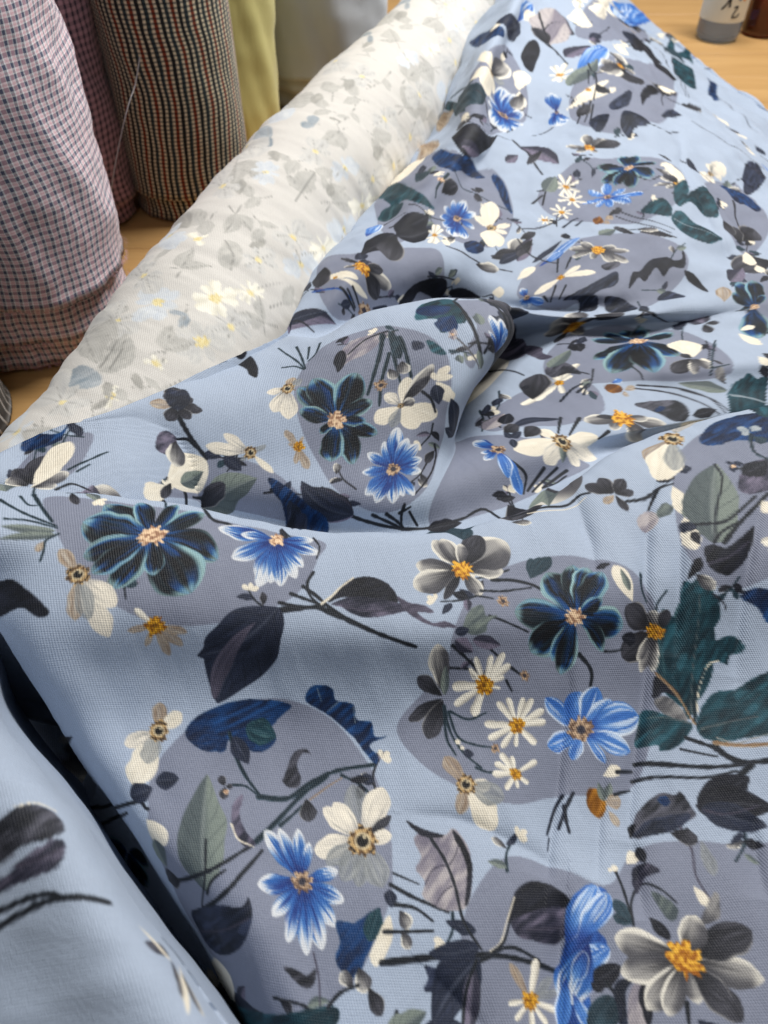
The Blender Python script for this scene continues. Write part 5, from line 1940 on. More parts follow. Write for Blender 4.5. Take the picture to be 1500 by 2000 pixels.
('P','cr',1785,10663,1892,11123,25,0),
('P','cr',1776,10623,1758,10445,25,0),
('P','cr',1777,10646,1771,10825,25,0),
('S','ts',44,[698,10759,864,10622,1007,10192]),
('D','tl',3,[497,11279,736,10417,844,9733,742,9870,555,10734]),
('P','ts',799,10474,969,9712,30,0),
('P','tan',372,10877,545,10107,20,0),
('P','tan',364,10897,413,10442,20,0),
('P','tan',354,10941,241,11167,20,0),
('P','tan',353,10941,232,11170,20,0),
('P','tan',359,10942,332,11187,20,0),
('P','tan',370,10904,510,10556,20,0),
('C','ye',361,10926,40),
('P','tan',134,10121,301,9515,20,0),
('P','tan',131,10105,258,9254,20,0),
('P','tan',119,10148,65,9975,20,0),
('P','tan',113,10170,-49,10335,20,0),
('P','tan',117,10182,26,10545,20,0),
('P','tan',126,10167,173,10294,20,0),
('C','ye',123,10159,51),
('D','bu',3,[1090,12597,1310,12374,1554,11764,1504,11549,1278,11514]),
('P','cr',1537,12012,1452,11801,30,0),
('P','cr',1549,12030,1653,12098,30,0),
('P','cr',1546,12016,1600,11866,30,0),
('P','blu',1856,12340,2210,13199,14,0),
('P','dk',1604,11820,1944,12375,30,0),
('P','cr',2044,12588,2246,12976,25,0),
('D','bk',3,[1934,11623,2043,11915,2185,12073,2218,11810,2123,11497,2021,11176,1951,11251,1934,11420]),
('P','lil',2359,12097,2372,12918,25,0),
('P','li2',2377,12132,2666,13501,22,0),
('P','li2',2381,12098,2743,12943,20,0),
('P','gd',2352,12074,2252,12538,30,0),
('S','stem',35,[2199,12473,2358,12045,2544,11474]),
('S','gd',35,[2340,13067,2381,12103,2449,11730]),
('P','lil',2542,11659,3026,12030,26,10),
('P','da',2399,11182,2510,11095,16,0),
('P','da',2396,11173,2456,10950,16,0),
('P','da',2389,11170,2340,10902,16,0),
('P','da',2384,11175,2251,10985,16,0),
('P','da',2383,11186,2248,11158,16,0),
('P','da',2387,11200,2302,11402,16,0),
('P','da',2391,11203,2374,11457,16,0),
('P','da',2399,11206,2514,11501,16,0),
('P','da',2404,11196,2590,11326,16,0),
('C','ye',2392,11187,46),
('P','blu',2528,10923,3269,12308,10,0),
('P','gg',2410,10707,2983,11606,14,0),
('P','bl',2175,10192,2159,10537,30,0),
('P','bl',2170,10164,2070,10057,30,0),
('P','bl',2173,10144,2118,9738,30,0),
('P','bl',2180,10153,2242,9885,30,0),
('C','bt',2176,10170,31),
('P','gr',3322,11649,2997,11535,22,0),
('P','gr',3320,11628,2968,11188,22,0),
('P','gr',3348,11692,3433,12246,26,0),
('P','gr',3357,11656,3581,11652,28,0),
('P','gd',3344,11619,3365,11022,40,0),
('P','gr',3323,11621,3010,11061,20,0),
('C','or_',3343,11657,55),
('P','cr',2292,10179,3023,10617,10,0),
('P','cr',2408,10324,2962,10835,8,0),
('C','ye',2651,10583,32),
('S','stem',24,[2519,10224,2349,9706]),
('S','stem',24,[2626,10280,2433,9686]),
('S','stem',24,[2644,10203,2481,9610]),
('S','stem',26,[2791,11322,2681,10740]),
('D','dk',4,[2810,10088,2946,10293,3246,10679,3096,10178,2863,9898]),
('D','dk',4,[2474,9637,2651,9915,2743,9752,2623,9454,2522,9398]),
('D','dk',3,[2823,9497,2922,9802,3035,9835,3163,9648,3180,9513,2971,9414,2889,9248]),
('S','gd',30,[3151,9528,3390,9538,3760,9880]),
('D','bk',2,[3287,10236,3467,10881,3720,11268,3819,11157,3511,10710]),
('S','gd',34,[3787,11136,4081,11129,4518,11127]),
('D','dk',2,[3539,10111,3849,10659,3959,10512]),
('D','tl',2,[5255,14709,5453,14842,5535,14389,5333,13432,4996,13060,4958,13504]),
('D','tl',3,[5394,15048,5919,16747,6082,16966,5962,16296,6209,16316,6050,15599,5923,15764]),
('P','bk',4510,14310,4388,13175,25,0),
('P','bk',4487,13283,4410,12333,20,0),
('D','bu',2,[5997,14649,5931,14157,5594,13063,5326,12724]),
('S','gd',25,[5437,16537,5274,15020,4630,11861]),
('S','gd',24,[4949,15396,4976,14303,4615,12065]),
('S','gd',27,[6226,15428,6389,15193,6447,14758]),
('S','gd',23,[5703,13383,5660,12588,5742,11728]),
('P','da',3128,14042,3285,14228,20,0),
('P','da',3118,14014,3124,13756,20,0),
('P','da',3112,14008,3019,13659,20,0),
('P','da',3110,14017,2980,13811,20,0),
('P','da',3113,14037,3040,14151,20,0),
('P','da',3122,14057,3185,14486,20,0),
('P','da',3130,14065,3314,14603,20,0),
('C','br',3118,14030,39),
('P','da',3638,14528,3865,14832,18,0),
('P','da',3620,14479,3554,14026,18,0),
('P','da',3608,14459,3362,13684,18,0),
('P','da',3604,14462,3298,13735,18,0),
('P','da',3610,14490,3396,14197,18,0),
('P','da',3629,14542,3701,15067,18,0),
('P','da',3648,14584,4016,15772,18,0),
('P','da',3649,14569,4033,15528,18,0),
('C','ye',3624,14508,41),
('P','da',4737,17570,5201,18435,18,0),
('P','da',4704,17478,4643,16888,18,0),
('P','da',4680,17424,4245,15997,18,0),
('P','da',4668,17411,4055,15770,18,0),
('P','da',4677,17454,4201,16495,18,0),
('P','da',4710,17554,4748,18163,18,0),
('P','da',4746,17645,5348,19676,18,0),
('P','da',4752,17635,5442,19506,18,0),
('C','ye',4708,17515,59),
('P','cr',3073,13686,3020,13032,30,0),
('P','blu',5395,17641,4664,16628,30,0),
('P','blu',5457,17808,5700,19408,26,0),
('P','blu',5467,17779,5878,18924,30,0),
('P','blu',5462,17687,5783,17378,20,0),
('P','blu',5443,17673,5469,17160,20,0),
('P','blu',5408,17636,4892,16529,20,0),
('C','pe',5441,17706,50),
('P','tan',4308,14633,4086,14338,30,0),
('P','tan',4345,14690,4710,15289,30,0),
('C','br',4322,14651,34),
('P','bl',6292,16068,6353,15842,22,0),
('P','bl',6287,16063,6268,15759,22,0),
('P','bl',6282,16068,6183,15843,22,0),
('P','bl',6280,16080,6151,16034,22,0),
('P','bl',6284,16097,6222,16326,22,0),
('P','bl',6289,16104,6299,16430,22,0),
('P','bl',6291,16093,6332,16255,22,0),
('P','bl',6291,16076,6326,15971,22,0),
('C','pe',6288,16083,38),
('P','gr',6065,17308,6142,16996,40,0),
('P','gr',6112,16996,6186,16691,40,0),
('P','gr',6231,17095,6304,16789,40,0),
('P','cw',3883,8880,4071,8972,26,0),
('P','cw',3869,8862,3829,8672,26,0),
('P','cw',3860,8859,3677,8614,26,0),
('P','cw',3861,8869,3700,8784,26,0),
('P','cw',3874,8889,3917,9117,26,0),
('P','cw',3887,8897,4134,9252,26,0),
('C','br',3871,8874,34),
('D','bu',3,[3935,8647,4100,8775,4273,8642,4260,8224,4062,7960,3985,8079,3890,8104]),
('D','dk',3,[4594,9597,4926,9939,4952,9622,4566,8991,4315,8747]),
('S','gd',26,[3861,8159,3711,7700,3645,7202]),
('P','gd',3608,7185,3893,7556,30,0),
('P','gd',3593,7136,3574,7390,30,0),
('P','cr',3620,7018,3605,6758,30,0),
('P','cr',3668,6776,3687,6650,50,0),
('P','gr',4924,11907,5061,11713,34,0),
('P','cr',5045,11760,5172,11554,34,0),
('P','gd',5094,11451,5222,11258,34,0),
('P','cr',5084,11179,5218,11006,34,0),
('P','gr',5045,10820,5188,10674,34,0),
('P','cr',4930,10448,5082,10328,34,0),
('P','dk',5347,10924,5485,10767,34,0),
('P','gd',5302,10623,5443,10479,34,0),
('P','blu',5078,10103,5220,9976,34,0),
('S','gd',25,[4042,10339,4365,10108,4674,10037,5039,9917]),
('S','gg',25,[6544,14168,6632,13926,6718,13648]),
('D','tl',4,[-147,5161,-125,5321,-64,5398,49,5460,106,5302,110,5182,29,5159,14,5091,-30,5078,-46,5186]),
('P','bu',37,5339,-136,5226,30,0),
('P','bu',45,5247,-20,5082,35,0),
('S','stem',23,[59,5422,132,5230,185,5040,228,4944]),
('S','stem',23,[105,5288,160,5126,207,4968]),
('S','stem',23,[283,5479,346,5393,367,5286]),
('S','stem',23,[246,5501,313,5382,337,5282]),
('S','gr',15,[51,5056,113,4991,188,4911,243,4870]),
('P','li2',46,5065,75,5070,40,0),
('P','li2',45,5062,57,5016,40,0),
('P','li2',43,5063,24,5032,40,0),
('P','li2',43,5067,19,5093,40,0),
('P','li2',45,5069,51,5122,40,0),
('C','pe',44,5065,11),
('P','gg',197,5187,180,5296,30,0),
('P','gg',260,4884,194,4980,25,0),
('P','bl',310,5081,253,5300,12,0),
('P','bl',313,5081,308,5302,12,0),
('P','blu',315,5078,337,5264,10,0),
('P','bl',309,5072,235,5155,12,0),
('P','gd',1374,6033,271,5491,14,0),
('P','lil',1472,5933,1315,6061,20,0),
('P','lil',-1225,5657,-640,5860,16,14),
('P','dk',-1201,5743,-741,5919,12,5),
('S','bk',17,[-1180,5753,-1001,5811,-836,5731]),
('D','bk',4,[-12,6307,45,6468,169,6591,371,6675,446,6603,405,6499,299,6494,168,6485,124,6391]),
('D','bk',3,[486,6606,629,6671,828,6644,808,6610,559,6570]),
('P','gr',-477,6411,-618,6419,16,0),
('P','gd',-478,6424,-645,6628,10,0),
('P','gr',-457,6411,-289,6410,26,0),
('P','gr',-449,6411,-155,6405,20,0),
('P','gd',-456,6402,-266,6258,34,0),
('P','gd',-456,6416,-270,6495,20,0),
('C','or_',-468,6411,57),
('P','cr',-870,6338,-504,6296,12,0),
('P','cr',-670,6254,-379,6211,10,0),
('P','gd',-787,6529,-845,6222,30,0),
('S','blu',22,[-899,6184,-712,6159,-507,6111]),
('C','ye',-694,6291,17),
('S','stem',26,[-590,6170,-477,6083]),
('S','stem',26,[-546,6214,-429,6107]),
('S','stem',26,[-651,6162,-479,6060]),
('C','bt',-372,6109,58),
('D','dk',2,[-289,6176,-164,6255,-144,6235,-253,6160]),
('P','cr',957,6680,1089,6685,40,0),
('P','gd',1329,7411,1513,7528,25,0),
('P','lil',1353,8817,1519,8953,30,0),
('P','gd',3144,8877,3318,8829,30,0),
('P','gg',1736,8243,1894,8517,30,0),
('P','gr',2984,8427,3130,8336,30,0),
('P','cr',3057,8506,3248,8619,30,0),
('P','gd',1467,7405,1269,7172,20,0),
('P','gr',743,6925,1040,6957,20,0),
('P','dk',3584,9020,3641,8707,20,0),
('P','gd',3469,7471,3528,7236,25,0),
('P','gr',4995,16275,5108,15818,30,0),
('P','ts',5706,16283,5615,15206,20,0),
('P','gd',4175,11149,4559,11341,20,0),
('P','cr',4513,11922,4669,11914,30,0),
('P','lil',3312,6461,3512,6731,30,0),
('P','gd',2348,7725,2499,7800,30,0),
('P','gr',2571,7385,2752,7257,20,0),
('P','gd',1833,9072,1616,8797,15,0),
('P','ts',848,10413,1048,10354,25,0),
('P','gg',2160,7318,2366,7417,30,0),
('P','gd',2408,9964,2581,10213,30,0),
('P','gd',2776,10722,2884,10454,30,0),
('P','gr',1802,10575,1693,10256,30,0),
('S','gd',20,[1301,7409,1432,7164,1672,6971]),
('S','gd',20,[958,7095,1218,7225,1457,7340]),
('S','gd',20,[1855,7759,1607,7598,1384,7586]),
('S','gd',22,[3488,8943,3724,8774,3822,8626]),
('S','gd',26,[2825,11501,2807,10881,2658,10276]),
('S','gd',24,[2057,9738,1914,9611,1786,9574]),
('S','gd',23,[1018,10026,1114,9879,1145,9639]),
('S','gd',21,[3003,8266,2884,8216,2746,8333])]
FOLD_PRINT = [
('D','gd',3,[-1588,927,-1461,1000,-1406,1035,-1332,1046,-1259,1015,-1211,947,-1264,901,-1349,891,-1430,849,-1580,800]),
('D','lil',4,[-1576,756,-1448,790,-1385,825,-1289,880,-1220,903,-1196,862,-1221,794,-1297,774,-1381,758,-1572,712]),
('S','lin',19,[-1385,825,-1302,831,-1220,857]),
('S','cr',8,[-1406,1039,-1329,1056,-1253,1028]),
('S','stem',26,[-1566,652,-1442,680,-1335,703,-1240,707,-1179,682]),
('S','stem',30,[-1520,603,-1397,645,-1270,680,-1151,686,-1003,668]),
('D','gd',2,[-865,525,-830,489,-760,496,-784,543]),
('P','cr',-883,599,-752,479,6,0),
('P','gr',-752,479,-732,305,10,0),
('P','cr',-709,477,-729,260,6,0),
('P','gr',-713,435,-662,261,8,0)]
ROLL_PRINT = [
('D','wbl',6,[-393,1438,-332,1489,-182,1440,-50,1354,-30,1262,-98,1215,-270,1244,-379,1328]),
('D','wle',4,[-134,1439,-172,1661,-124,1847,40,1717,100,1556,32,1429,-54,1399]),
('S','wst',14,[-108,1440,-116,1722,-125,1867]),
('S','wst',18,[-31,1449,-32,1639,-64,1788]),
('S','wst',15,[-574,2042,-322,2009,-141,1879]),
('S','wst',15,[-322,2009,-248,2171]),
('P','wle',-234,2073,-237,2169,30,0),
('P','wpb',-21,2238,-198,2232,30,0),
('P','wpb',-23,2251,-232,2438,30,0),
('P','wpb',-11,2250,-44,2431,30,0),
('P','wpb',-3,2248,99,2399,30,0),
('P','wpb',1,2237,156,2215,30,0),
('P','wpb',-3,2226,96,2021,30,0),
('P','wpb',-10,2226,-27,2019,30,0),
('P','wpb',-14,2222,-84,1959,30,0),
('C','wy',-9,2239,47),
('P','wcr',357,2467,210,2385,30,0),
('P','wcr',358,2477,230,2543,30,0),
('P','wcr',362,2484,290,2661,30,0),
('P','wcr',372,2485,466,2672,30,0),
('P','wcr',376,2478,536,2562,30,0),
('P','wcr',375,2465,506,2352,30,0),
('P','wcr',368,2461,400,2284,30,0),
('P','wcr',362,2460,299,2270,30,0),
('C','wy',366,2473,48),
('P','wgr',445,1977,189,1827,24,0),
('P','wgr',449,1988,247,2001,24,0),
('P','wgr',454,1996,332,2139,24,0),
('P','wgr',463,1999,483,2192,24,0),
('P','wgr',470,2003,600,2246,24,0),
('P','wgr',474,1996,678,2134,24,0),
('P','wgr',471,1982,613,1903,24,0),
('P','wgr',463,1972,483,1745,24,0),
('P','wgr',455,1973,352,1759,24,0),
('C','wy',461,1987,54),
('P','wcr',257,1601,172,1587,30,0),
('P','wcr',260,1606,213,1668,30,0),
('P','wcr',266,1606,311,1669,30,0),
('P','wcr',267,1600,333,1577,30,0),
('C','wy',263,1602,29),
('P','wcr',105,1196,25,1247,30,0),
('P','wcr',109,1199,97,1297,30,0),
('P','wcr',115,1191,185,1171,30,0),
('P','wcr',111,1185,134,1069,30,0),
('C','wy',110,1192,35),
('D','wle',5,[154,3235,288,3244,372,3051,316,2877,198,2950]),
('S','wst',17,[154,3235,290,3059,333,2892]),
('D','wle',5,[-239,3160,-274,2916,-300,2764,-370,3043]),
('P','wcr',-87,3194,-217,3333,30,0),
('P','wcr',-75,3191,-24,3281,30,0),
('P','wcr',-73,3179,15,3072,30,0),
('C','wy',-78,3185,39),
('S','wst',10,[-22,626,-159,755,-258,885]),
('S','wst',13,[-272,811,-144,731,-73,713]),
('D','wle',4,[-144,731,-40,791,-37,718]),
('P','wpb',639,10345,735,10692,22,0),
('P','wpb',641,10333,769,10491,22,0),
('P','wpb',638,10315,722,10185,22,0),
('P','wpb',632,10302,626,9979,22,0),
('P','wpb',627,10303,536,10001,22,0),
('P','wpb',625,10316,501,10216,22,0),
('P','wpb',627,10333,543,10488,22,0),
('P','wpb',633,10344,640,10680,22,0),
('C','wy',633,10323,27),
('S','wst',8,[633,10323,843,10489]),
('S','wst',11,[251,4143,127,4053,-126,4149]),
('P','wle',94,4036,-35,4244,25,0),
('P','wle',158,4073,122,3813,25,0),
('P','wst',-24,4050,-145,4346,20,0),
('S','wst',11,[237,9472,102,9393,-194,9700]),
('P','wle',66,9384,-74,9750,25,0),
('P','wle',137,9406,89,9055,25,0),
('P','wst',-69,9473,-210,9990,20,0),
('S','wst',13,[971,7283,1080,7739,1443,8786]),
('P','wle',1110,7865,1366,8317,25,0),
('P','wle',1051,7618,996,7919,25,0),
('P','wst',1253,8324,1716,9126,20,0),
('P','wle',773,7297,792,7810,26,8),
('S','wst',10,[764,7065,773,7297,793,7827]),
('P','wle',773,7297,1011,7847,26,8),
('S','wst',10,[672,7098,773,7297,1020,7869]),
('P','wle',754,8701,617,8149,26,8),
('S','wst',10,[827,9008,754,8701,613,8132]),
('P','wle',754,8701,537,8571,26,8),
('S','wst',10,[866,8820,754,8701,530,8569]),
('S','wst',11,[325,4991,224,4827,11,4781]),
('P','wle',198,4790,62,4943,25,0),
('P','wle',250,4865,253,4566,25,0),
('P','wst',100,4735,-36,4993,20,0),
('S','wst',11,[399,7654,398,7356,318,6962]),
('P','wle',397,7284,271,7182,25,0),
('P','wle',398,7429,518,7231,25,0),
('P','wst',370,7075,220,7072,20,0),
('S','wst',11,[338,6541,367,6281,328,5899]),
('P','wle',374,6217,260,6080,25,0),
('P','wle',360,6345,503,6217,25,0),
('P','wst',367,6021,223,5960,20,0),
('D','wbl',6,[137,5587,67,5563,15,5688,117,5674]),
('P','wbl',151,5609,75,5896,20,0),
('S','wst',7,[222,5731,2,5601]),
('S','wst',12,[758,2793,881,3040,1189,3483]),
('P','wle',914,3108,1091,3189,25,0),
('P','wle',848,2974,850,3254,25,0),
('P','wst',1051,3326,1242,3366,20,0),
('S','wst',11,[294,798,164,881,6,1102]),
('P','wle',129,905,150,1059,25,0),
('P','wle',197,859,7,829,25,0),
('P','wst',38,1007,116,1153,20,0),
('P','wgr',698,9806,742,10245,28,0),
('P','wgr',706,9800,871,10158,28,0),
('P','wgr',703,9770,821,9651,28,0),
('P','wgr',693,9756,659,9420,28,0),
('P','wgr',685,9761,530,9497,28,0),
('P','wgr',689,9786,594,9918,28,0),
('C','wy',695,9778,32),
('S','wst',6,[703,9856,757,10193]),
('S','wst',6,[723,9833,844,10040]),
('S','wst',6,[715,9754,779,9612]),
('S','wst',6,[687,9700,637,9390]),
('S','wst',6,[667,9725,555,9589]),
('S','wst',6,[675,9802,611,9967]),
('P','wle',757,4673,779,5111,26,8),
('S','wst',10,[745,4471,757,4673,780,5126]),
('P','wle',757,4673,1007,5135,26,8),
('S','wst',10,[653,4507,757,4673,1016,5153]),
('P','wcr',565,10919,529,10568,17,0),
('P','wcr',562,10927,478,10712,17,0),
('P','wcr',559,10937,437,10884,17,0),
('P','wcr',562,10950,488,11100,17,0),
('P','wcr',567,10960,561,11266,17,0),
('P','wcr',571,10959,633,11246,17,0),
('P','wcr',575,10955,697,11178,17,0),
('P','wcr',574,10940,676,10921,17,0),
('P','wcr',570,10927,612,10706,17,0),
('C','wy',567,10941,27),
('S','wst',7,[501,10833,322,10821]),
('P','wle',271,1749,203,2020,26,8),
('S','wst',9,[302,1626,271,1749,201,2029]),
('P','wle',271,1749,430,1954,26,8),
('S','wst',9,[193,1664,271,1749,435,1961]),
('S','wst',11,[216,3752,336,3634,451,3396]),
('P','wle',365,3609,339,3399,25,0),
('P','wle',307,3661,472,3772,25,0),
('P','wst',434,3504,362,3291,20,0),
('S','wst',11,[495,1582,400,1434,206,1318]),
('P','wle',377,1399,243,1454,25,0),
('P','wle',424,1469,443,1262,25,0),
('P','wst',288,1323,158,1447,20,0),
('P','wgr',1112,6389,1299,6584,28,0),
('P','wgr',1100,6359,1100,6082,28,0),
('P','wgr',1089,6349,907,5911,28,0),
('P','wgr',1091,6370,944,6269,28,0),
('P','wgr',1100,6393,1100,6652,28,0),
('P','wgr',1114,6411,1334,6950,28,0),
('C','wy',1100,6377,35),
('S','wst',7,[1138,6410,1291,6522]),
('S','wst',6,[1100,6318,1070,6041]),
('S','wst',6,[1065,6289,925,6002]),
('S','wst',7,[1064,6348,948,6322]),
('S','wst',7,[1100,6436,1133,6729]),
('S','wst',7,[1138,6470,1342,6916]),
('D','wbl',6,[-149,5271,-102,5121,-183,5130,-223,5318]),
('P','wbl',-174,5319,-601,5754,20,0),
('S','wst',7,[-335,5621,-103,5032]),
('P','wle',58,10751,245,10992,26,8),
('S','wst',9,[-45,10695,58,10751,251,11002]),
('P','wle',58,10751,280,10417,26,8),
('S','wst',9,[-76,11013,58,10751,286,10409]),
('S','wst',11,[-651,7221,-461,6634,-601,6455]),
('P','wle',-440,6537,-678,6718,25,0),
('P','wle',-487,6741,-136,6083,25,0),
('P','wst',-530,6488,-695,6590,20,0),
('P','wpb',792,3549,656,3406,22,0),
('P','wpb',793,3560,680,3585,22,0),
('P','wpb',799,3570,777,3758,22,0),
('P','wpb',807,3575,898,3840,22,0),
('P','wpb',811,3571,967,3766,22,0),
('P','wpb',809,3558,932,3560,22,0),
('P','wpb',802,3547,824,3368,22,0),
('P','wpb',795,3543,714,3312,22,0),
('C','wy',801,3558,28),
('S','wst',8,[801,3558,644,3690]),
('P','wle',592,7858,415,8024,26,8),
('S','wst',9,[677,7808,592,7858,409,8031]),
('P','wle',592,7858,620,8376,26,8),
('S','wst',9,[579,7620,592,7858,621,8393]),
('P','wgr',675,6702,641,6441,28,0),
('P','wgr',670,6709,548,6551,28,0),
('P','wgr',672,6726,588,6835,28,0),
('P','wgr',680,6738,720,7043,28,0),
('P','wgr',686,6732,822,6946,28,0),
('P','wgr',684,6712,788,6605,28,0),
('C','wy',678,6719,32),
('S','wst',6,[670,6657,619,6416]),
('S','wst',6,[650,6680,540,6586]),
('S','wst',6,[658,6742,597,6883]),
('S','wst',6,[686,6781,740,7045]),
('S','wst',6,[705,6759,824,6904]),
('S','wst',6,[697,6696,758,6571]),
('S','wst',11,[186,7715,32,7871,-243,8459]),
('P','wle',-11,7925,-45,8252,25,0),
('P','wle',73,7824,-109,7789,25,0),
('P','wst',-153,8189,-122,8481,20,0),
('P','wcr',580,9078,614,9368,17,0),
('P','wcr',583,9074,678,9313,17,0),
('P','wcr',584,9063,680,9129,17,0),
('P','wcr',582,9051,660,8918,17,0),
('P','wcr',578,9041,581,8754,17,0),
('P','wcr',573,9042,503,8772,17,0),
('P','wcr',571,9051,473,8930,17,0),
('P','wcr',571,9063,464,9125,17,0),
('P','wcr',575,9071,538,9265,17,0),
('C','wy',577,9059,27),
('S','wst',8,[644,9167,827,9342]),
('P','wgr',981,5726,1205,6053,28,0),
('P','wgr',972,5697,1049,5569,28,0),
('P','wgr',961,5683,868,5342,28,0),
('P','wgr',955,5691,764,5474,28,0),
('P','wgr',962,5714,890,5852,28,0),
('P','wgr',974,5730,1078,6116,28,0),
('C','wy',967,5705,34),
('S','wst',6,[1004,5754,1166,5948]),
('S','wst',6,[983,5677,1021,5516]),
('S','wst',6,[947,5630,851,5348]),
('S','wst',6,[932,5660,803,5554]),
('S','wst',6,[951,5734,913,5902]),
('S','wst',7,[988,5782,1100,6119]),
('P','wgr',614,3765,612,3565,28,0),
('P','wgr',606,3765,471,3572,28,0),
('P','wgr',606,3781,479,3837,28,0),
('P','wgr',615,3795,617,4073,28,0),
('P','wgr',623,3793,763,4025,28,0),
('P','wgr',622,3776,744,3753,28,0),
('C','wy',614,3778,31),
('S','wst',6,[614,3731,591,3540]),
('S','wst',6,[589,3740,484,3627]),
('S','wst',6,[590,3786,504,3864]),
('S','wst',6,[615,3825,639,4029]),
('S','wst',6,[640,3818,755,3970]),
('S','wst',6,[639,3771,726,3714]),
('P','wpb',-391,744,-492,664,22,0),
('P','wpb',-405,756,-725,863,22,0),
('P','wpb',-408,764,-761,1001,22,0),
('P','wpb',-405,769,-714,1078,22,0),
('P','wpb',-380,755,-305,852,22,0),
('P','wpb',-372,747,-160,718,22,0),
('P','wpb',-370,740,-141,602,22,0),
('P','wpb',-376,737,-242,558,22,0),
('C','wy',-385,749,27),
('S','wst',7,[-385,749,-825,917]),
('P','wgr',1055,7096,956,6710,28,0),
('P','wgr',1049,7103,860,6837,28,0),
('P','wgr',1056,7130,977,7279,28,0),
('P','wgr',1071,7156,1215,7707,28,0),
('P','wgr',1080,7155,1379,7695,28,0),
('P','wgr',1067,7112,1158,6981,28,0),
('C','wy',1061,7120,35),
('S','wst',6,[1038,7032,934,6701]),
('S','wst',6,[1022,7060,885,6913]),
('S','wst',7,[1045,7148,1008,7330]),
('S','wst',7,[1085,7212,1223,7653]),
('S','wst',7,[1102,7186,1293,7478]),
('S','wst',6,[1078,7093,1116,6926]),
('S','wst',11,[92,6417,16,6698,-8,7125]),
('P','wle',-5,6774,106,6891,25,0),
('P','wle',36,6625,-213,6962,25,0),
('P','wst',-36,7001,126,7031,20,0),
('P','wcr',566,2774,501,2886,17,0),
('P','wcr',570,2776,581,2927,17,0),
('P','wcr',574,2776,648,2916,17,0),
('P','wcr',576,2771,680,2837,17,0),
('P','wcr',575,2764,658,2721,17,0),
('P','wcr',571,2759,594,2635,17,0),
('P','wcr',567,2758,525,2616,17,0),
('P','wcr',562,2759,446,2641,17,0),
('P','wcr',564,2767,469,2769,17,0),
('C','wy',570,2767,27),
('S','wst',8,[598,2876,741,3153]),
('S','wst',11,[-120,3689,-185,3537,-497,3608]),
('P','wle',-202,3501,-590,3904,25,0),
('P','wle',-168,3574,-50,3267,25,0),
('P','wst',-306,3462,-700,3931,20,0),
('P','wgr',-193,1064,13,1075,28,0),
('P','wgr',-196,1055,-44,922,28,0),
('P','wgr',-207,1054,-211,901,28,0),
('P','wgr',-228,1070,-561,1180,28,0),
('P','wgr',-236,1089,-709,1485,28,0),
('P','wgr',-206,1075,-201,1257,28,0),
('C','wy',-206,1063,30),
('S','wst',6,[-166,1061,-17,1043]),
('S','wst',5,[-167,1029,-50,901]),
('S','wst',6,[-207,1032,-247,928]),
('S','wst',6,[-249,1069,-539,1197]),
('S','wst',6,[-248,1100,-449,1304]),
('S','wst',6,[-205,1095,-167,1205]),
('P','wpb',665,5312,754,5225,22,0),
('P','wpb',659,5302,656,5066,22,0),
('P','wpb',654,5303,564,5074,22,0),
('P','wpb',652,5312,527,5227,22,0),
('P','wpb',654,5324,566,5428,22,0),
('P','wpb',660,5333,661,5574,22,0),
('P','wpb',666,5334,760,5591,22,0),
('P','wpb',668,5325,800,5451,22,0),
('C','wy',660,5317,27),
('S','wst',7,[660,5317,609,4900]),
('P','wle',406,11344,247,10934,26,8),
('S','wst',9,[485,11586,406,11344,242,10922]),
('P','wle',406,11344,189,11552,26,8),
('S','wst',9,[505,11304,406,11344,181,11563]),
('P','wle',457,4445,264,4582,26,8),
('S','wst',9,[548,4404,457,4445,258,4587]),
('P','wle',457,4445,457,4833,26,8),
('S','wst',9,[456,4265,457,4445,457,4846]),
('P','wpb',436,8260,333,8092,22,0),
('P','wpb',435,8273,316,8314,22,0),
('P','wpb',439,8285,374,8508,22,0),
('P','wpb',445,8289,473,8579,22,0),
('P','wpb',449,8284,553,8490,22,0),
('P','wpb',450,8271,566,8272,22,0),
('P','wpb',447,8258,508,8052,22,0),
('P','wpb',441,8253,413,7977,22,0),
('C','wy',443,8271,26),
('S','wst',7,[443,8271,253,8456]),
('P','wgr',-254,1975,-416,1928,28,0),
('P','wgr',-271,1999,-693,2331,28,0),
('P','wgr',-255,1997,-431,2304,28,0),
('P','wgr',-238,1983,-138,2056,28,0),
('P','wgr',-230,1970,-2,1852,28,0),
('P','wgr',-237,1964,-130,1753,28,0),
('C','wy',-244,1978,30),
('S','wst',6,[-270,1964,-443,1981]),
('S','wst',6,[-297,2013,-742,2408]),
('S','wst',6,[-269,2025,-344,2216]),
('S','wst',6,[-219,1993,-106,2036]),
('S','wst',5,[-197,1949,-42,1843]),
('S','wst',5,[-221,1933,-165,1771]),
('P','wle',76,3693,282,3523,26,8),
('S','wst',9,[-40,3813,76,3693,288,3519]),
('P','wle',76,3693,98,3362,26,8),
('S','wst',9,[65,3862,76,3693,99,3352]),
('P','wpb',-522,6256,-685,6461,22,0),
('P','wpb',-521,6267,-673,6647,22,0),
('P','wpb',-504,6246,-391,6300,22,0),
('P','wpb',-493,6225,-195,5946,22,0),
('P','wpb',-491,6213,-165,5740,22,0),
('P','wpb',-497,6211,-271,5718,22,0),
('P','wpb',-518,6237,-614,6155,22,0),
('P','wpb',-521,6245,-670,6276,22,0),
('C','wy',-512,6243,27),
('S','wst',7,[-512,6243,-648,6763]),
('P','wle',-591,1949,-119,1735,26,8),
('S','wst',9,[-780,2024,-591,1949,-110,1734]),
('P','wle',-591,1949,-170,1495,26,8),
('S','wst',9,[-738,2136,-591,1949,-162,1486]),
('P','wle',778,2601,545,2438,26,8),
('S','wst',10,[905,2717,778,2601,538,2435]),
('P','wle',778,2601,648,2791,26,8),
('S','wst',10,[842,2519,778,2601,644,2798]),
('P','wle',399,5767,540,5535,26,8),
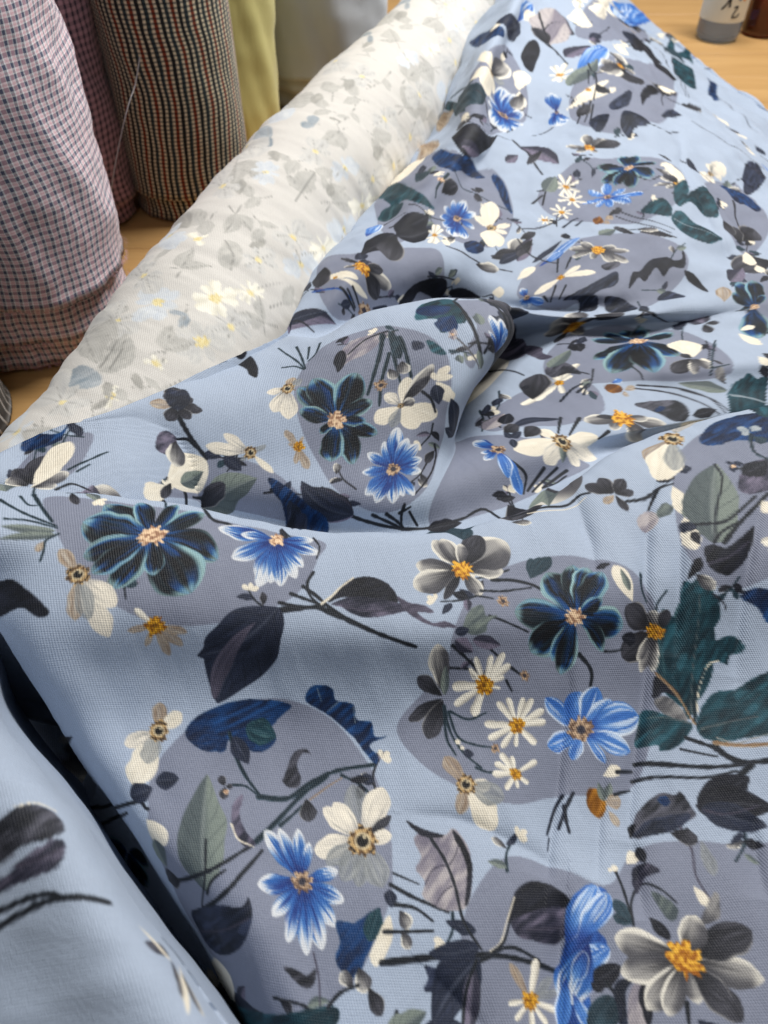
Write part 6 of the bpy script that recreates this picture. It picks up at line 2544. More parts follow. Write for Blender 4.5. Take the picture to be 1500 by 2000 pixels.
('S','wst',9,[327,5897,399,5767,545,5529]),
('P','wle',399,5767,332,5388,26,8),
('S','wst',9,[432,5962,399,5767,329,5376]),
('P','wcr',926,4046,994,3952,17,0),
('P','wcr',919,4035,882,3776,17,0),
('P','wcr',914,4036,802,3796,17,0),
('P','wcr',913,4043,782,3911,17,0),
('P','wcr',914,4053,797,4080,17,0),
('P','wcr',920,4063,903,4240,17,0),
('P','wcr',928,4072,1026,4392,17,0),
('P','wcr',930,4066,1064,4289,17,0),
('P','wcr',932,4060,1106,4191,17,0),
('C','wy',921,4052,29),
('S','wst',8,[876,3894,710,3559]),
('P','wgr',811,7851,651,7622,28,0),
('P','wgr',815,7876,714,8051,28,0),
('P','wgr',826,7894,904,8343,28,0),
('P','wgr',833,7887,1022,8231,28,0),
('P','wgr',827,7858,911,7741,28,0),
('P','wgr',817,7840,747,7440,28,0),
('C','wy',821,7865,33),
('S','wst',6,[791,7817,673,7697]),
('S','wst',6,[804,7893,754,8062]),
('S','wst',6,[835,7943,913,8281]),
('S','wst',6,[853,7917,987,8112]),
('S','wst',6,[839,7839,889,7685]),
('S','wst',6,[808,7789,738,7495]),
('P','wle',363,10009,481,9622,26,8),
('S','wst',9,[302,10219,363,10009,485,9611]),
('P','wle',363,10009,264,9553,26,8),
('S','wst',9,[412,10251,363,10009,261,9539]),
('P','wgr',471,3186,347,3133,28,0),
('P','wgr',474,3198,396,3333,28,0),
('P','wgr',482,3205,543,3448,28,0),
('P','wgr',489,3196,646,3301,28,0),
('P','wgr',484,3181,572,3040,28,0),
('P','wgr',476,3178,430,2997,28,0),
('C','wy',479,3190,30),
('S','wst',6,[451,3176,341,3162]),
('S','wst',6,[462,3218,412,3358]),
('S','wst',6,[489,3232,552,3404]),
('S','wst',6,[506,3205,618,3247]),
('S','wst',6,[495,3162,543,3033]),
('S','wst',6,[468,3147,408,2994]),
('P','wle',-2,2700,-45,3025,26,8),
('S','wst',9,[17,2553,-2,2700,-46,3036]),
('P','wle',-2,2700,194,2813,26,8),
('S','wst',9,[-111,2673,-2,2700,200,2818]),
('P','wgr',165,7221,21,7306,28,0),
('P','wgr',169,7235,88,7524,28,0),
('P','wgr',179,7230,245,7442,28,0),
('P','wgr',184,7214,336,7188,28,0),
('P','wgr',179,7200,252,6943,28,0),
('P','wgr',169,7201,85,6970,28,0),
('C','wy',174,7216,29),
('S','wst',6,[144,7229,15,7353]),
('S','wst',6,[159,7271,115,7510]),
('S','wst',6,[189,7259,263,7414]),
('S','wst',5,[204,7206,314,7147]),
('S','wst',5,[190,7163,229,6946]),
('S','wst',5,[160,7174,82,7048]),
('P','wgr',-331,7679,-236,7236,28,0),
('P','wgr',-356,7722,-650,7942,28,0),
('P','wgr',-357,7743,-681,8304,28,0),
('P','wgr',-349,7748,-541,8384,28,0),
('P','wgr',-325,7702,-135,7616,28,0),
('P','wgr',-322,7683,-96,7305,28,0),
('C','wy',-337,7708,30),
('S','wst',5,[-317,7621,-295,7368]),
('S','wst',6,[-400,7773,-624,7984]),
('S','wst',6,[-431,7883,-637,8280]),
('S','wst',6,[-359,7799,-394,8092]),
('S','wst',5,[-287,7668,-115,7558]),
('S','wst',5,[-270,7588,-95,7261]),
('P','wgr',847,11075,820,11362,28,0),
('P','wgr',858,11095,1006,11700,28,0),
('P','wgr',859,11072,1035,11319,28,0),
('P','wgr',851,11034,887,10671,28,0),
('P','wgr',840,11026,718,10550,28,0),
('P','wgr',840,11049,709,10931,28,0),
('C','wy',848,11057,33),
('S','wst',6,[842,11121,843,11438]),
('S','wst',6,[873,11157,999,11592]),
('S','wst',6,[879,11093,1000,11201]),
('S','wst',6,[854,10993,855,10694]),
('S','wst',6,[824,10960,720,10630]),
('S','wst',6,[818,11024,710,10992]),
('P','wle',-321,4706,9,4384,26,8),
('S','wst',9,[-648,5113,-321,4706,17,4378]),
('P','wle',-321,4706,-166,4229,26,8),
('S','wst',9,[-449,5022,-321,4706,-162,4216]),
('P','wle',185,8579,-27,8483,26,8),
('S','wst',9,[276,8676,185,8579,-35,8483]),
('P','wle',185,8579,-45,9011,26,8),
('S','wst',9,[278,8432,185,8579,-54,9029]),
('D','wbl',6,[-202,8722,-106,8494,-152,8428,-267,8751]),
('P','wbl',-243,8798,-597,9198,20,0),
('S','wst',7,[-580,9481,-71,8349]),
('P','wgr',-318,2602,-305,2428,28,0),
('P','wgr',-343,2629,-728,2883,28,0),
('P','wgr',-342,2639,-699,3047,28,0),
('P','wgr',-320,2626,-337,2826,28,0),
('P','wgr',-307,2611,-120,2576,28,0),
('P','wgr',-304,2597,-79,2352,28,0),
('C','wy',-319,2613,30),
('S','wst',6,[-316,2573,-349,2453]),
('S','wst',6,[-372,2636,-716,2887]),
('S','wst',6,[-376,2678,-699,3076]),
('S','wst',6,[-322,2653,-292,2782]),
('S','wst',5,[-272,2597,-107,2543]),
('S','wst',5,[-269,2558,-129,2374]),
('P','wpb',78,4480,116,4267,22,0),
('P','wpb',71,4484,3,4341,22,0),
('P','wpb',66,4495,-80,4526,22,0),
('P','wpb',67,4505,-69,4687,22,0),
('P','wpb',72,4507,29,4732,22,0),
('P','wpb',79,4503,144,4662,22,0),
('P','wpb',83,4494,211,4510,22,0),
('P','wpb',83,4484,198,4345,22,0),
('C','wy',75,4493,25),
('S','wst',7,[75,4493,-89,4336]),
('S','wst',11,[415,6745,281,6700,61,6889]),
('P','wle',246,6696,176,6953,25,0),
('P','wle',315,6707,217,6448,25,0),
('P','wst',135,6758,100,7075,20,0),
('P','wcr',1063,5286,967,5348,17,0),
('P','wcr',1070,5300,1090,5576,17,0),
('P','wcr',1079,5310,1234,5738,17,0),
('P','wcr',1081,5303,1277,5634,17,0),
('P','wcr',1079,5290,1239,5404,17,0),
('P','wcr',1071,5274,1105,5137,17,0),
('P','wcr',1064,5263,992,4961,17,0),
('P','wcr',1059,5263,914,4966,17,0),
('P','wcr',1060,5274,928,5140,17,0),
('C','wy',1069,5282,30),
('S','wst',9,[1112,5481,1376,6186]),
('S','wst',11,[378,1307,262,1204,37,1176]),
('P','wle',233,1180,104,1284,25,0),
('P','wle',291,1228,275,1027,25,0),
('P','wst',127,1146,8,1312,20,0),
('P','wgr',326,5239,203,5424,28,0),
('P','wgr',335,5243,356,5482,28,0),
('P','wgr',342,5234,458,5342,28,0),
('P','wgr',341,5218,449,5073,28,0),
('P','wgr',332,5209,306,4926,28,0),
('P','wgr',326,5223,202,5148,28,0),
('C','wy',334,5227,30),
('S','wst',6,[313,5258,239,5417]),
('S','wst',6,[339,5278,376,5475]),
('S','wst',6,[360,5248,466,5310]),
('S','wst',6,[355,5198,423,5058]),
('S','wst',5,[330,5178,292,4992]),
('S','wst',6,[309,5209,197,5186]),
('S','wst',12,[591,6207,729,6260,909,6222]),
('P','wle',764,6281,778,6027,25,0),
('P','wle',694,6243,852,6616,25,0),
('P','wst',864,6295,825,5956,20,0),
('S','wst',11,[-20,9126,-246,9479,-648,10388]),
('P','wle',-332,9640,-527,10362,25,0),
('P','wle',-178,9361,-610,9917,25,0),
('P','wst',-610,10236,-639,10683,20,0),
('P','wle',-12,711,-35,488,26,8),
('S','wst',9,[-1,824,-12,711,-36,481]),
('P','wle',-12,711,-336,747,26,8),
('S','wst',9,[106,726,-12,711,-351,752]),
('D','wbl',6,[-191,10377,-112,10123,-182,10109,-272,10458]),
('P','wbl',-228,10464,-651,11115,20,0),
('S','wst',7,[-550,11268,-91,9973]),
('P','wpb',1018,4608,1214,4809,22,0),
('P','wpb',1011,4588,1086,4477,22,0),
('P','wpb',1002,4576,938,4277,22,0),
('P','wpb',996,4577,846,4294,22,0),
('P','wpb',996,4588,842,4477,22,0),
('P','wpb',1001,4603,930,4728,22,0),
('P','wpb',1010,4616,1079,4944,22,0),
('P','wpb',1018,4620,1210,5007,22,0),
('C','wy',1006,4595,30),
('S','wst',8,[1006,4595,1065,4294]),
('S','wst',11,[254,6161,113,6139,-165,6408]),
('P','wle',75,6142,-30,6422,25,0),
('P','wle',150,6140,65,5902,25,0),
('P','wst',-57,6236,-139,6586,20,0),
('P','wle',734,11953,733,12606,26,8),
('S','wst',10,[735,11656,734,11953,733,12628]),
('P','wle',734,11953,969,12770,26,8),
('S','wst',10,[636,11656,734,11953,978,12803]),
('P','wgr',-279,4259,-249,4433,28,0),
('P','wgr',-268,4242,-61,4145,28,0),
('P','wgr',-270,4231,-103,3952,28,0),
('P','wgr',-283,4237,-318,4062,28,0),
('P','wgr',-305,4270,-690,4614,28,0),
('P','wgr',-302,4282,-637,4808,28,0),
('C','wy',-281,4248,30),
('S','wst',6,[-274,4286,-211,4396]),
('S','wst',5,[-233,4217,-68,4111]),
('S','wst',5,[-239,4179,-123,3944]),
('S','wst',5,[-288,4212,-364,4126]),
('S','wst',6,[-336,4291,-683,4660]),
('S','wst',6,[-329,4327,-687,4919]),
('P','wgr',970,9623,972,10005,28,0),
('P','wgr',980,9631,1137,10137,28,0),
('P','wgr',981,9611,1158,9804,28,0),
('P','wgr',970,9571,966,9148,28,0),
('P','wgr',960,9567,798,9079,28,0),
('P','wgr',960,9592,797,9500,28,0),
('C','wy',970,9598,34),
('S','wst',6,[971,9672,1000,10026]),
('S','wst',7,[1002,9700,1159,10146]),
('S','wst',6,[1002,9626,1120,9690]),
('S','wst',6,[970,9525,941,9191]),
('S','wst',6,[939,9501,815,9186]),
('S','wst',6,[940,9574,838,9578]),
('P','wpb',1170,9035,1439,9643,22,0),
('P','wpb',1162,9003,1315,9107,22,0),
('P','wpb',1152,8974,1136,8629,22,0),
('P','wpb',1144,8965,1005,8474,22,0),
('P','wpb',1141,8974,961,8627,22,0),
('P','wpb',1145,8995,1021,8974,22,0),
('P','wpb',1154,9019,1171,9382,22,0),
('P','wpb',1165,9038,1356,9700,22,0),
('C','wy',1153,8996,31),
('S','wst',9,[1153,8996,1341,8957]),
('P','wgr',-554,5430,-634,5759,28,0),
('P','wgr',-526,5390,-162,5100,28,0),
('P','wgr',-525,5372,-148,4798,28,0),
('P','wgr',-545,5388,-471,5063,28,0),
('P','wgr',-560,5408,-730,5397,28,0),
('P','wgr',-561,5426,-741,5695,28,0),
('C','wy',-549,5409,31),
('S','wst',6,[-588,5512,-499,5577]),
('S','wst',6,[-428,5269,-192,5067]),
('S','wst',5,[-419,5211,-214,4860]),
('S','wst',6,[-527,5330,-683,5363]),
('S','wst',6,[-635,5490,-712,5447]),
('S','wst',6,[-641,5544,-701,5675]),
('P','wpb',-503,3427,-746,3780,22,0),
('P','wpb',-495,3425,-602,3741,22,0),
('P','wpb',-475,3401,-273,3345,22,0),
('P','wpb',-470,3389,-188,3144,22,0),
('P','wpb',-473,3383,-234,3043,22,0),
('P','wpb',-484,3389,-428,3148,22,0),
('P','wpb',-502,3410,-727,3487,22,0),
('P','wpb',-505,3418,-765,3634,22,0),
('C','wy',-488,3405,27),
('S','wst',7,[-488,3405,-425,3656]),
('D','wbl',6,[287,2148,301,2058,238,2026,239,2143]),
('P','wbl',275,2170,116,2157,20,0),
('S','wst',7,[215,2289,287,1992]),
('P','wgr',321,10680,366,11066,28,0),
('P','wgr',326,10662,446,10761,28,0),
('P','wgr',324,10641,416,10406,28,0),
('P','wgr',316,10632,272,10267,28,0),
('P','wgr',308,10653,151,10612,28,0),
('P','wgr',313,10671,224,10918,28,0),
('C','wy',318,10656,30),
('S','wst',6,[326,10724,379,10989]),
('S','wst',6,[346,10673,456,10717]),
('S','wst',6,[338,10605,397,10379]),
('S','wst',6,[310,10588,259,10347]),
('S','wst',6,[291,10641,172,10666]),
('S','wst',6,[299,10708,235,10966]),
('S','wst',11,[379,4782,514,4869,717,4920]),
('P','wle',548,4897,612,4721,25,0),
('P','wle',480,4843,576,5167,25,0),
('P','wst',652,4948,677,4697,20,0),
('P','wgr',570,2294,442,2272,28,0),
('P','wgr',574,2306,516,2471,28,0),
('P','wgr',584,2308,675,2514,28,0),
('P','wgr',589,2299,759,2363,28,0),
('P','wgr',582,2285,643,2119,28,0),
('P','wgr',573,2285,497,2122,28,0),
('C','wy',578,2295,31),
('S','wst',6,[550,2288,441,2301]),
('S','wst',6,[567,2326,542,2471]),
('S','wst',6,[596,2334,685,2487]),
('S','wst',6,[607,2303,720,2315]),
('S','wst',6,[589,2265,613,2127]),
('S','wst',6,[561,2257,477,2127])]
CREASES = [(4.0,5.0,[944,675,893,495,845,285,800,52]),(3.0,6.0,[1343,915,1316,718,1298,535]),(3.2,5.0,[1127,1873,1110,1676,1047,1425,989,1181,895,872,856,724]),(4.2,5.5,[2017,3263,1795,2817,1669,2359,1644,1970,1570,1662,1468,1385,1381,1120,1322,916]),(2.8,6.0,[1395,3110,1383,2861,1377,2606,1336,2380]),(3.2,5.0,[1974,2799,1878,2413,1824,2107,1772,1851]),(3.2,5.0,[2456,2761,2299,2440,2196,2089,2117,1722]),(2.2,4.5,[1284,1363,1235,1176,1161,919,1107,721]),(2.6,5.0,[1992,1012,1928,786,1900,599]),(1.8,5.0,[160,1048,446,1026,704,924,947,796]),(3.0,7.0,[3702,9822,3394,8525,3316,7585,3418,6943,3506,6487]),(2.0,5,[248,326,385,207,514,92])]

LOW_PRINT = [('D','disc',1,[-1569,3799,-1695,4144,-2013,4328,-2375,4264,-2611,3983,-2611,3615,-2375,3334,-2014,3269,-1695,3453]),('D','disc',1,[-1539,4686,-1708,5148,-2133,5394,-2618,5308,-2934,4932,-2934,4440,-2618,4063,-2134,3978,-1708,4223]),('D','disc',1,[-3257,1394,-3366,1693,-3641,1853,-3955,1797,-4160,1554,-4160,1235,-3955,991,-3642,936,-3366,1095]),('D','disc',1,[-1937,543,-2075,920,-2422,1121,-2818,1051,-3076,744,-3076,342,-2818,35,-2423,-34,-2075,165]),('D','disc',1,[-1080,1736,-1233,2156,-1619,2379,-2059,2302,-2346,1960,-2346,1513,-2060,1171,-1620,1093,-1233,1316]),('D','disc',1,[-1337,515,-1481,912,-1847,1123,-2263,1050,-2535,726,-2535,304,-2263,-19,-1848,-93,-1481,117]),('D','disc',1,[-2679,2392,-2804,2736,-3121,2919,-3482,2855,-3717,2575,-3717,2209,-3482,1929,-3122,1865,-2805,2048]),('D','disc',1,[-1069,2514,-1185,2833,-1479,3003,-1814,2944,-2033,2684,-2033,2344,-1814,2083,-1480,2024,-1185,2194]),('D','disc',1,[-1588,4145,-1715,4493,-2036,4679,-2401,4614,-2639,4331,-2639,3960,-2401,3676,-2036,3611,-1715,3796]),('P','bk',-3756,2295,-3185,2052,32,8),('P','dk',-212,3830,294,3473,32,8),('P','lil',-824,2241,-305,2580,32,8),('S','stem',38,[-1728,3212,-1985,3517,-2401,3644]),('P','an',-3742,2395,-4114,2469,26,0),('P','an',-3742,2395,-4058,2184,26,0),('P','an',-3742,2395,-3816,2022,26,0),('P','an',-3742,2395,-3531,2078,26,0),('P','an',-3742,2395,-3369,2320,26,0),('P','an',-3742,2395,-3425,2605,26,0),('P','an',-3742,2395,-3666,2767,26,0),('P','an',-3742,2395,-3952,2711,26,0),('C','pe',-3742,2395,70),('P','gr',-3534,1775,-3900,1875,26,0),('P','gr',-3534,1775,-3864,1586,26,0),('P','gr',-3534,1775,-3634,1408,26,0),('P','gr',-3534,1775,-3346,1444,26,0),('P','gr',-3534,1775,-3167,1674,26,0),('P','gr',-3534,1775,-3203,1962,26,0),('P','gr',-3534,1775,-3432,2141,26,0),('P','gr',-3534,1775,-3721,2105,26,0),('C','or_',-3534,1775,70),('P','bk',-755,3365,-883,3971,32,8),('P','dk',-3493,2654,-3321,3249,32,8),('P','lil',-3853,2975,-3323,3297,32,8),('S','stem',38,[-2527,2155,-2632,1769,-2501,1355]),('P','an',-1290,3931,-1432,3578,26,0),('P','an',-1290,3931,-1141,3581,26,0),('P','an',-1290,3931,-937,3788,26,0),('P','an',-1290,3931,-939,4078,26,0),('P','an',-1290,3931,-1146,4283,26,0),('P','an',-1290,3931,-1437,4281,26,0),('P','an',-1290,3931,-1641,4074,26,0),('P','an',-1290,3931,-1640,3783,26,0),('C','pe',-1290,3931,70),('P','gr',-3044,3807,-3246,4128,26,0),('P','gr',-3044,3807,-3414,3890,26,0),('P','gr',-3044,3807,-3365,3604,26,0),('P','gr',-3044,3807,-3128,3436,26,0),('P','gr',-3044,3807,-2841,3485,26,0),('P','gr',-3044,3807,-2673,3722,26,0),('P','gr',-3044,3807,-2722,4009,26,0),('P','gr',-3044,3807,-2959,4177,26,0),('C','or_',-3044,3807,70),('P','bk',-2107,1959,-2690,2169,32,8),('P','dk',-4510,1510,-3900,1398,32,8),('P','lil',-3716,3933,-4079,3431,32,8),('S','stem',38,[-1397,2765,-1725,2537,-1890,2135]),('P','an',-4485,591,-4365,951,26,0),('P','an',-4485,591,-4654,930,26,0),('P','an',-4485,591,-4845,711,26,0),('P','an',-4485,591,-4824,421,26,0),('P','an',-4485,591,-4605,230,26,0),('P','an',-4485,591,-4315,250,26,0),('P','an',-4485,591,-4124,470,26,0),('P','an',-4485,591,-4144,760,26,0),('C','pe',-4485,591,70),('P','gr',-4086,740,-3824,1015,26,0),('P','gr',-4086,740,-4095,1119,26,0),('P','gr',-4086,740,-4361,1001,26,0),('P','gr',-4086,740,-4465,730,26,0),('P','gr',-4086,740,-4347,464,26,0),('P','gr',-4086,740,-4076,360,26,0),('P','gr',-4086,740,-3810,477,26,0),('P','gr',-4086,740,-3706,749,26,0),('C','or_',-4086,740,70),('P','bk',-2199,1214,-1607,1028,32,8),('P','dk',-1596,3121,-1762,2523,32,8),('P','lil',-3559,5204,-3230,4677,32,8),('S','stem',38,[-1386,2793,-1168,2457,-771,2280]),('P','an',-1299,3765,-973,3568,26,0),('P','an',-1299,3765,-930,3855,26,0),('P','an',-1299,3765,-1102,4090,26,0),('P','an',-1299,3765,-1389,4134,26,0),('P','an',-1299,3765,-1623,3962,26,0),('P','an',-1299,3765,-1668,3674,26,0),('P','an',-1299,3765,-1496,3440,26,0),('P','an',-1299,3765,-1208,3395,26,0),('C','pe',-1299,3765,70),('P','gr',-1821,2176,-2180,2052,26,0),('P','gr',-1821,2176,-1988,1834,26,0),('P','gr',-1821,2176,-1698,1816,26,0),('P','gr',-1821,2176,-1479,2008,26,0),('P','gr',-1821,2176,-1461,2298,26,0),('P','gr',-1821,2176,-1653,2516,26,0),('P','gr',-1821,2176,-1943,2535,26,0),('P','gr',-1821,2176,-2161,2343,26,0),('C','or_',-1821,2176,70),('P','bk',-3877,1237,-3972,624,32,8),('P','dk',-1110,5449,-743,4948,32,8),('P','lil',-2245,684,-2863,728,32,8),('S','stem',38,[-438,4453,-836,4491,-1221,4290]),('P','an',-2660,1377,-2492,1717,26,0),('P','an',-2660,1377,-2782,1736,26,0),('P','an',-2660,1377,-3000,1545,26,0),('P','an',-2660,1377,-3019,1255,26,0),('P','an',-2660,1377,-2828,1036,26,0),('P','an',-2660,1377,-2538,1016,26,0),('P','an',-2660,1377,-2319,1208,26,0),('P','an',-2660,1377,-2299,1498,26,0),('C','pe',-2660,1377,70),('P','gr',-4453,5018,-4695,4725,26,0),('P','gr',-4453,5018,-4417,4639,26,0),('P','gr',-4453,5018,-4160,4775,26,0),('P','gr',-4453,5018,-4074,5052,26,0),('P','gr',-4453,5018,-4210,5310,26,0),('P','gr',-4453,5018,-4487,5396,26,0),('P','gr',-4453,5018,-4744,5261,26,0),('P','gr',-4453,5018,-4831,4983,26,0),('C','or_',-4453,5018,70),('P','bk',-4126,2436,-3535,2624,32,8),('P','dk',-3815,4145,-4176,3641,32,8),('P','lil',-2548,1683,-2906,1177,32,8),('S','stem',38,[-304,2551,57,2721,286,3090]),('P','an',-4528,647,-4160,550,26,0),('P','an',-4528,647,-4199,838,26,0),('P','an',-4528,647,-4431,1014,26,0),('P','an',-4528,647,-4719,975,26,0),('P','an',-4528,647,-4895,743,26,0),('P','an',-4528,647,-4856,455,26,0),('P','an',-4528,647,-4625,279,26,0),('P','an',-4528,647,-4337,318,26,0),('C','pe',-4528,647,70),('P','gr',-2258,4722,-2074,5054,26,0),('P','gr',-2258,4722,-2363,5086,26,0),('P','gr',-2258,4722,-2590,4905,26,0),('P','gr',-2258,4722,-2623,4616,26,0),('P','gr',-2258,4722,-2441,4389,26,0),('P','gr',-2258,4722,-2152,4356,26,0),('P','gr',-2258,4722,-1925,4538,26,0),('P','gr',-2258,4722,-1892,4826,26,0),('C','or_',-2258,4722,70),('P','bk',-3576,3936,-3085,3556,32,8),('P','dk',-3198,549,-2791,80,32,8),('P','lil',-3432,4201,-3093,4720,32,8),('S','stem',38,[-1533,4743,-1591,4347,-1410,3952]),('P','an',-3112,4124,-2868,4415,26,0),('P','an',-3112,4124,-3146,4502,26,0),('P','an',-3112,4124,-3403,4367,26,0),('P','an',-3112,4124,-3490,4090,26,0),('P','an',-3112,4124,-3355,3832,26,0),('P','an',-3112,4124,-3078,3745,26,0),('P','an',-3112,4124,-2820,3879,26,0),('P','an',-3112,4124,-2733,4157,26,0),('C','pe',-3112,4124,70),('P','gr',-3325,2465,-3053,2199,26,0),('P','gr',-3325,2465,-2945,2469,26,0),('P','gr',-3325,2465,-3059,2736,26,0),('P','gr',-3325,2465,-3328,2844,26,0),('P','gr',-3325,2465,-3596,2731,26,0),('P','gr',-3325,2465,-3704,2461,26,0),('P','gr',-3325,2465,-3591,2193,26,0),('P','gr',-3325,2465,-3321,2085,26,0),('C','or_',-3325,2465,70),('P','bk',-4077,4952,-3890,4360,32,8),('P','dk',-233,2185,-59,2780,32,8),('P','lil',-3669,4670,-3064,4533,32,8),('S','stem',38,[-1515,2805,-1606,3194,-1920,3494]),('P','an',-881,4909,-562,5116,26,0),('P','an',-881,4909,-802,5280,26,0),('P','an',-881,4909,-1088,5227,26,0),('P','an',-881,4909,-1252,4987,26,0),('P','an',-881,4909,-1199,4701,26,0),('P','an',-881,4909,-959,4537,26,0),('P','an',-881,4909,-673,4590,26,0),('P','an',-881,4909,-509,4829,26,0),('C','pe',-881,4909,70),('P','gr',-3785,4691,-3565,4380,26,0),('P','gr',-3785,4691,-3410,4626,26,0),('P','gr',-3785,4691,-3474,4909,26,0),('P','gr',-3785,4691,-3720,5065,26,0),('P','gr',-3785,4691,-4003,5001,26,0),('P','gr',-3785,4691,-4159,4756,26,0),('P','gr',-3785,4691,-4095,4472,26,0),('P','gr',-3785,4691,-3850,4316,26,0),('C','or_',-3785,4691,70),('P','bk',-3321,1708,-3882,1969,32,8),('P','dk',-2264,716,-1943,185,32,8),('P','lil',-2286,4384,-2211,4999,32,8),('S','stem',38,[-263,4255,-483,4588,-881,4762]),('P','an',-341,3982,-137,3661,26,0),('P','an',-341,3982,29,3899,26,0),('P','an',-341,3982,-20,4185,26,0),('P','an',-341,3982,-257,4352,26,0),('P','an',-341,3982,-544,4302,26,0),('P','an',-341,3982,-711,4065,26,0),('P','an',-341,3982,-662,3778,26,0),('P','an',-341,3982,-424,3611,26,0),('C','pe',-341,3982,70),('P','gr',-4586,500,-4604,120,26,0),('P','gr',-4586,500,-4330,218,26,0),('P','gr',-4586,500,-4206,481,26,0),('P','gr',-4586,500,-4304,755,26,0),('P','gr',-4586,500,-4567,879,26,0),('P','gr',-4586,500,-4840,781,26,0),('P','gr',-4586,500,-4965,519,26,0),('P','gr',-4586,500,-4867,245,26,0),('C','or_',-4586,500,70),('P','bk',-3367,2990,-3022,3505,32,8),('P','dk',-203,2914,90,2368,32,8),('P','lil',-4452,2786,-3878,3022,32,8),('S','stem',38,[-644,2607,-280,2773,-48,3140]),('P','an',-4440,3109,-4101,3282,26,0),('P','an',-4440,3109,-4323,3470,26,0),('P','an',-4440,3109,-4613,3447,26,0),('P','an',-4440,3109,-4801,3225,26,0),('P','an',-4440,3109,-4778,2935,26,0),('P','an',-4440,3109,-4556,2747,26,0),('P','an',-4440,3109,-4267,2770,26,0),('P','an',-4440,3109,-4078,2991,26,0),('C','pe',-4440,3109,70),('P','gr',-3936,2556,-4315,2561,26,0),('P','gr',-3936,2556,-4208,2291,26,0),('P','gr',-3936,2556,-3942,2176,26,0),('P','gr',-3936,2556,-3671,2282,26,0),('P','gr',-3936,2556,-3556,2549,26,0),('P','gr',-3936,2556,-3662,2819,26,0),('P','gr',-3936,2556,-3929,2935,26,0),('P','gr',-3936,2556,-4199,2829,26,0),('C','or_',-3936,2556,70)]


# ======================= the cloth printer =======================
# A flat print, painted stroke by stroke in cloth coordinates (millimetres) and then
# read off at every vertex of the cloth.
def vnoise(x, y, seed=0):
    xi = np.floor(x).astype(np.int64); yi = np.floor(y).astype(np.int64)
    fx = x - xi; fy = y - yi
    fx = fx * fx * (3 - 2 * fx); fy = fy * fy * (3 - 2 * fy)
    def h(a, b):
        k = (a * 374761393 + b * 668265263 + seed * 1442695041) & 0x7fffffff
        k = ((k ^ (k >> 13)) * 1274126177) & 0x7fffffff
        return ((k ^ (k >> 16)) & 0xffff) / 65535.0
    return ((h(xi, yi) * (1 - fx) + h(xi + 1, yi) * fx) * (1 - fy)
            + (h(xi, yi + 1) * (1 - fx) + h(xi + 1, yi + 1) * fx) * fy)
def fnoise(x, y, seed=0):
    return .6 * vnoise(x, y, seed) + .28 * vnoise(2.1 * x, 2.1 * y, seed + 7) + .12 * vnoise(4.3 * x, 4.3 * y, seed + 13)
def sstep(a, b, x):
    t = np.clip((x - a) / (b - a), 0, 1); return t * t * (3 - 2 * t)
def lerp(a, b, t):
    return a + (b - a) * t[..., None]
def K(*v): return np.array(v, np.float32)

GROUND = K(.672, .724, .802)
INK = dict(disc=(K(.530, .552, .625), K(.505, .527, .600)), dk=(K(.07, .095, .15), K(.20, .23, .32)), bk=(K(.06, .07, .10), K(.13, .14, .19)),
           tl=(K(.045, .14, .18), K(.13, .31, .36)), bu=(K(.03, .09, .20), K(.07, .25, .46)), gg=(K(.28, .32, .34), K(.50, .54, .51)),
           lil=(K(.12, .13, .19), K(.48, .45, .53)), li2=(K(.46, .44, .50), K(.74, .71, .71)), cr=(K(.90, .86, .78), K(.97, .94, .87)),
           gr=(K(.30, .30, .32), K(.66, .65, .64)), gd=(K(.10, .11, .14), K(.38, .38, .43)), tan=(K(.55, .44, .33), K(.82, .74, .62)),
           blu=(K(.10, .26, .56), K(.30, .52, .82)), bld=(K(.09, .21, .47), K(.20, .40, .72)), brn=(K(.36, .20, .05), K(.72, .48, .14)), stem=(K(.09, .11, .14), K(.22, .24, .29)),
           ts=(K(.08, .15, .19), K(.22, .31, .36)), lin=(K(.24, .23, .29), K(.40, .38, .45)),
           wst=(K(.58, .575, .56), K(.74, .73, .70)), wle=(K(.70, .695, .675), K(.80, .79, .765)), wbl=(K(.52, .57, .61), K(.72, .74, .755)),
           wcr=(K(.93, .91, .82), K(.95, .93, .87)), wgr=(K(.745, .745, .74), K(.86, .85, .825)), wpb=(K(.76, .79, .83), K(.87, .88, .88)))

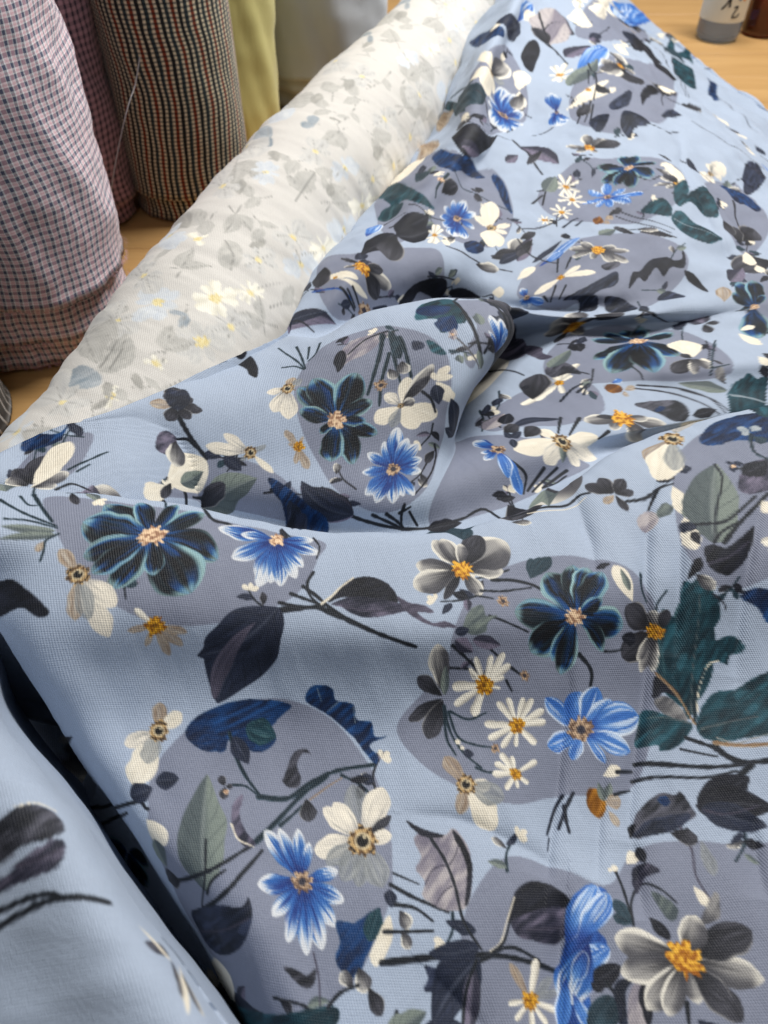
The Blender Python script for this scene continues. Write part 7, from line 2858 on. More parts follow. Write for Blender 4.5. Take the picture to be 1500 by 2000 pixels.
class Canvas:
    def __init__(self, lo, hi, res, ground):
        self.lo = np.array(lo, float); self.res = res
        self.w = int((hi[0] - lo[0]) / res) + 2; self.h = int((hi[1] - lo[1]) / res) + 2
        self.im = np.empty((self.h, self.w, 3), np.float32); self.im[:] = ground
    def window(self, x0, y0, x1, y1):
        i0 = max(0, int((x0 - self.lo[0]) / self.res)); i1 = min(self.w, int((x1 - self.lo[0]) / self.res) + 2)
        j0 = max(0, int((y0 - self.lo[1]) / self.res)); j1 = min(self.h, int((y1 - self.lo[1]) / self.res) + 2)
        if i1 - i0 < 2 or j1 - j0 < 2: return None
        X, Y = np.meshgrid(self.lo[0] + self.res * np.arange(i0, i1), self.lo[1] + self.res * np.arange(j0, j1))
        return (slice(j0, j1), slice(i0, i1)), X.astype(np.float32), Y.astype(np.float32)
    def lay(self, sl, col, a):
        self.im[sl] += (col - self.im[sl]) * a[..., None]

    # --- one petal or leaf from its base to its tip
    def petal(self, kind, bx, by, tx, ty, w, bend, seed):
        d = math.hypot(tx - bx, ty - by)
        if d < .4: return
        r = d * (abs(w) + abs(bend) + .15)
        win = self.window(min(bx, tx) - r, min(by, ty) - r, max(bx, tx) + r, max(by, ty) + r)
        if win is None: return
        sl, X, Y = win
        ex, ey = (tx - bx) / d, (ty - by) / d
        p = ((X - bx) * ex + (Y - by) * ey) / d
        q = (-(X - bx) * ey + (Y - by) * ex) / d
        q = q - bend * 4 * p * (1 - p)
        pc = np.clip(p, 0, 1)
        leafy = kind in ('dk', 'lil', 'li2', 'gg', 'tl', 'bk', 'wle')
        if leafy: prof = np.abs(np.sin(np.pi * pc ** .8)) ** .85
        elif kind in ('da', 'wcr'): prof = np.sqrt(np.clip(1 - (2 * pc - 1) ** 4, 0, 1)) * (.45 + .55 * pc)
        else: prof = np.abs(np.sin(np.pi * pc ** 1.45)) ** .62
        ragk = .16 if leafy else .14
        h = w * prof * (1 - ragk + 2 * ragk * vnoise(p * 5 + seed, np.sign(q) * 3 + seed * 1.7, seed))
        a = np.clip((h - np.abs(q)) * d / (self.res * 1.3) + .5, 0, 1) * ((p > 0) & (p < 1))
        s = np.clip(q / np.maximum(h, 1e-4), -1, 1)
        n = fnoise(p * 2.5 + seed * 3.1, s * 5 + seed, seed)
        f = vnoise(p * 1.5 + seed, s * 9 + seed * 2.3, seed + 3)
        side = 1 if seed % 2 else -1
        if kind == 'an':
            col = lerp(K(.03, .045, .075) + 0 * X[..., None], K(.05, .25, .49), sstep(.38, .58, n) * sstep(-.5, .6, s * side))
            col = lerp(col, K(.07, .15, .19), sstep(.45, .8, f) * .6)
            col = lerp(col, K(.09, .32, .58), sstep(.48, .05, p) * sstep(.35, .65, f))
            col = lerp(col, K(.08, .29, .54), sstep(.6, .9, p) * sstep(.5, .75, vnoise(p * 2 + seed, s * 3, seed + 4)) * .9)
            e = np.maximum(sstep(.52, .88, s * side + .14 * (n - .5)) * sstep(.12, .4, p), sstep(.84, .97, p + .04 * f) * .8)
            e = np.maximum(e, sstep(.78, .97, -s * side) * .7 * sstep(.35, .7, p))
            col = lerp(col, K(.66, .80, .80), e * (.55 + .45 * f))
        elif kind == 'bl':
            t = p + .45 * (f - .5) + .10 * np.abs(s)
            col = lerp(K(.08, .17, .42) + 0 * X[..., None], K(.16, .37, .66), sstep(.1, .5, t))
            col = lerp(col, K(.37, .56, .80), sstep(.45, .75, t) * f)
            col = lerp(col, K(.90, .90, .90), sstep(.62, .92, t) * .95)
            col = lerp(col, K(.08, .15, .42), sstep(.62, .8, vnoise(p * 2, s * 4 + 9 + seed, seed)) * sstep(.95, .4, p) * .7)
        elif kind == 'blu':
            col = lerp(K(.15, .34, .66) + 0 * X[..., None], K(.38, .60, .88), n)
            col = lerp(col, K(.90, .94, .99), np.maximum(sstep(.62, .92, s * side), sstep(.55, .8, f) * sstep(.2, .6, p) * .8))
            col = lerp(col, K(.08, .18, .48), sstep(.35, .05, p) * .7)
        elif kind == 'da' or kind == 'wcr':
            c0, c1 = (K(.72, .70, .66), K(.98, .955, .89)) if kind == 'da' else (K(.87, .85, .78), K(.96, .945, .89))
            col = lerp(c0 + 0 * X[..., None], c1, np.clip(sstep(-.9, .1, s * side) * .8 + .35 * f, 0, 1) * sstep(-.15, .3, p))
        elif kind == 'cw':
            col = lerp(K(.66, .65, .64) + 0 * X[..., None], K(.965, .93, .86), np.clip(sstep(.05, .5, p) * .7 + .55 * n - .1, 0, 1))
            col = lerp(col, K(.36, .38, .40), sstep(.60, .85, f) * sstep(.9, .2, p) * .65)
        elif kind == 'cg':
            col = lerp(K(.40, .42, .44) + 0 * X[..., None], K(.72, .73, .72), n); a = a * (.55 + .4 * f)
        elif kind == 'tan':
            col = lerp(K(.48, .38, .30) + 0 * X[..., None], K(.86, .79, .68), np.clip(n * 1.2 - .1, 0, 1)); a = a * (.6 + .4 * f)
        elif kind == 'gr':
            col = lerp(K(.15, .15, .17) + 0 * X[..., None], K(.62, .61, .60), np.clip(sstep(.05, .75, p + .35 * (f - .5)), 0, 1))
            col = lerp(col, K(.24, .24, .27), sstep(.2, -.7, s * side) * .75)
            col = lerp(col, K(.92, .90, .85), np.maximum(sstep(.5, .85, s * side + .2 * (f - .5)), sstep(.80, .97, p) * .8) * sstep(.1, .3, p))
        elif kind == 'gd':
            col = lerp(K(.11, .115, .14) + 0 * X[..., None], K(.34, .34, .38), n * sstep(.1, .8, p))
            col = lerp(col, K(.66, .65, .64), sstep(.80, .97, s * side) * .8)
        elif leafy:
            c0, c1 = INK[kind]
            vein = np.abs(((p * 6 - np.abs(s) * 1.6) % 1) - .5)
            mix = np.clip(.15 + .75 * n, 0, 1)
            if kind in ('lil', 'li2', 'gg'): mix = np.clip(mix * .5 + sstep(-.15, .35, s * side) * .75, 0, 1)
            col = lerp(c0 + 0 * X[..., None], c1, mix)
            col = lerp(col, c0 * .8, sstep(.40, .5, vein) * .45 * sstep(.1, .4, np.abs(s)))
            col = lerp(col, (c1 * .6 + .4 * K(.8, .8, .8)), sstep(.14, .03, np.abs(s)) * .35 * (1 if kind != 'li2' else -.8))
            if kind in ('lil', 'li2'): col = lerp(col, K(.10, .11, .14), sstep(.84, .97, -s * side) * .9)
            if kind == 'tl': col = lerp(col, K(.45, .58, .58), sstep(.72, .9, f) * .5)
        else:
            c0, c1 = INK[kind]; col = lerp(c0 + 0 * X[..., None], c1, np.clip(n * 1.1, 0, 1))
        self.lay(sl, col, a)

    # --- a free shape
    def shape(self, kind, pts, rag, seed):
        pts = np.asarray(pts, float); n = len(pts)
        i = np.arange(n); c = []
        for t in np.linspace(0, 1, 7)[:-1]:
            a, b, e, g = pts[i - 1], pts[i], pts[(i + 1) % n], pts[(i + 2) % n]
            c.append(.5 * (2 * b + (e - a) * t + (2 * a - 5 * b + 4 * e - g) * t**2 + (3 * b - a - 3 * e + g) * t**3))
        L = np.stack(c, 1).reshape(-1, 2)
        win = self.window(*(L.min(0) - 2), *(L.max(0) + 2))
        if win is None: return
        sl, X, Y = win
        x = X + rag * 2 * (fnoise(X / 3 + seed, Y / 3, seed) - .5); y = Y + rag * 2 * (fnoise(X / 3, Y / 3 + seed, seed + 5) - .5)
        ins = np.zeros(X.shape, bool)
        x1, y1 = np.roll(L, -1, 0).T
        for (ax, ay, bx, by) in zip(L[:, 0], L[:, 1], x1, y1):
            if ay == by: continue
            lo, hi = (ay, by) if ay < by else (by, ay)
            band = (y > lo) & (y <= hi)
            ins ^= band & (x < ax + (y - ay) * (bx - ax) / (by - ay))
        a = ins.astype(np.float32)
        b = a.copy()
        b[1:-1, 1:-1] = (4 * a[1:-1, 1:-1] + a[:-2, 1:-1] + a[2:, 1:-1] + a[1:-1, :-2] + a[1:-1, 2:]) / 8
        c0, c1 = INK[kind]
        g = L.max(0) - L.min(0); ex = np.array([g[1], -g[0]]) / (np.hypot(*g) + 1e-6)
        along = X * ex[0] + Y * ex[1]; across = X * ex[1] - Y * ex[0]
        m = fnoise(along / 2.2 + seed, across / 9, seed) * .6 + .5 * fnoise(X / 14, Y / 14 + seed, seed + 2)
        m = sstep(.3, .85, m) if kind != 'disc' else m
        col = lerp(c0 + 0 * X[..., None], c1, m)
        if kind in ('bu', 'tl', 'dk'): col = lerp(col, c1 * 1.25 + .05, sstep(.72, .80, vnoise(along / 2.5, across / 14, seed + 9)) * .5)
        self.lay(sl, col, b)

    # --- a stem or a vein
    def stroke(self, kind, w, pts, seed):
        pts = np.asarray(pts, float)
        if len(pts) > 2: pts = cr_weights(len(pts) * 5, len(pts)) @ pts
        r = w + 1
        win = self.window(*(pts.min(0) - r), *(pts.max(0) + r))
        if win is None: return
        sl, X, Y = win
        best = np.full(X.shape, 1e9, np.float32); tt = np.zeros(X.shape, np.float32); sg = np.zeros(X.shape, np.float32)
        n = len(pts) - 1
        for k in range(n):
            ax, ay = pts[k]; dx, dy = pts[k + 1] - pts[k]; q = dx * dx + dy * dy + 1e-9
            t = np.clip(((X - ax) * dx + (Y - ay) * dy) / q, 0, 1)
            e = np.hypot(X - ax - t * dx, Y - ay - t * dy)
            u = e < best
            best = np.where(u, e, best); tt = np.where(u, (k + t) / n, tt)
            sg = np.where(u, np.sign((X - ax) * dy - (Y - ay) * dx), sg)
        ww = w * .5 * (1.05 - .35 * tt) * (.8 + .4 * vnoise(tt * n * .9 + seed, tt * 0, seed))
        a = np.clip((ww - best) / (self.res * 1.2) + .5, 0, 1)
        c0, c1 = INK[kind]
        col = lerp(c0 + 0 * X[..., None], c1, sstep(.3, 1, sg * best / np.maximum(ww, .05)) * .8)
        self.lay(sl, col, a)

    # --- the eye of a flower
    def eye(self, kind, x, y, r, seed):
        win = self.window(x - 2 * r, y - 2 * r, x + 2 * r, y + 2 * r)
        if win is None: return
        sl, X, Y = win
        d = np.hypot(X - x, Y - y) / r; th = np.arctan2(Y - y, X - x)
        sp = vnoise(th * 5 + 20 + seed, d * 0, seed); dots = vnoise((X - x) * 5 / r, (Y - y) * 5 / r, seed + 1)
        if kind == 'br':
            a = np.clip((1.15 + .5 * (sp - .5) - d) * r / self.res / 2 + .5, 0, 1) * .95
            col = lerp(K(.36, .25, .14) + 0 * X[..., None], K(.80, .66, .44), sstep(.3, .7, dots))
            col = lerp(col, K(.88, .82, .68), sstep(.75, .6, d) * .7)
            col = lerp(col, K(.06, .055, .05), sstep(.52, .42, d))
            col = lerp(col, K(.80, .74, .6), sstep(.2, .1, np.hypot((X - x) / r - .15, (Y - y) / r - .3)))
            ring = sstep(.12, .04, np.abs(d - 1.02)) * sstep(.45, .6, sp)
            col = lerp(col, K(.12, .10, .09), ring)
        else:
            c = dict(or_=(K(.62, .36, .06), K(.95, .72, .24)), pe=(K(.62, .46, .36), K(.96, .83, .68)), ye=(K(.55, .33, .04), K(.90, .66, .16)),
                     bt=(K(.42, .32, .26), K(.80, .68, .55)), wy=(K(.88, .80, .55), K(.94, .89, .70)))[kind]
            a = np.clip((.72 + .65 * sp - d) * r / self.res / 1.5 + .5, 0, 1)
            col = lerp(c[0] + 0 * X[..., None], c[1], sstep(.25, .7, dots))
            if kind == 'bt': col = lerp(col, K(.14, .15, .22), sstep(.5, .3, d) * .85)
            if kind == 'ye': col = lerp(col, K(.30, .17, .03), sstep(.35, .15, np.hypot((X - x) / r, (Y - y) / r)) * .6)
        self.lay(sl, col, a)

    def run(self, ops):
        for k, o in enumerate(ops):
            s = k * 7 % 101 + 1
            if o[0] == 'P': self.petal(o[1], o[2] / 10, o[3] / 10, o[4] / 10, o[5] / 10, o[6] / 100, o[7] / 100, s)
            elif o[0] == 'D': self.shape(o[1], np.array(o[3]).reshape(-1, 2) / 10, o[2] / 10, s)
            elif o[0] == 'S': self.stroke(o[1], o[2] / 10, np.array(o[3]).reshape(-1, 2) / 10, s)
            elif o[0] == 'C': self.eye(o[1], o[2] / 10, o[3] / 10, o[4] / 10, s)
    def read(self, uv):
        x = np.clip((uv[..., 0] * 1000 - self.lo[0]) / self.res, 0, self.w - 1.001)
        y = np.clip((uv[..., 1] * 1000 - self.lo[1]) / self.res, 0, self.h - 1.001)
        i = x.astype(np.int32); j = y.astype(np.int32); fx = (x - i)[..., None]; fy = (y - j)[..., None]
        m = self.im
        c = (m[j, i] * (1 - fx) + m[j, i + 1] * fx) * (1 - fy) + (m[j + 1, i] * (1 - fx) + m[j + 1, i + 1] * fx) * fy
        c = np.clip(c, 0, 1)
        return np.where(c < .04045, c / 12.92, ((c + .055) / 1.055) ** 2.4)


# ======================= the printed cloth =======================
def normals(P):
    n = np.cross(np.gradient(P, axis=1), np.gradient(P, axis=0))
    return n / (np.linalg.norm(n, axis=-1, keepdims=True) + 1e-12)

def clear_of_roll(P, off=.005):
    """Cloth lies on the white roll, never inside it."""
    W = cr_weights(300, len(ROLL_AXIS)); A = W @ ROLL_AXIS; R = W @ ROLL_RADIUS
    T = np.gradient(A, axis=0); T /= np.linalg.norm(T, axis=1)[:, None]
    Q = P.reshape(-1, 3).copy()
    for k in range(0, len(Q), 4000):
        q = Q[k:k + 4000]
        i = ((q[:, None, :2] - A[None]) ** 2).sum(-1).argmin(1)
        N = np.stack([T[i, 1], -T[i, 0]], 1); x = ((q[:, :2] - A[i]) * N).sum(1); z = q[:, 2] - R[i]
        r = np.hypot(x, z); need = R[i] + off; m = (r < need) & (x > -R[i])
        s = np.where(m, need / np.maximum(r, 1e-4), 1)
        q[:, :2] += N * ((s - 1) * x)[:, None]; q[:, 2] = R[i] + z * s
        Q[k:k + 4000] = q
    return Q.reshape(P.shape)

SHEET_ROWS, SHEET_COLS = 1170, 920
sheet_c = soften(spread(np.array(SHEET_NET) / 1e4, 256, 218), 5)
sheet_c = clear_of_roll(sheet_c)
sheet_uv_c = flatten(sheet_c)
sheet_P = spread(sheet_c, SHEET_ROWS, SHEET_COLS)
sheet_uv = spread(sheet_uv_c, SHEET_ROWS, SHEET_COLS)

def crease(P, uv, N, lines):
    """Small sharp wrinkles pressed into the cloth along lines given in its own millimetres."""
    u, v = uv[..., 0] * 1000, uv[..., 1] * 1000
    out = np.zeros(u.shape)
    for amp, wid, pts in lines:
        pts = np.array(pts).reshape(-1, 2) / 10
        if len(pts) > 2: pts = cr_weights(len(pts) * 4, len(pts)) @ pts
        m = wid * 5
        sel = (u > pts[:, 0].min() - m) & (u < pts[:, 0].max() + m) & (v > pts[:, 1].min() - m) & (v < pts[:, 1].max() + m)
        if not sel.any(): continue
        x, y = u[sel], v[sel]; best = np.full(x.shape, 1e9); sg = np.zeros(x.shape); tt = np.zeros(x.shape)
        for k in range(len(pts) - 1):
            ax, ay = pts[k]; dx, dy = pts[k + 1] - pts[k]; q = dx * dx + dy * dy + 1e-9
            t = np.clip(((x - ax) * dx + (y - ay) * dy) / q, 0, 1)
            e = np.hypot(x - ax - t * dx, y - ay - t * dy); w = e < best
            best = np.where(w, e, best); tt = np.where(w, (k + t) / (len(pts) - 1), tt)
            sg = np.where(w, np.sign((x - ax) * dy - (y - ay) * dx), sg)
        s = best * sg / wid
        fade = np.sin(np.pi * np.clip(tt, .02, .98)) ** .5
        out[sel] += 1.5 * amp / 1000 * fade * np.where(s > 0, np.exp(-(np.sqrt(s * s + .09) - .3) * .55), np.exp(-(np.sqrt(s * s + .09) - .3) * 1.7))
    return out

def ripple(uv):
    u, v = uv[..., 0], uv[..., 1]
    far = sstep(.35, .75, v)
    r = (fnoise(u * 9 + 3, v * 9 + 8, 3) - .5) * (.010 + .014 * far) + (fnoise(u * 13 - v * 6 + 40, v * 17 + u * 5 + 12, 6) - .5) * .013 * far + (fnoise(u * 24 + 31, v * 15 + 7, 4) - .5) * .0032
    r += (fnoise(u * 70 + v * 20, v * 26 + 17, 5) - .5) * .0011
    return r
sheet_P = sheet_P + normals(sheet_P) * (ripple(sheet_uv) + crease(sheet_P, sheet_uv, None, CREASES))[..., None]

sheet_P[..., 2] = np.where(sheet_P[..., 2] < .006, .0025 + .0035 / (1 + np.maximum(.006 - sheet_P[..., 2], 0) * 280), sheet_P[..., 2])   # the hem rests on the boards
RES = .42
lo = sheet_uv.reshape(-1, 2).min(0) * 1000 - 3; hi = sheet_uv.reshape(-1, 2).max(0) * 1000 + 3
canvas = Canvas(lo, hi, RES, GROUND); canvas.run(PRINT)
sheet_col = canvas.read(sheet_uv)
del canvas

M_print = printed_cloth('floral_sateen')
cloth = tag(empty('draped_fabric', (0, .5, 0)), 'light blue cotton with navy and white floral print, heaped in folds beside the white roll', 'fabric')
def child_grid(name, P, uv, col, parent, mat):
    return link(name, grid_mesh(name, P - np.array(parent.location), uv, col), parent, mat)
child_grid('sheet', sheet_P, sheet_uv, sheet_col, cloth, M_print)

fold_c = soften(spread(np.array(FOLD_NET) / 1e4, 120, 110), 3)
fold_uv_c = flatten(fold_c)
fold_P = spread(fold_c, 260, 240); fold_uv = spread(fold_uv_c, 260, 240)
fold_P = fold_P + normals(fold_P) * ((fnoise(fold_uv[..., 0] * 14, fold_uv[..., 1] * 30, 9) - .5) * .006)[..., None]
lo = fold_uv.reshape(-1, 2).min(0) * 1000 - 3; hi = fold_uv.reshape(-1, 2).max(0) * 1000 + 3
canvas = Canvas(lo, hi, .5, GROUND); canvas.run(FOLD_PRINT)
child_grid('fold', fold_P, fold_uv, canvas.read(fold_uv), cloth, M_print)
del canvas

# the lowest layer of the heap, seen down in the gap between the two folds
gx, gy = np.meshgrid(np.linspace(-.62, .02, 150), np.linspace(.36, -.05, 150))
low_P = np.stack([gx, gy, .007 + .010 * fnoise(gx * 22 + 4, gy * 16 + 9, 40) * sstep(.02, -.10, gx)], -1)
low_uv = np.stack([gx, gy], -1)
canvas = Canvas((-625, -55), (25, 365), .8, GROUND); canvas.run(LOW_PRINT)
child_grid('under_layer', low_P, low_uv, canvas.read(low_uv), cloth, M_print)
del canvas

# ======================= the white roll =======================
def roll_surface(n, m):
    W = cr_weights(n, len(ROLL_AXIS)); A = W @ ROLL_AXIS; R = W @ ROLL_RADIUS
    T = np.gradient(A, axis=0); T /= np.linalg.norm(T, axis=1)[:, None]
    N = np.stack([T[:, 1], -T[:, 0]], 1)
    a = np.linspace(-np.pi, np.pi, m)
    s = np.concatenate([[0], np.cumsum(np.linalg.norm(np.diff(A, axis=0), axis=1))])
    uv = np.stack(np.broadcast_arrays(a[None] * .084, s[:, None]), -1)
    S, Aa = s[:, None], a[None]
    # slack wraps of cloth: soft rings and dents round the roll
    r = R[:, None] * (1 + 0 * Aa)
    ph = S + .035 * np.sin(Aa + 1)
    r = r + (fnoise(ph * 13 + 3, .9 * np.cos(Aa) + 5, 21) - .5) * .015 + (fnoise(ph * 48, 1.6 * np.cos(Aa + 1) + 5, 22) - .5) * .0044
    P = np.zeros((n, m, 3))
    P[..., 0] = A[:, None, 0] + N[:, None, 0] * r * np.sin(Aa)
    P[..., 1] = A[:, None, 1] + N[:, None, 1] * r * np.sin(Aa)
    P[..., 2] = R[:, None] + r * np.cos(Aa)
    P[..., 2] = np.maximum(P[..., 2], .002)
    return P[:, ::-1], uv[:, ::-1]
roll_P, roll_uv = roll_surface(700, 260)
lo = roll_uv.reshape(-1, 2).min(0) * 1000 - 3; hi = roll_uv.reshape(-1, 2).max(0) * 1000 + 3
canvas = Canvas(lo, hi, .6, K(.835, .822, .80)); canvas.run(ROLL_PRINT)
M_white = printed_cloth('white_lawn', .75, .45, .15, .0016)
wr = tag(empty('fabric_roll', (-.15, .6, 0)), 'thick white fabric roll with a faint grey flower print lying on the floor', 'fabric roll')
child_grid('wound_cloth', roll_P, roll_uv, canvas.read(roll_uv), wr, M_white)
del canvas
def tube(name, r0, r1, z0, z1, mat, parent, n=48):
    """A pipe with wall thickness, along z."""
    a = np.linspace(0, 2 * np.pi, n); prof = [(r0, z0), (r1, z0), (r1, z1), (r0, z1), (r0, z0)]
    P = np.array([[(r * math.cos(t), r * math.sin(t), z) for t in a] for r, z in prof])
    return link(name, grid_mesh(name, P), parent, mat)

# ======================= floor =======================
def floor_material():
    N = Nodes('oak_floor')
    tc = N.n('TexCoord'); o = tc.outputs['Object']
    g = N.noise(N.scaled(o, 2.2, 26), 1.0, 5, .6)
    g2 = N.noise(N.scaled(o, 6, 140), 1.0, 4, .6)
    f = N.math('ADD', N.math('MULTIPLY', g, .65), N.math('MULTIPLY', g2, .35))
    r = N.n('ValToRGB'); N.put(r.inputs[0], f)
    r.color_ramp.elements[0].position, r.color_ramp.elements[1].position = .32, .72
    r.color_ramp.elements[0].color = (.42, .235, .085, 1); r.color_ramp.elements[1].color = (.60, .37, .155, 1)
    return N.set(Base_Color=r.outputs[0], Roughness=.42, Specular_IOR_Level=.4, Normal=N.bump(f, .15, .001))
M_floor = floor_material()
fl = tag(empty('floor'), kind='structure')
rnd = random.Random(4)
def board_mesh(L, W, T):
    bm = bmesh.new(); bmesh.ops.create_cube(bm, size=1)
    bmesh.ops.scale(bm, vec=(L, W, T), verts=bm.verts)
    bmesh.ops.bevel(bm, geom=list(bm.edges), offset=.0012, segments=1, affect='EDGES')
    me = bpy.data.meshes.new('board'); bm.to_mesh(me); bm.free(); me.materials.append(M_floor); return me
bmesh_board = board_mesh(1.198, .1192, .02)
for j in range(-6, 26):
    for i in range(-2, 3):
        b = link('board', bmesh_board, fl)
        b.location = (i * 1.2 + (j * 7 % 5) * .23 - .3, j * .12, -.0102 - .0004 * rnd.random())

# ======================= upright bolts =======================
def check_material(name, stripes_u, stripes_v, ground, rough=.8, mixf=.5, mode='MIX'):
    """Yarn-dyed check: coloured stripes both ways. stripes: (period, start, width, colour)"""
    N = Nodes(name); vec, u, v = N.uv()
    wob = N.math('MULTIPLY', N.math('SUBTRACT', N.noise(vec, 14, 2), .5), .010)
    u2 = N.math('ADD', u, wob); v2 = N.math('ADD', v, N.math('MULTIPLY', wob, .8))
    def layer(coord, stripes):
        col = None
        cur = N_gray(N, 1.0)
        cur = tuple(ground) + (1,)
        for per, st, wd, c in stripes:
            f = N.math('FRACT', N.math('DIVIDE', N.math('ADD', coord, 10 * per - st * per), per))
            m = N.math('LESS_THAN', f, wd)
            cur = N.mix(m, cur, tuple(c) + (1,))
        return cur
    a = layer(u2, stripes_u); b = layer(v2, stripes_v)
    col = N.mix(mixf, a, b, mode)
    yarn = N.math('MULTIPLY_ADD', N.noise(N.scaled(vec, 700, 700), 1.0, 2), .5, .75)
    col = N.mix(1.0, col, N_gray(N, yarn), 'MULTIPLY')
    h = N.noise(vec, 30, 3)
    return N.set(Base_Color=col, Roughness=rough, Sheen_Weight=.2, Specular_IOR_Level=.25,
                 Normal=N.bump(N.math('ADD', N.math('MULTIPLY', h, .7), N.math('MULTIPLY', yarn, .12)), .35, .004))
def plain_material(name, c, rough=.8, bump=.3):
    N = Nodes(name); tc = N.n('TexCoord'); o = tc.outputs['Object']
    n = N.noise(o, 9, 4); f = N.noise(o, 420, 2)
    col = N.mix(n, tuple(x * .86 for x in c) + (1,), tuple(min(1, x * 1.08) for x in c) + (1,))
    return N.set(Base_Color=col, Roughness=rough, Sheen_Weight=.2, Specular_IOR_Level=.25,
                 Normal=N.bump(N.math('ADD', n, N.math('MULTIPLY', f, .2)), bump, .004))
white = (.80, .79, .80)
M_pink = check_material('pink_navy_check', [(.0080, 0, .46, (.74, .44, .50)), (.0080, .52, .34, (.07, .09, .16))],
                        [(.0074, 0, .45, (.10, .11, .18)), (.0074, .6, .2, (.76, .58, .62))], (.88, .87, .90), mixf=.45)
M_pink2 = check_material('plum_check', [(.0085, 0, .40, (.50, .30, .36)), (.0085, .5, .36, (.04, .035, .06))],
                         [(.0080, 0, .5, (.05, .04, .07))], (.46, .26, .32), mixf=.42)
M_tri = check_material('tricolour_check', [(.0225, .0, .19, (.25, .045, .022)), (.0225, .335, .19, (.014, .015, .020)), (.0225, .67, .19, (.035, .06, .08)), (.0225, .665, .05, (.01, .01, .014))],
                       [(.0046, 0, .45, (.13, .13, .13))], (.80, .74, .60), mixf=.85, mode='MULTIPLY')
M_yellow = plain_material('yellow_cotton', (.66, .60, .24))
M_grey = plain_material('grey_cotton', (.50, .52, .56))
M_card = plain_material('cardboard', (.42, .29, .16))
M_stripe = check_material('black_white_stripe', [(.012, 0, .8, (.02, .02, .022))], [(.012, 0, .01, (.5, .5, .5))], (.6, .6, .6), mixf=1.0, mode='MULTIPLY')
M_rose = plain_material('rose_cotton', (.78, .55, .52))
M_fringe = plain_material('cut_threads', (.50, .30, .36))

def bolt(loc, radius, height, wraps, mat, label, seed, dents=.006, diag=0.0, fringe=None, name='fabric_bolt'):
    """An upright roll of cloth: layers that end at different heights, round a card tube."""
    root = tag(empty(name, loc), label, 'fabric bolt', 'bolts of cloth standing on the floor')
    tube('core', .019, .023, .004, height * .98, M_card, root, 24)
    for k, (dr, z0) in enumerate(wraps):
        r0 = radius - dr
        n, m = 90, 80
        a = np.linspace(0, 2 * np.pi, m); z = np.linspace(0, 1, n)
        A, Z = np.meshgrid(a, z)
        zz = z0 + (height - z0) * Z + (.004 * (fnoise(4 * np.cos(A) + 9 + k, 4 * np.sin(A) + 5, seed + k) - .5)) * (1 - Z)
        x4, y4 = np.cos(A), np.sin(A)
        skew = zz * 10 + diag * x4 * 2.2
        d = (fnoise(skew * 1.3 + 2 * x4 + 11, 1.6 * y4 + skew * .3 + 7, seed) - .5) * 2 * dents
        d += (fnoise(zz * 40 + 1.5 * x4 + 5, 2.5 * y4 + 3, seed + 2) - .5) * dents * .45
        lip = np.exp(-((zz - z0) / .006) ** 2) * .003
        R = r0 + d + lip
        P = np.stack([R * x4, R * y4, zz], -1)
        # close the lower end by turning the edge inward
        P = np.concatenate([np.stack([(r0 - .010) * x4[:1], (r0 - .010) * y4[:1], zz[:1] + .004], -1), P])
        uv = np.stack([A * radius + .004 * np.sin(zz * 30), zz], -1)
        uv = np.concatenate([uv[:1], uv])
        link('outer_wrap' if k == 0 else 'inner_wrap', grid_mesh('wrap', P, uv), root, mat)
        if fringe:
            rg = random.Random(seed * 9 + k); V, Fc = [], []
            for q in range(420):
                t = rg.random() * 2 * math.pi; l = .002 + .006 * rg.random(); rr = r0 + .001 + .003 * rg.random()
                e = rg.uniform(-.05, .05); w = .00035
                b = len(V); zb = z0 + .003
                V += [(rr * math.cos(t) - w * math.sin(t), rr * math.sin(t) + w * math.cos(t), zb), (rr * math.cos(t) + w * math.sin(t), rr * math.sin(t) - w * math.cos(t), zb),
                      ((rr + .002) * math.cos(t + e), (rr + .002) * math.sin(t + e), max(.001, zb - l))]
                Fc.append((b, b + 1, b + 2))
            me = bpy.data.meshes.new('fringe'); me.from_pydata(V, [], Fc); me.update()
            link('fringe', me, root, M_fringe)['kind'] = 'stuff'
    return root
bolt((-.375, .735, 0), .100, .75, [(0, .078), (.006, .036), (.013, .006)], M_pink, 'pink, navy and white checked bolt with frayed lower edges, beside the white roll end', 3, .011, 1.1, True)
bolt((-.407, .992, 0), .076, .75, [(0, .030), (.006, .004)], M_pink2, 'dark plum checked bolt standing in shade behind the pink checked one', 5, .008, .5)
bolt((-.262, 1.04, 0), .079, .75, [(0, .034), (.005, .004)], M_tri, 'black, cream and rust checked bolt beside the yellow one', 8, .003)
bolt((-.232, 1.25, 0), .075, .75, [(0, .004)], M_yellow, 'plain pale yellow bolt with creases between the checked and the grey bolt', 11, .006, .9)
bolt((-.108, 1.44, 0), .114, .75, [(0, .05), (.006, .03), (.013, .004)], M_grey, 'plain light grey bolt with soft dents behind the white roll', 14, .012, .9)

M_gap_fill = plain_material('gap_fill_black', (.02, .02, .025))  # both black bolts are added, to fill dark gaps between the others
bolt((-.375, 1.22, 0), .080, .75, [(0, .004)], M_gap_fill, 'black bolt in deep shade behind the plum and rust checked bolts', 19, .004)
bolt((-.205, 1.67, 0), .068, .75, [(0, .004)], M_gap_fill, 'added black bolt filling the dark gap between the yellow and the grey bolt', 23, .004)
bolt((-.455, .562, 0), .088, .75, [(0, .004)], M_stripe, 'black and white striped bolt at the end of the white roll', 17, .003)

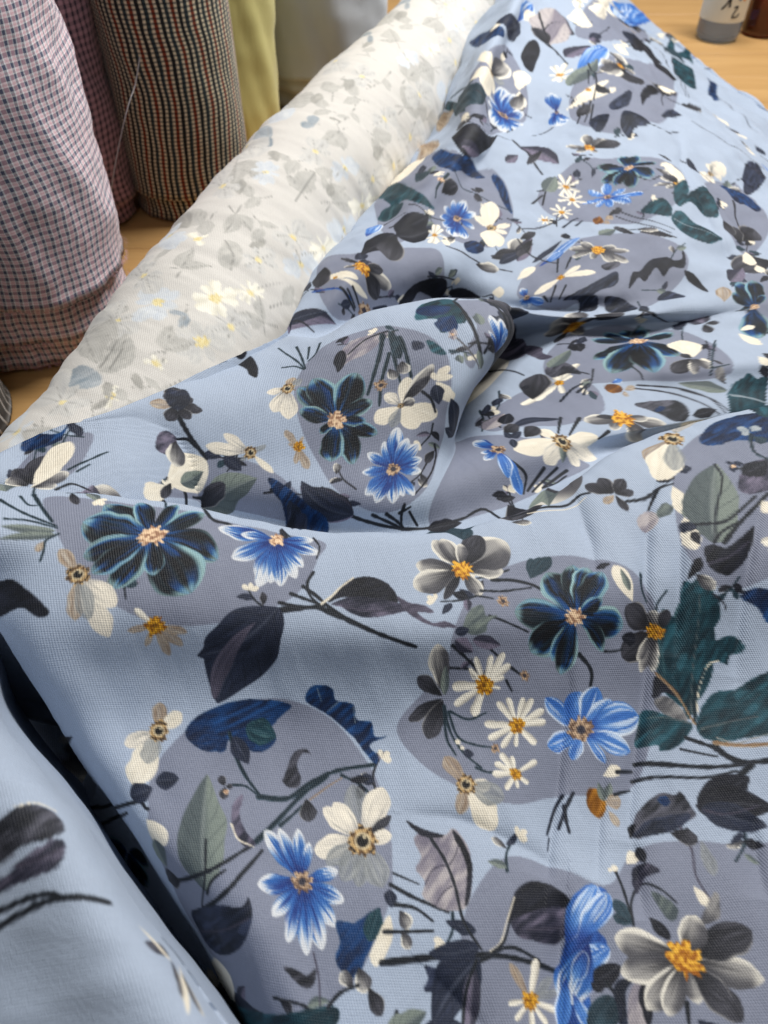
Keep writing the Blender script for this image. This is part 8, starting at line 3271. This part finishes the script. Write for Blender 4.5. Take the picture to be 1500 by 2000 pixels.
# pale pink roll lying on the floor beyond the heap of blue cloth
def lying_roll(p0, p1, r, mat, label):
    p0, p1 = np.array(p0), np.array(p1); L = np.linalg.norm(p1 - p0)
    root = tag(empty('fabric_roll', p0), label, 'fabric roll')
    root.rotation_euler = (0, math.pi / 2, math.atan2(p1[1] - p0[1], p1[0] - p0[0]))
    a = np.linspace(0, 2 * np.pi, 64); S = np.linspace(0, L, 90)
    A, Z = np.meshgrid(a, S)
    R = r + (fnoise(Z * 30, np.cos(A) + 4, 31) - .5) * .006
    P = np.stack([R * np.cos(A), R * np.sin(A), Z], -1)
    P = np.concatenate([P[:1] * [.25, .25, 1], P, P[-1:] * [.25, .25, 1]])
    link('wound_cloth', grid_mesh('wound_cloth', P), root, mat)
    tube('core', .016, .019, -.01, L + .01, M_card, root, 24)
    return root
lying_roll((.40, 2.03, .045), (.60, 2.30, .045), .045, M_rose, 'pale pink roll end peeping out behind the blue floral cloth')

# ======================= bottles =======================
def glass(name, col, rough=.03, trans=.9):
    N = Nodes(name)
    return N.set(Base_Color=tuple(col) + (1,), Roughness=rough, Transmission_Weight=trans, IOR=1.47)
def lathe(name, prof, mat, parent, n=56):
    a = np.linspace(0, 2 * np.pi, n)
    P = np.array([[(r * math.cos(t), r * math.sin(t), z) for t in a] for r, z in prof])
    return link(name, grid_mesh(name, P), parent, mat)
def bottle(loc, r, h, col, label, cat='bottle', label_paper=None, liquid=None, level=.8):
    root = tag(empty('bottle', loc), label, cat)
    s = r
    prof = [(.0005, .006), (s * .55, .004), (s * .80, .0005), (s * .93, .003), (s, .012), (s, h * .62), (s * .93, h * .68), (s * .55, h * .78), (s * .36, h * .84), (s * .36, h * .97), (s * .40, h * .975), (s * .40, h)]
    lathe('glass', prof, glass('bottle_glass', col), root)
    if liquid:
        q = s - .003
        lathe('liquid', [(.0005, .010), (q * .9, .010), (q, .016), (q, h * level * .62), (.0005, h * level * .62)], glass('liquid', liquid, .0, .85), root)
    lathe('cap', [(s * .44, h * .93), (s * .45, h * 1.01), (.0005, h * 1.012)], plain_material('cap', (.05, .05, .06)), root)
    if label_paper:
        z0, z1 = label_paper
        a = np.linspace(-2.6, 2.6, 60) - math.pi / 2
        P = np.array([[((s + .0007) * math.cos(t), (s + .0007) * math.sin(t), z) for t in a] for z in (z0, z1)])
        lab = link('paper_label', grid_mesh('paper_label', P), root, plain_material('label_paper', (.74, .70, .58), .7, .05))
        def ribbon(pts, w, mat, zz=.0012):
            pts = cr_weights(len(pts) * 6, len(pts)) @ np.array(pts, float) if len(pts) > 2 else np.array(pts, float)
            t = np.gradient(pts, axis=0); t /= np.linalg.norm(t, axis=1)[:, None]
            nrm = np.stack([-t[:, 1], t[:, 0]], 1) * w / 2
            G = []
            for sgn in (-1, 1):
                e = pts + sgn * nrm; th = e[:, 0] / s - 1.75
                G.append(np.stack([(s + zz) * np.cos(th), (s + zz) * np.sin(th), e[:, 1]], -1))
            link('brush_stroke', grid_mesh('brush_stroke', np.array(G)), lab, mat)
        ink = plain_material('label_ink', (.05, .045, .04)); org = plain_material('label_orange', (.75, .30, .05)); blu = plain_material('label_blue', (.06, .16, .30))
        ribbon([(-.001, .105), (.000, .080), (.001, .062)], .0042, ink)
        ribbon([(-.001, .078), (-.006, .066), (-.012, .058)], .0034, ink)
        ribbon([(.010, .062), (.017, .063), (.012, .052), (.011, .046), (.020, .047), (.023, .052)], .0030, ink)
        ribbon([(.016, .074), (.021, .079)], .006, blu); ribbon([(.026, .072), (.030, .078)], .006, org)
    return root
bottle((.655, 1.71, 0), .041, .26, (.78, .86, .95), 'clear blue-tinted bottle with a cream label and brush lettering on the wood floor', label_paper=(.036, .150), liquid=(.80, .88, .95), level=1.1)
bottle((.748, 1.735, 0), .036, .27, (.42, .10, .03), 'dark amber bottle standing beside the labelled bottle', liquid=(.30, .06, .02), level=1.1)
bottle((.836, 1.78, 0), .038, .27, (.015, .012, .012), 'black bottle guessed from a dark shape beside the amber one', liquid=(.02, .015, .01), level=1.1)  # bottle added as a guess at a dark shape

# a loose grey thread hanging from the checked bolt
def thread(pts, r, mat):
    pts = cr_weights(60, len(pts)) @ np.array(pts); o0 = pts[0].copy()
    a = np.linspace(0, 2 * np.pi, 7)
    P = np.array([[p - o0 + r * np.array([math.cos(t), 0, math.sin(t)]) for t in a] for p in pts])
    o = link('loose_thread', grid_mesh('loose_thread', P), None, mat); o.location = o0
    return tag(o, 'loose grey thread hanging down in front of the dark checked bolts', 'thread')
thread(THREAD, .0007, plain_material('grey_thread', (.45, .43, .44)))
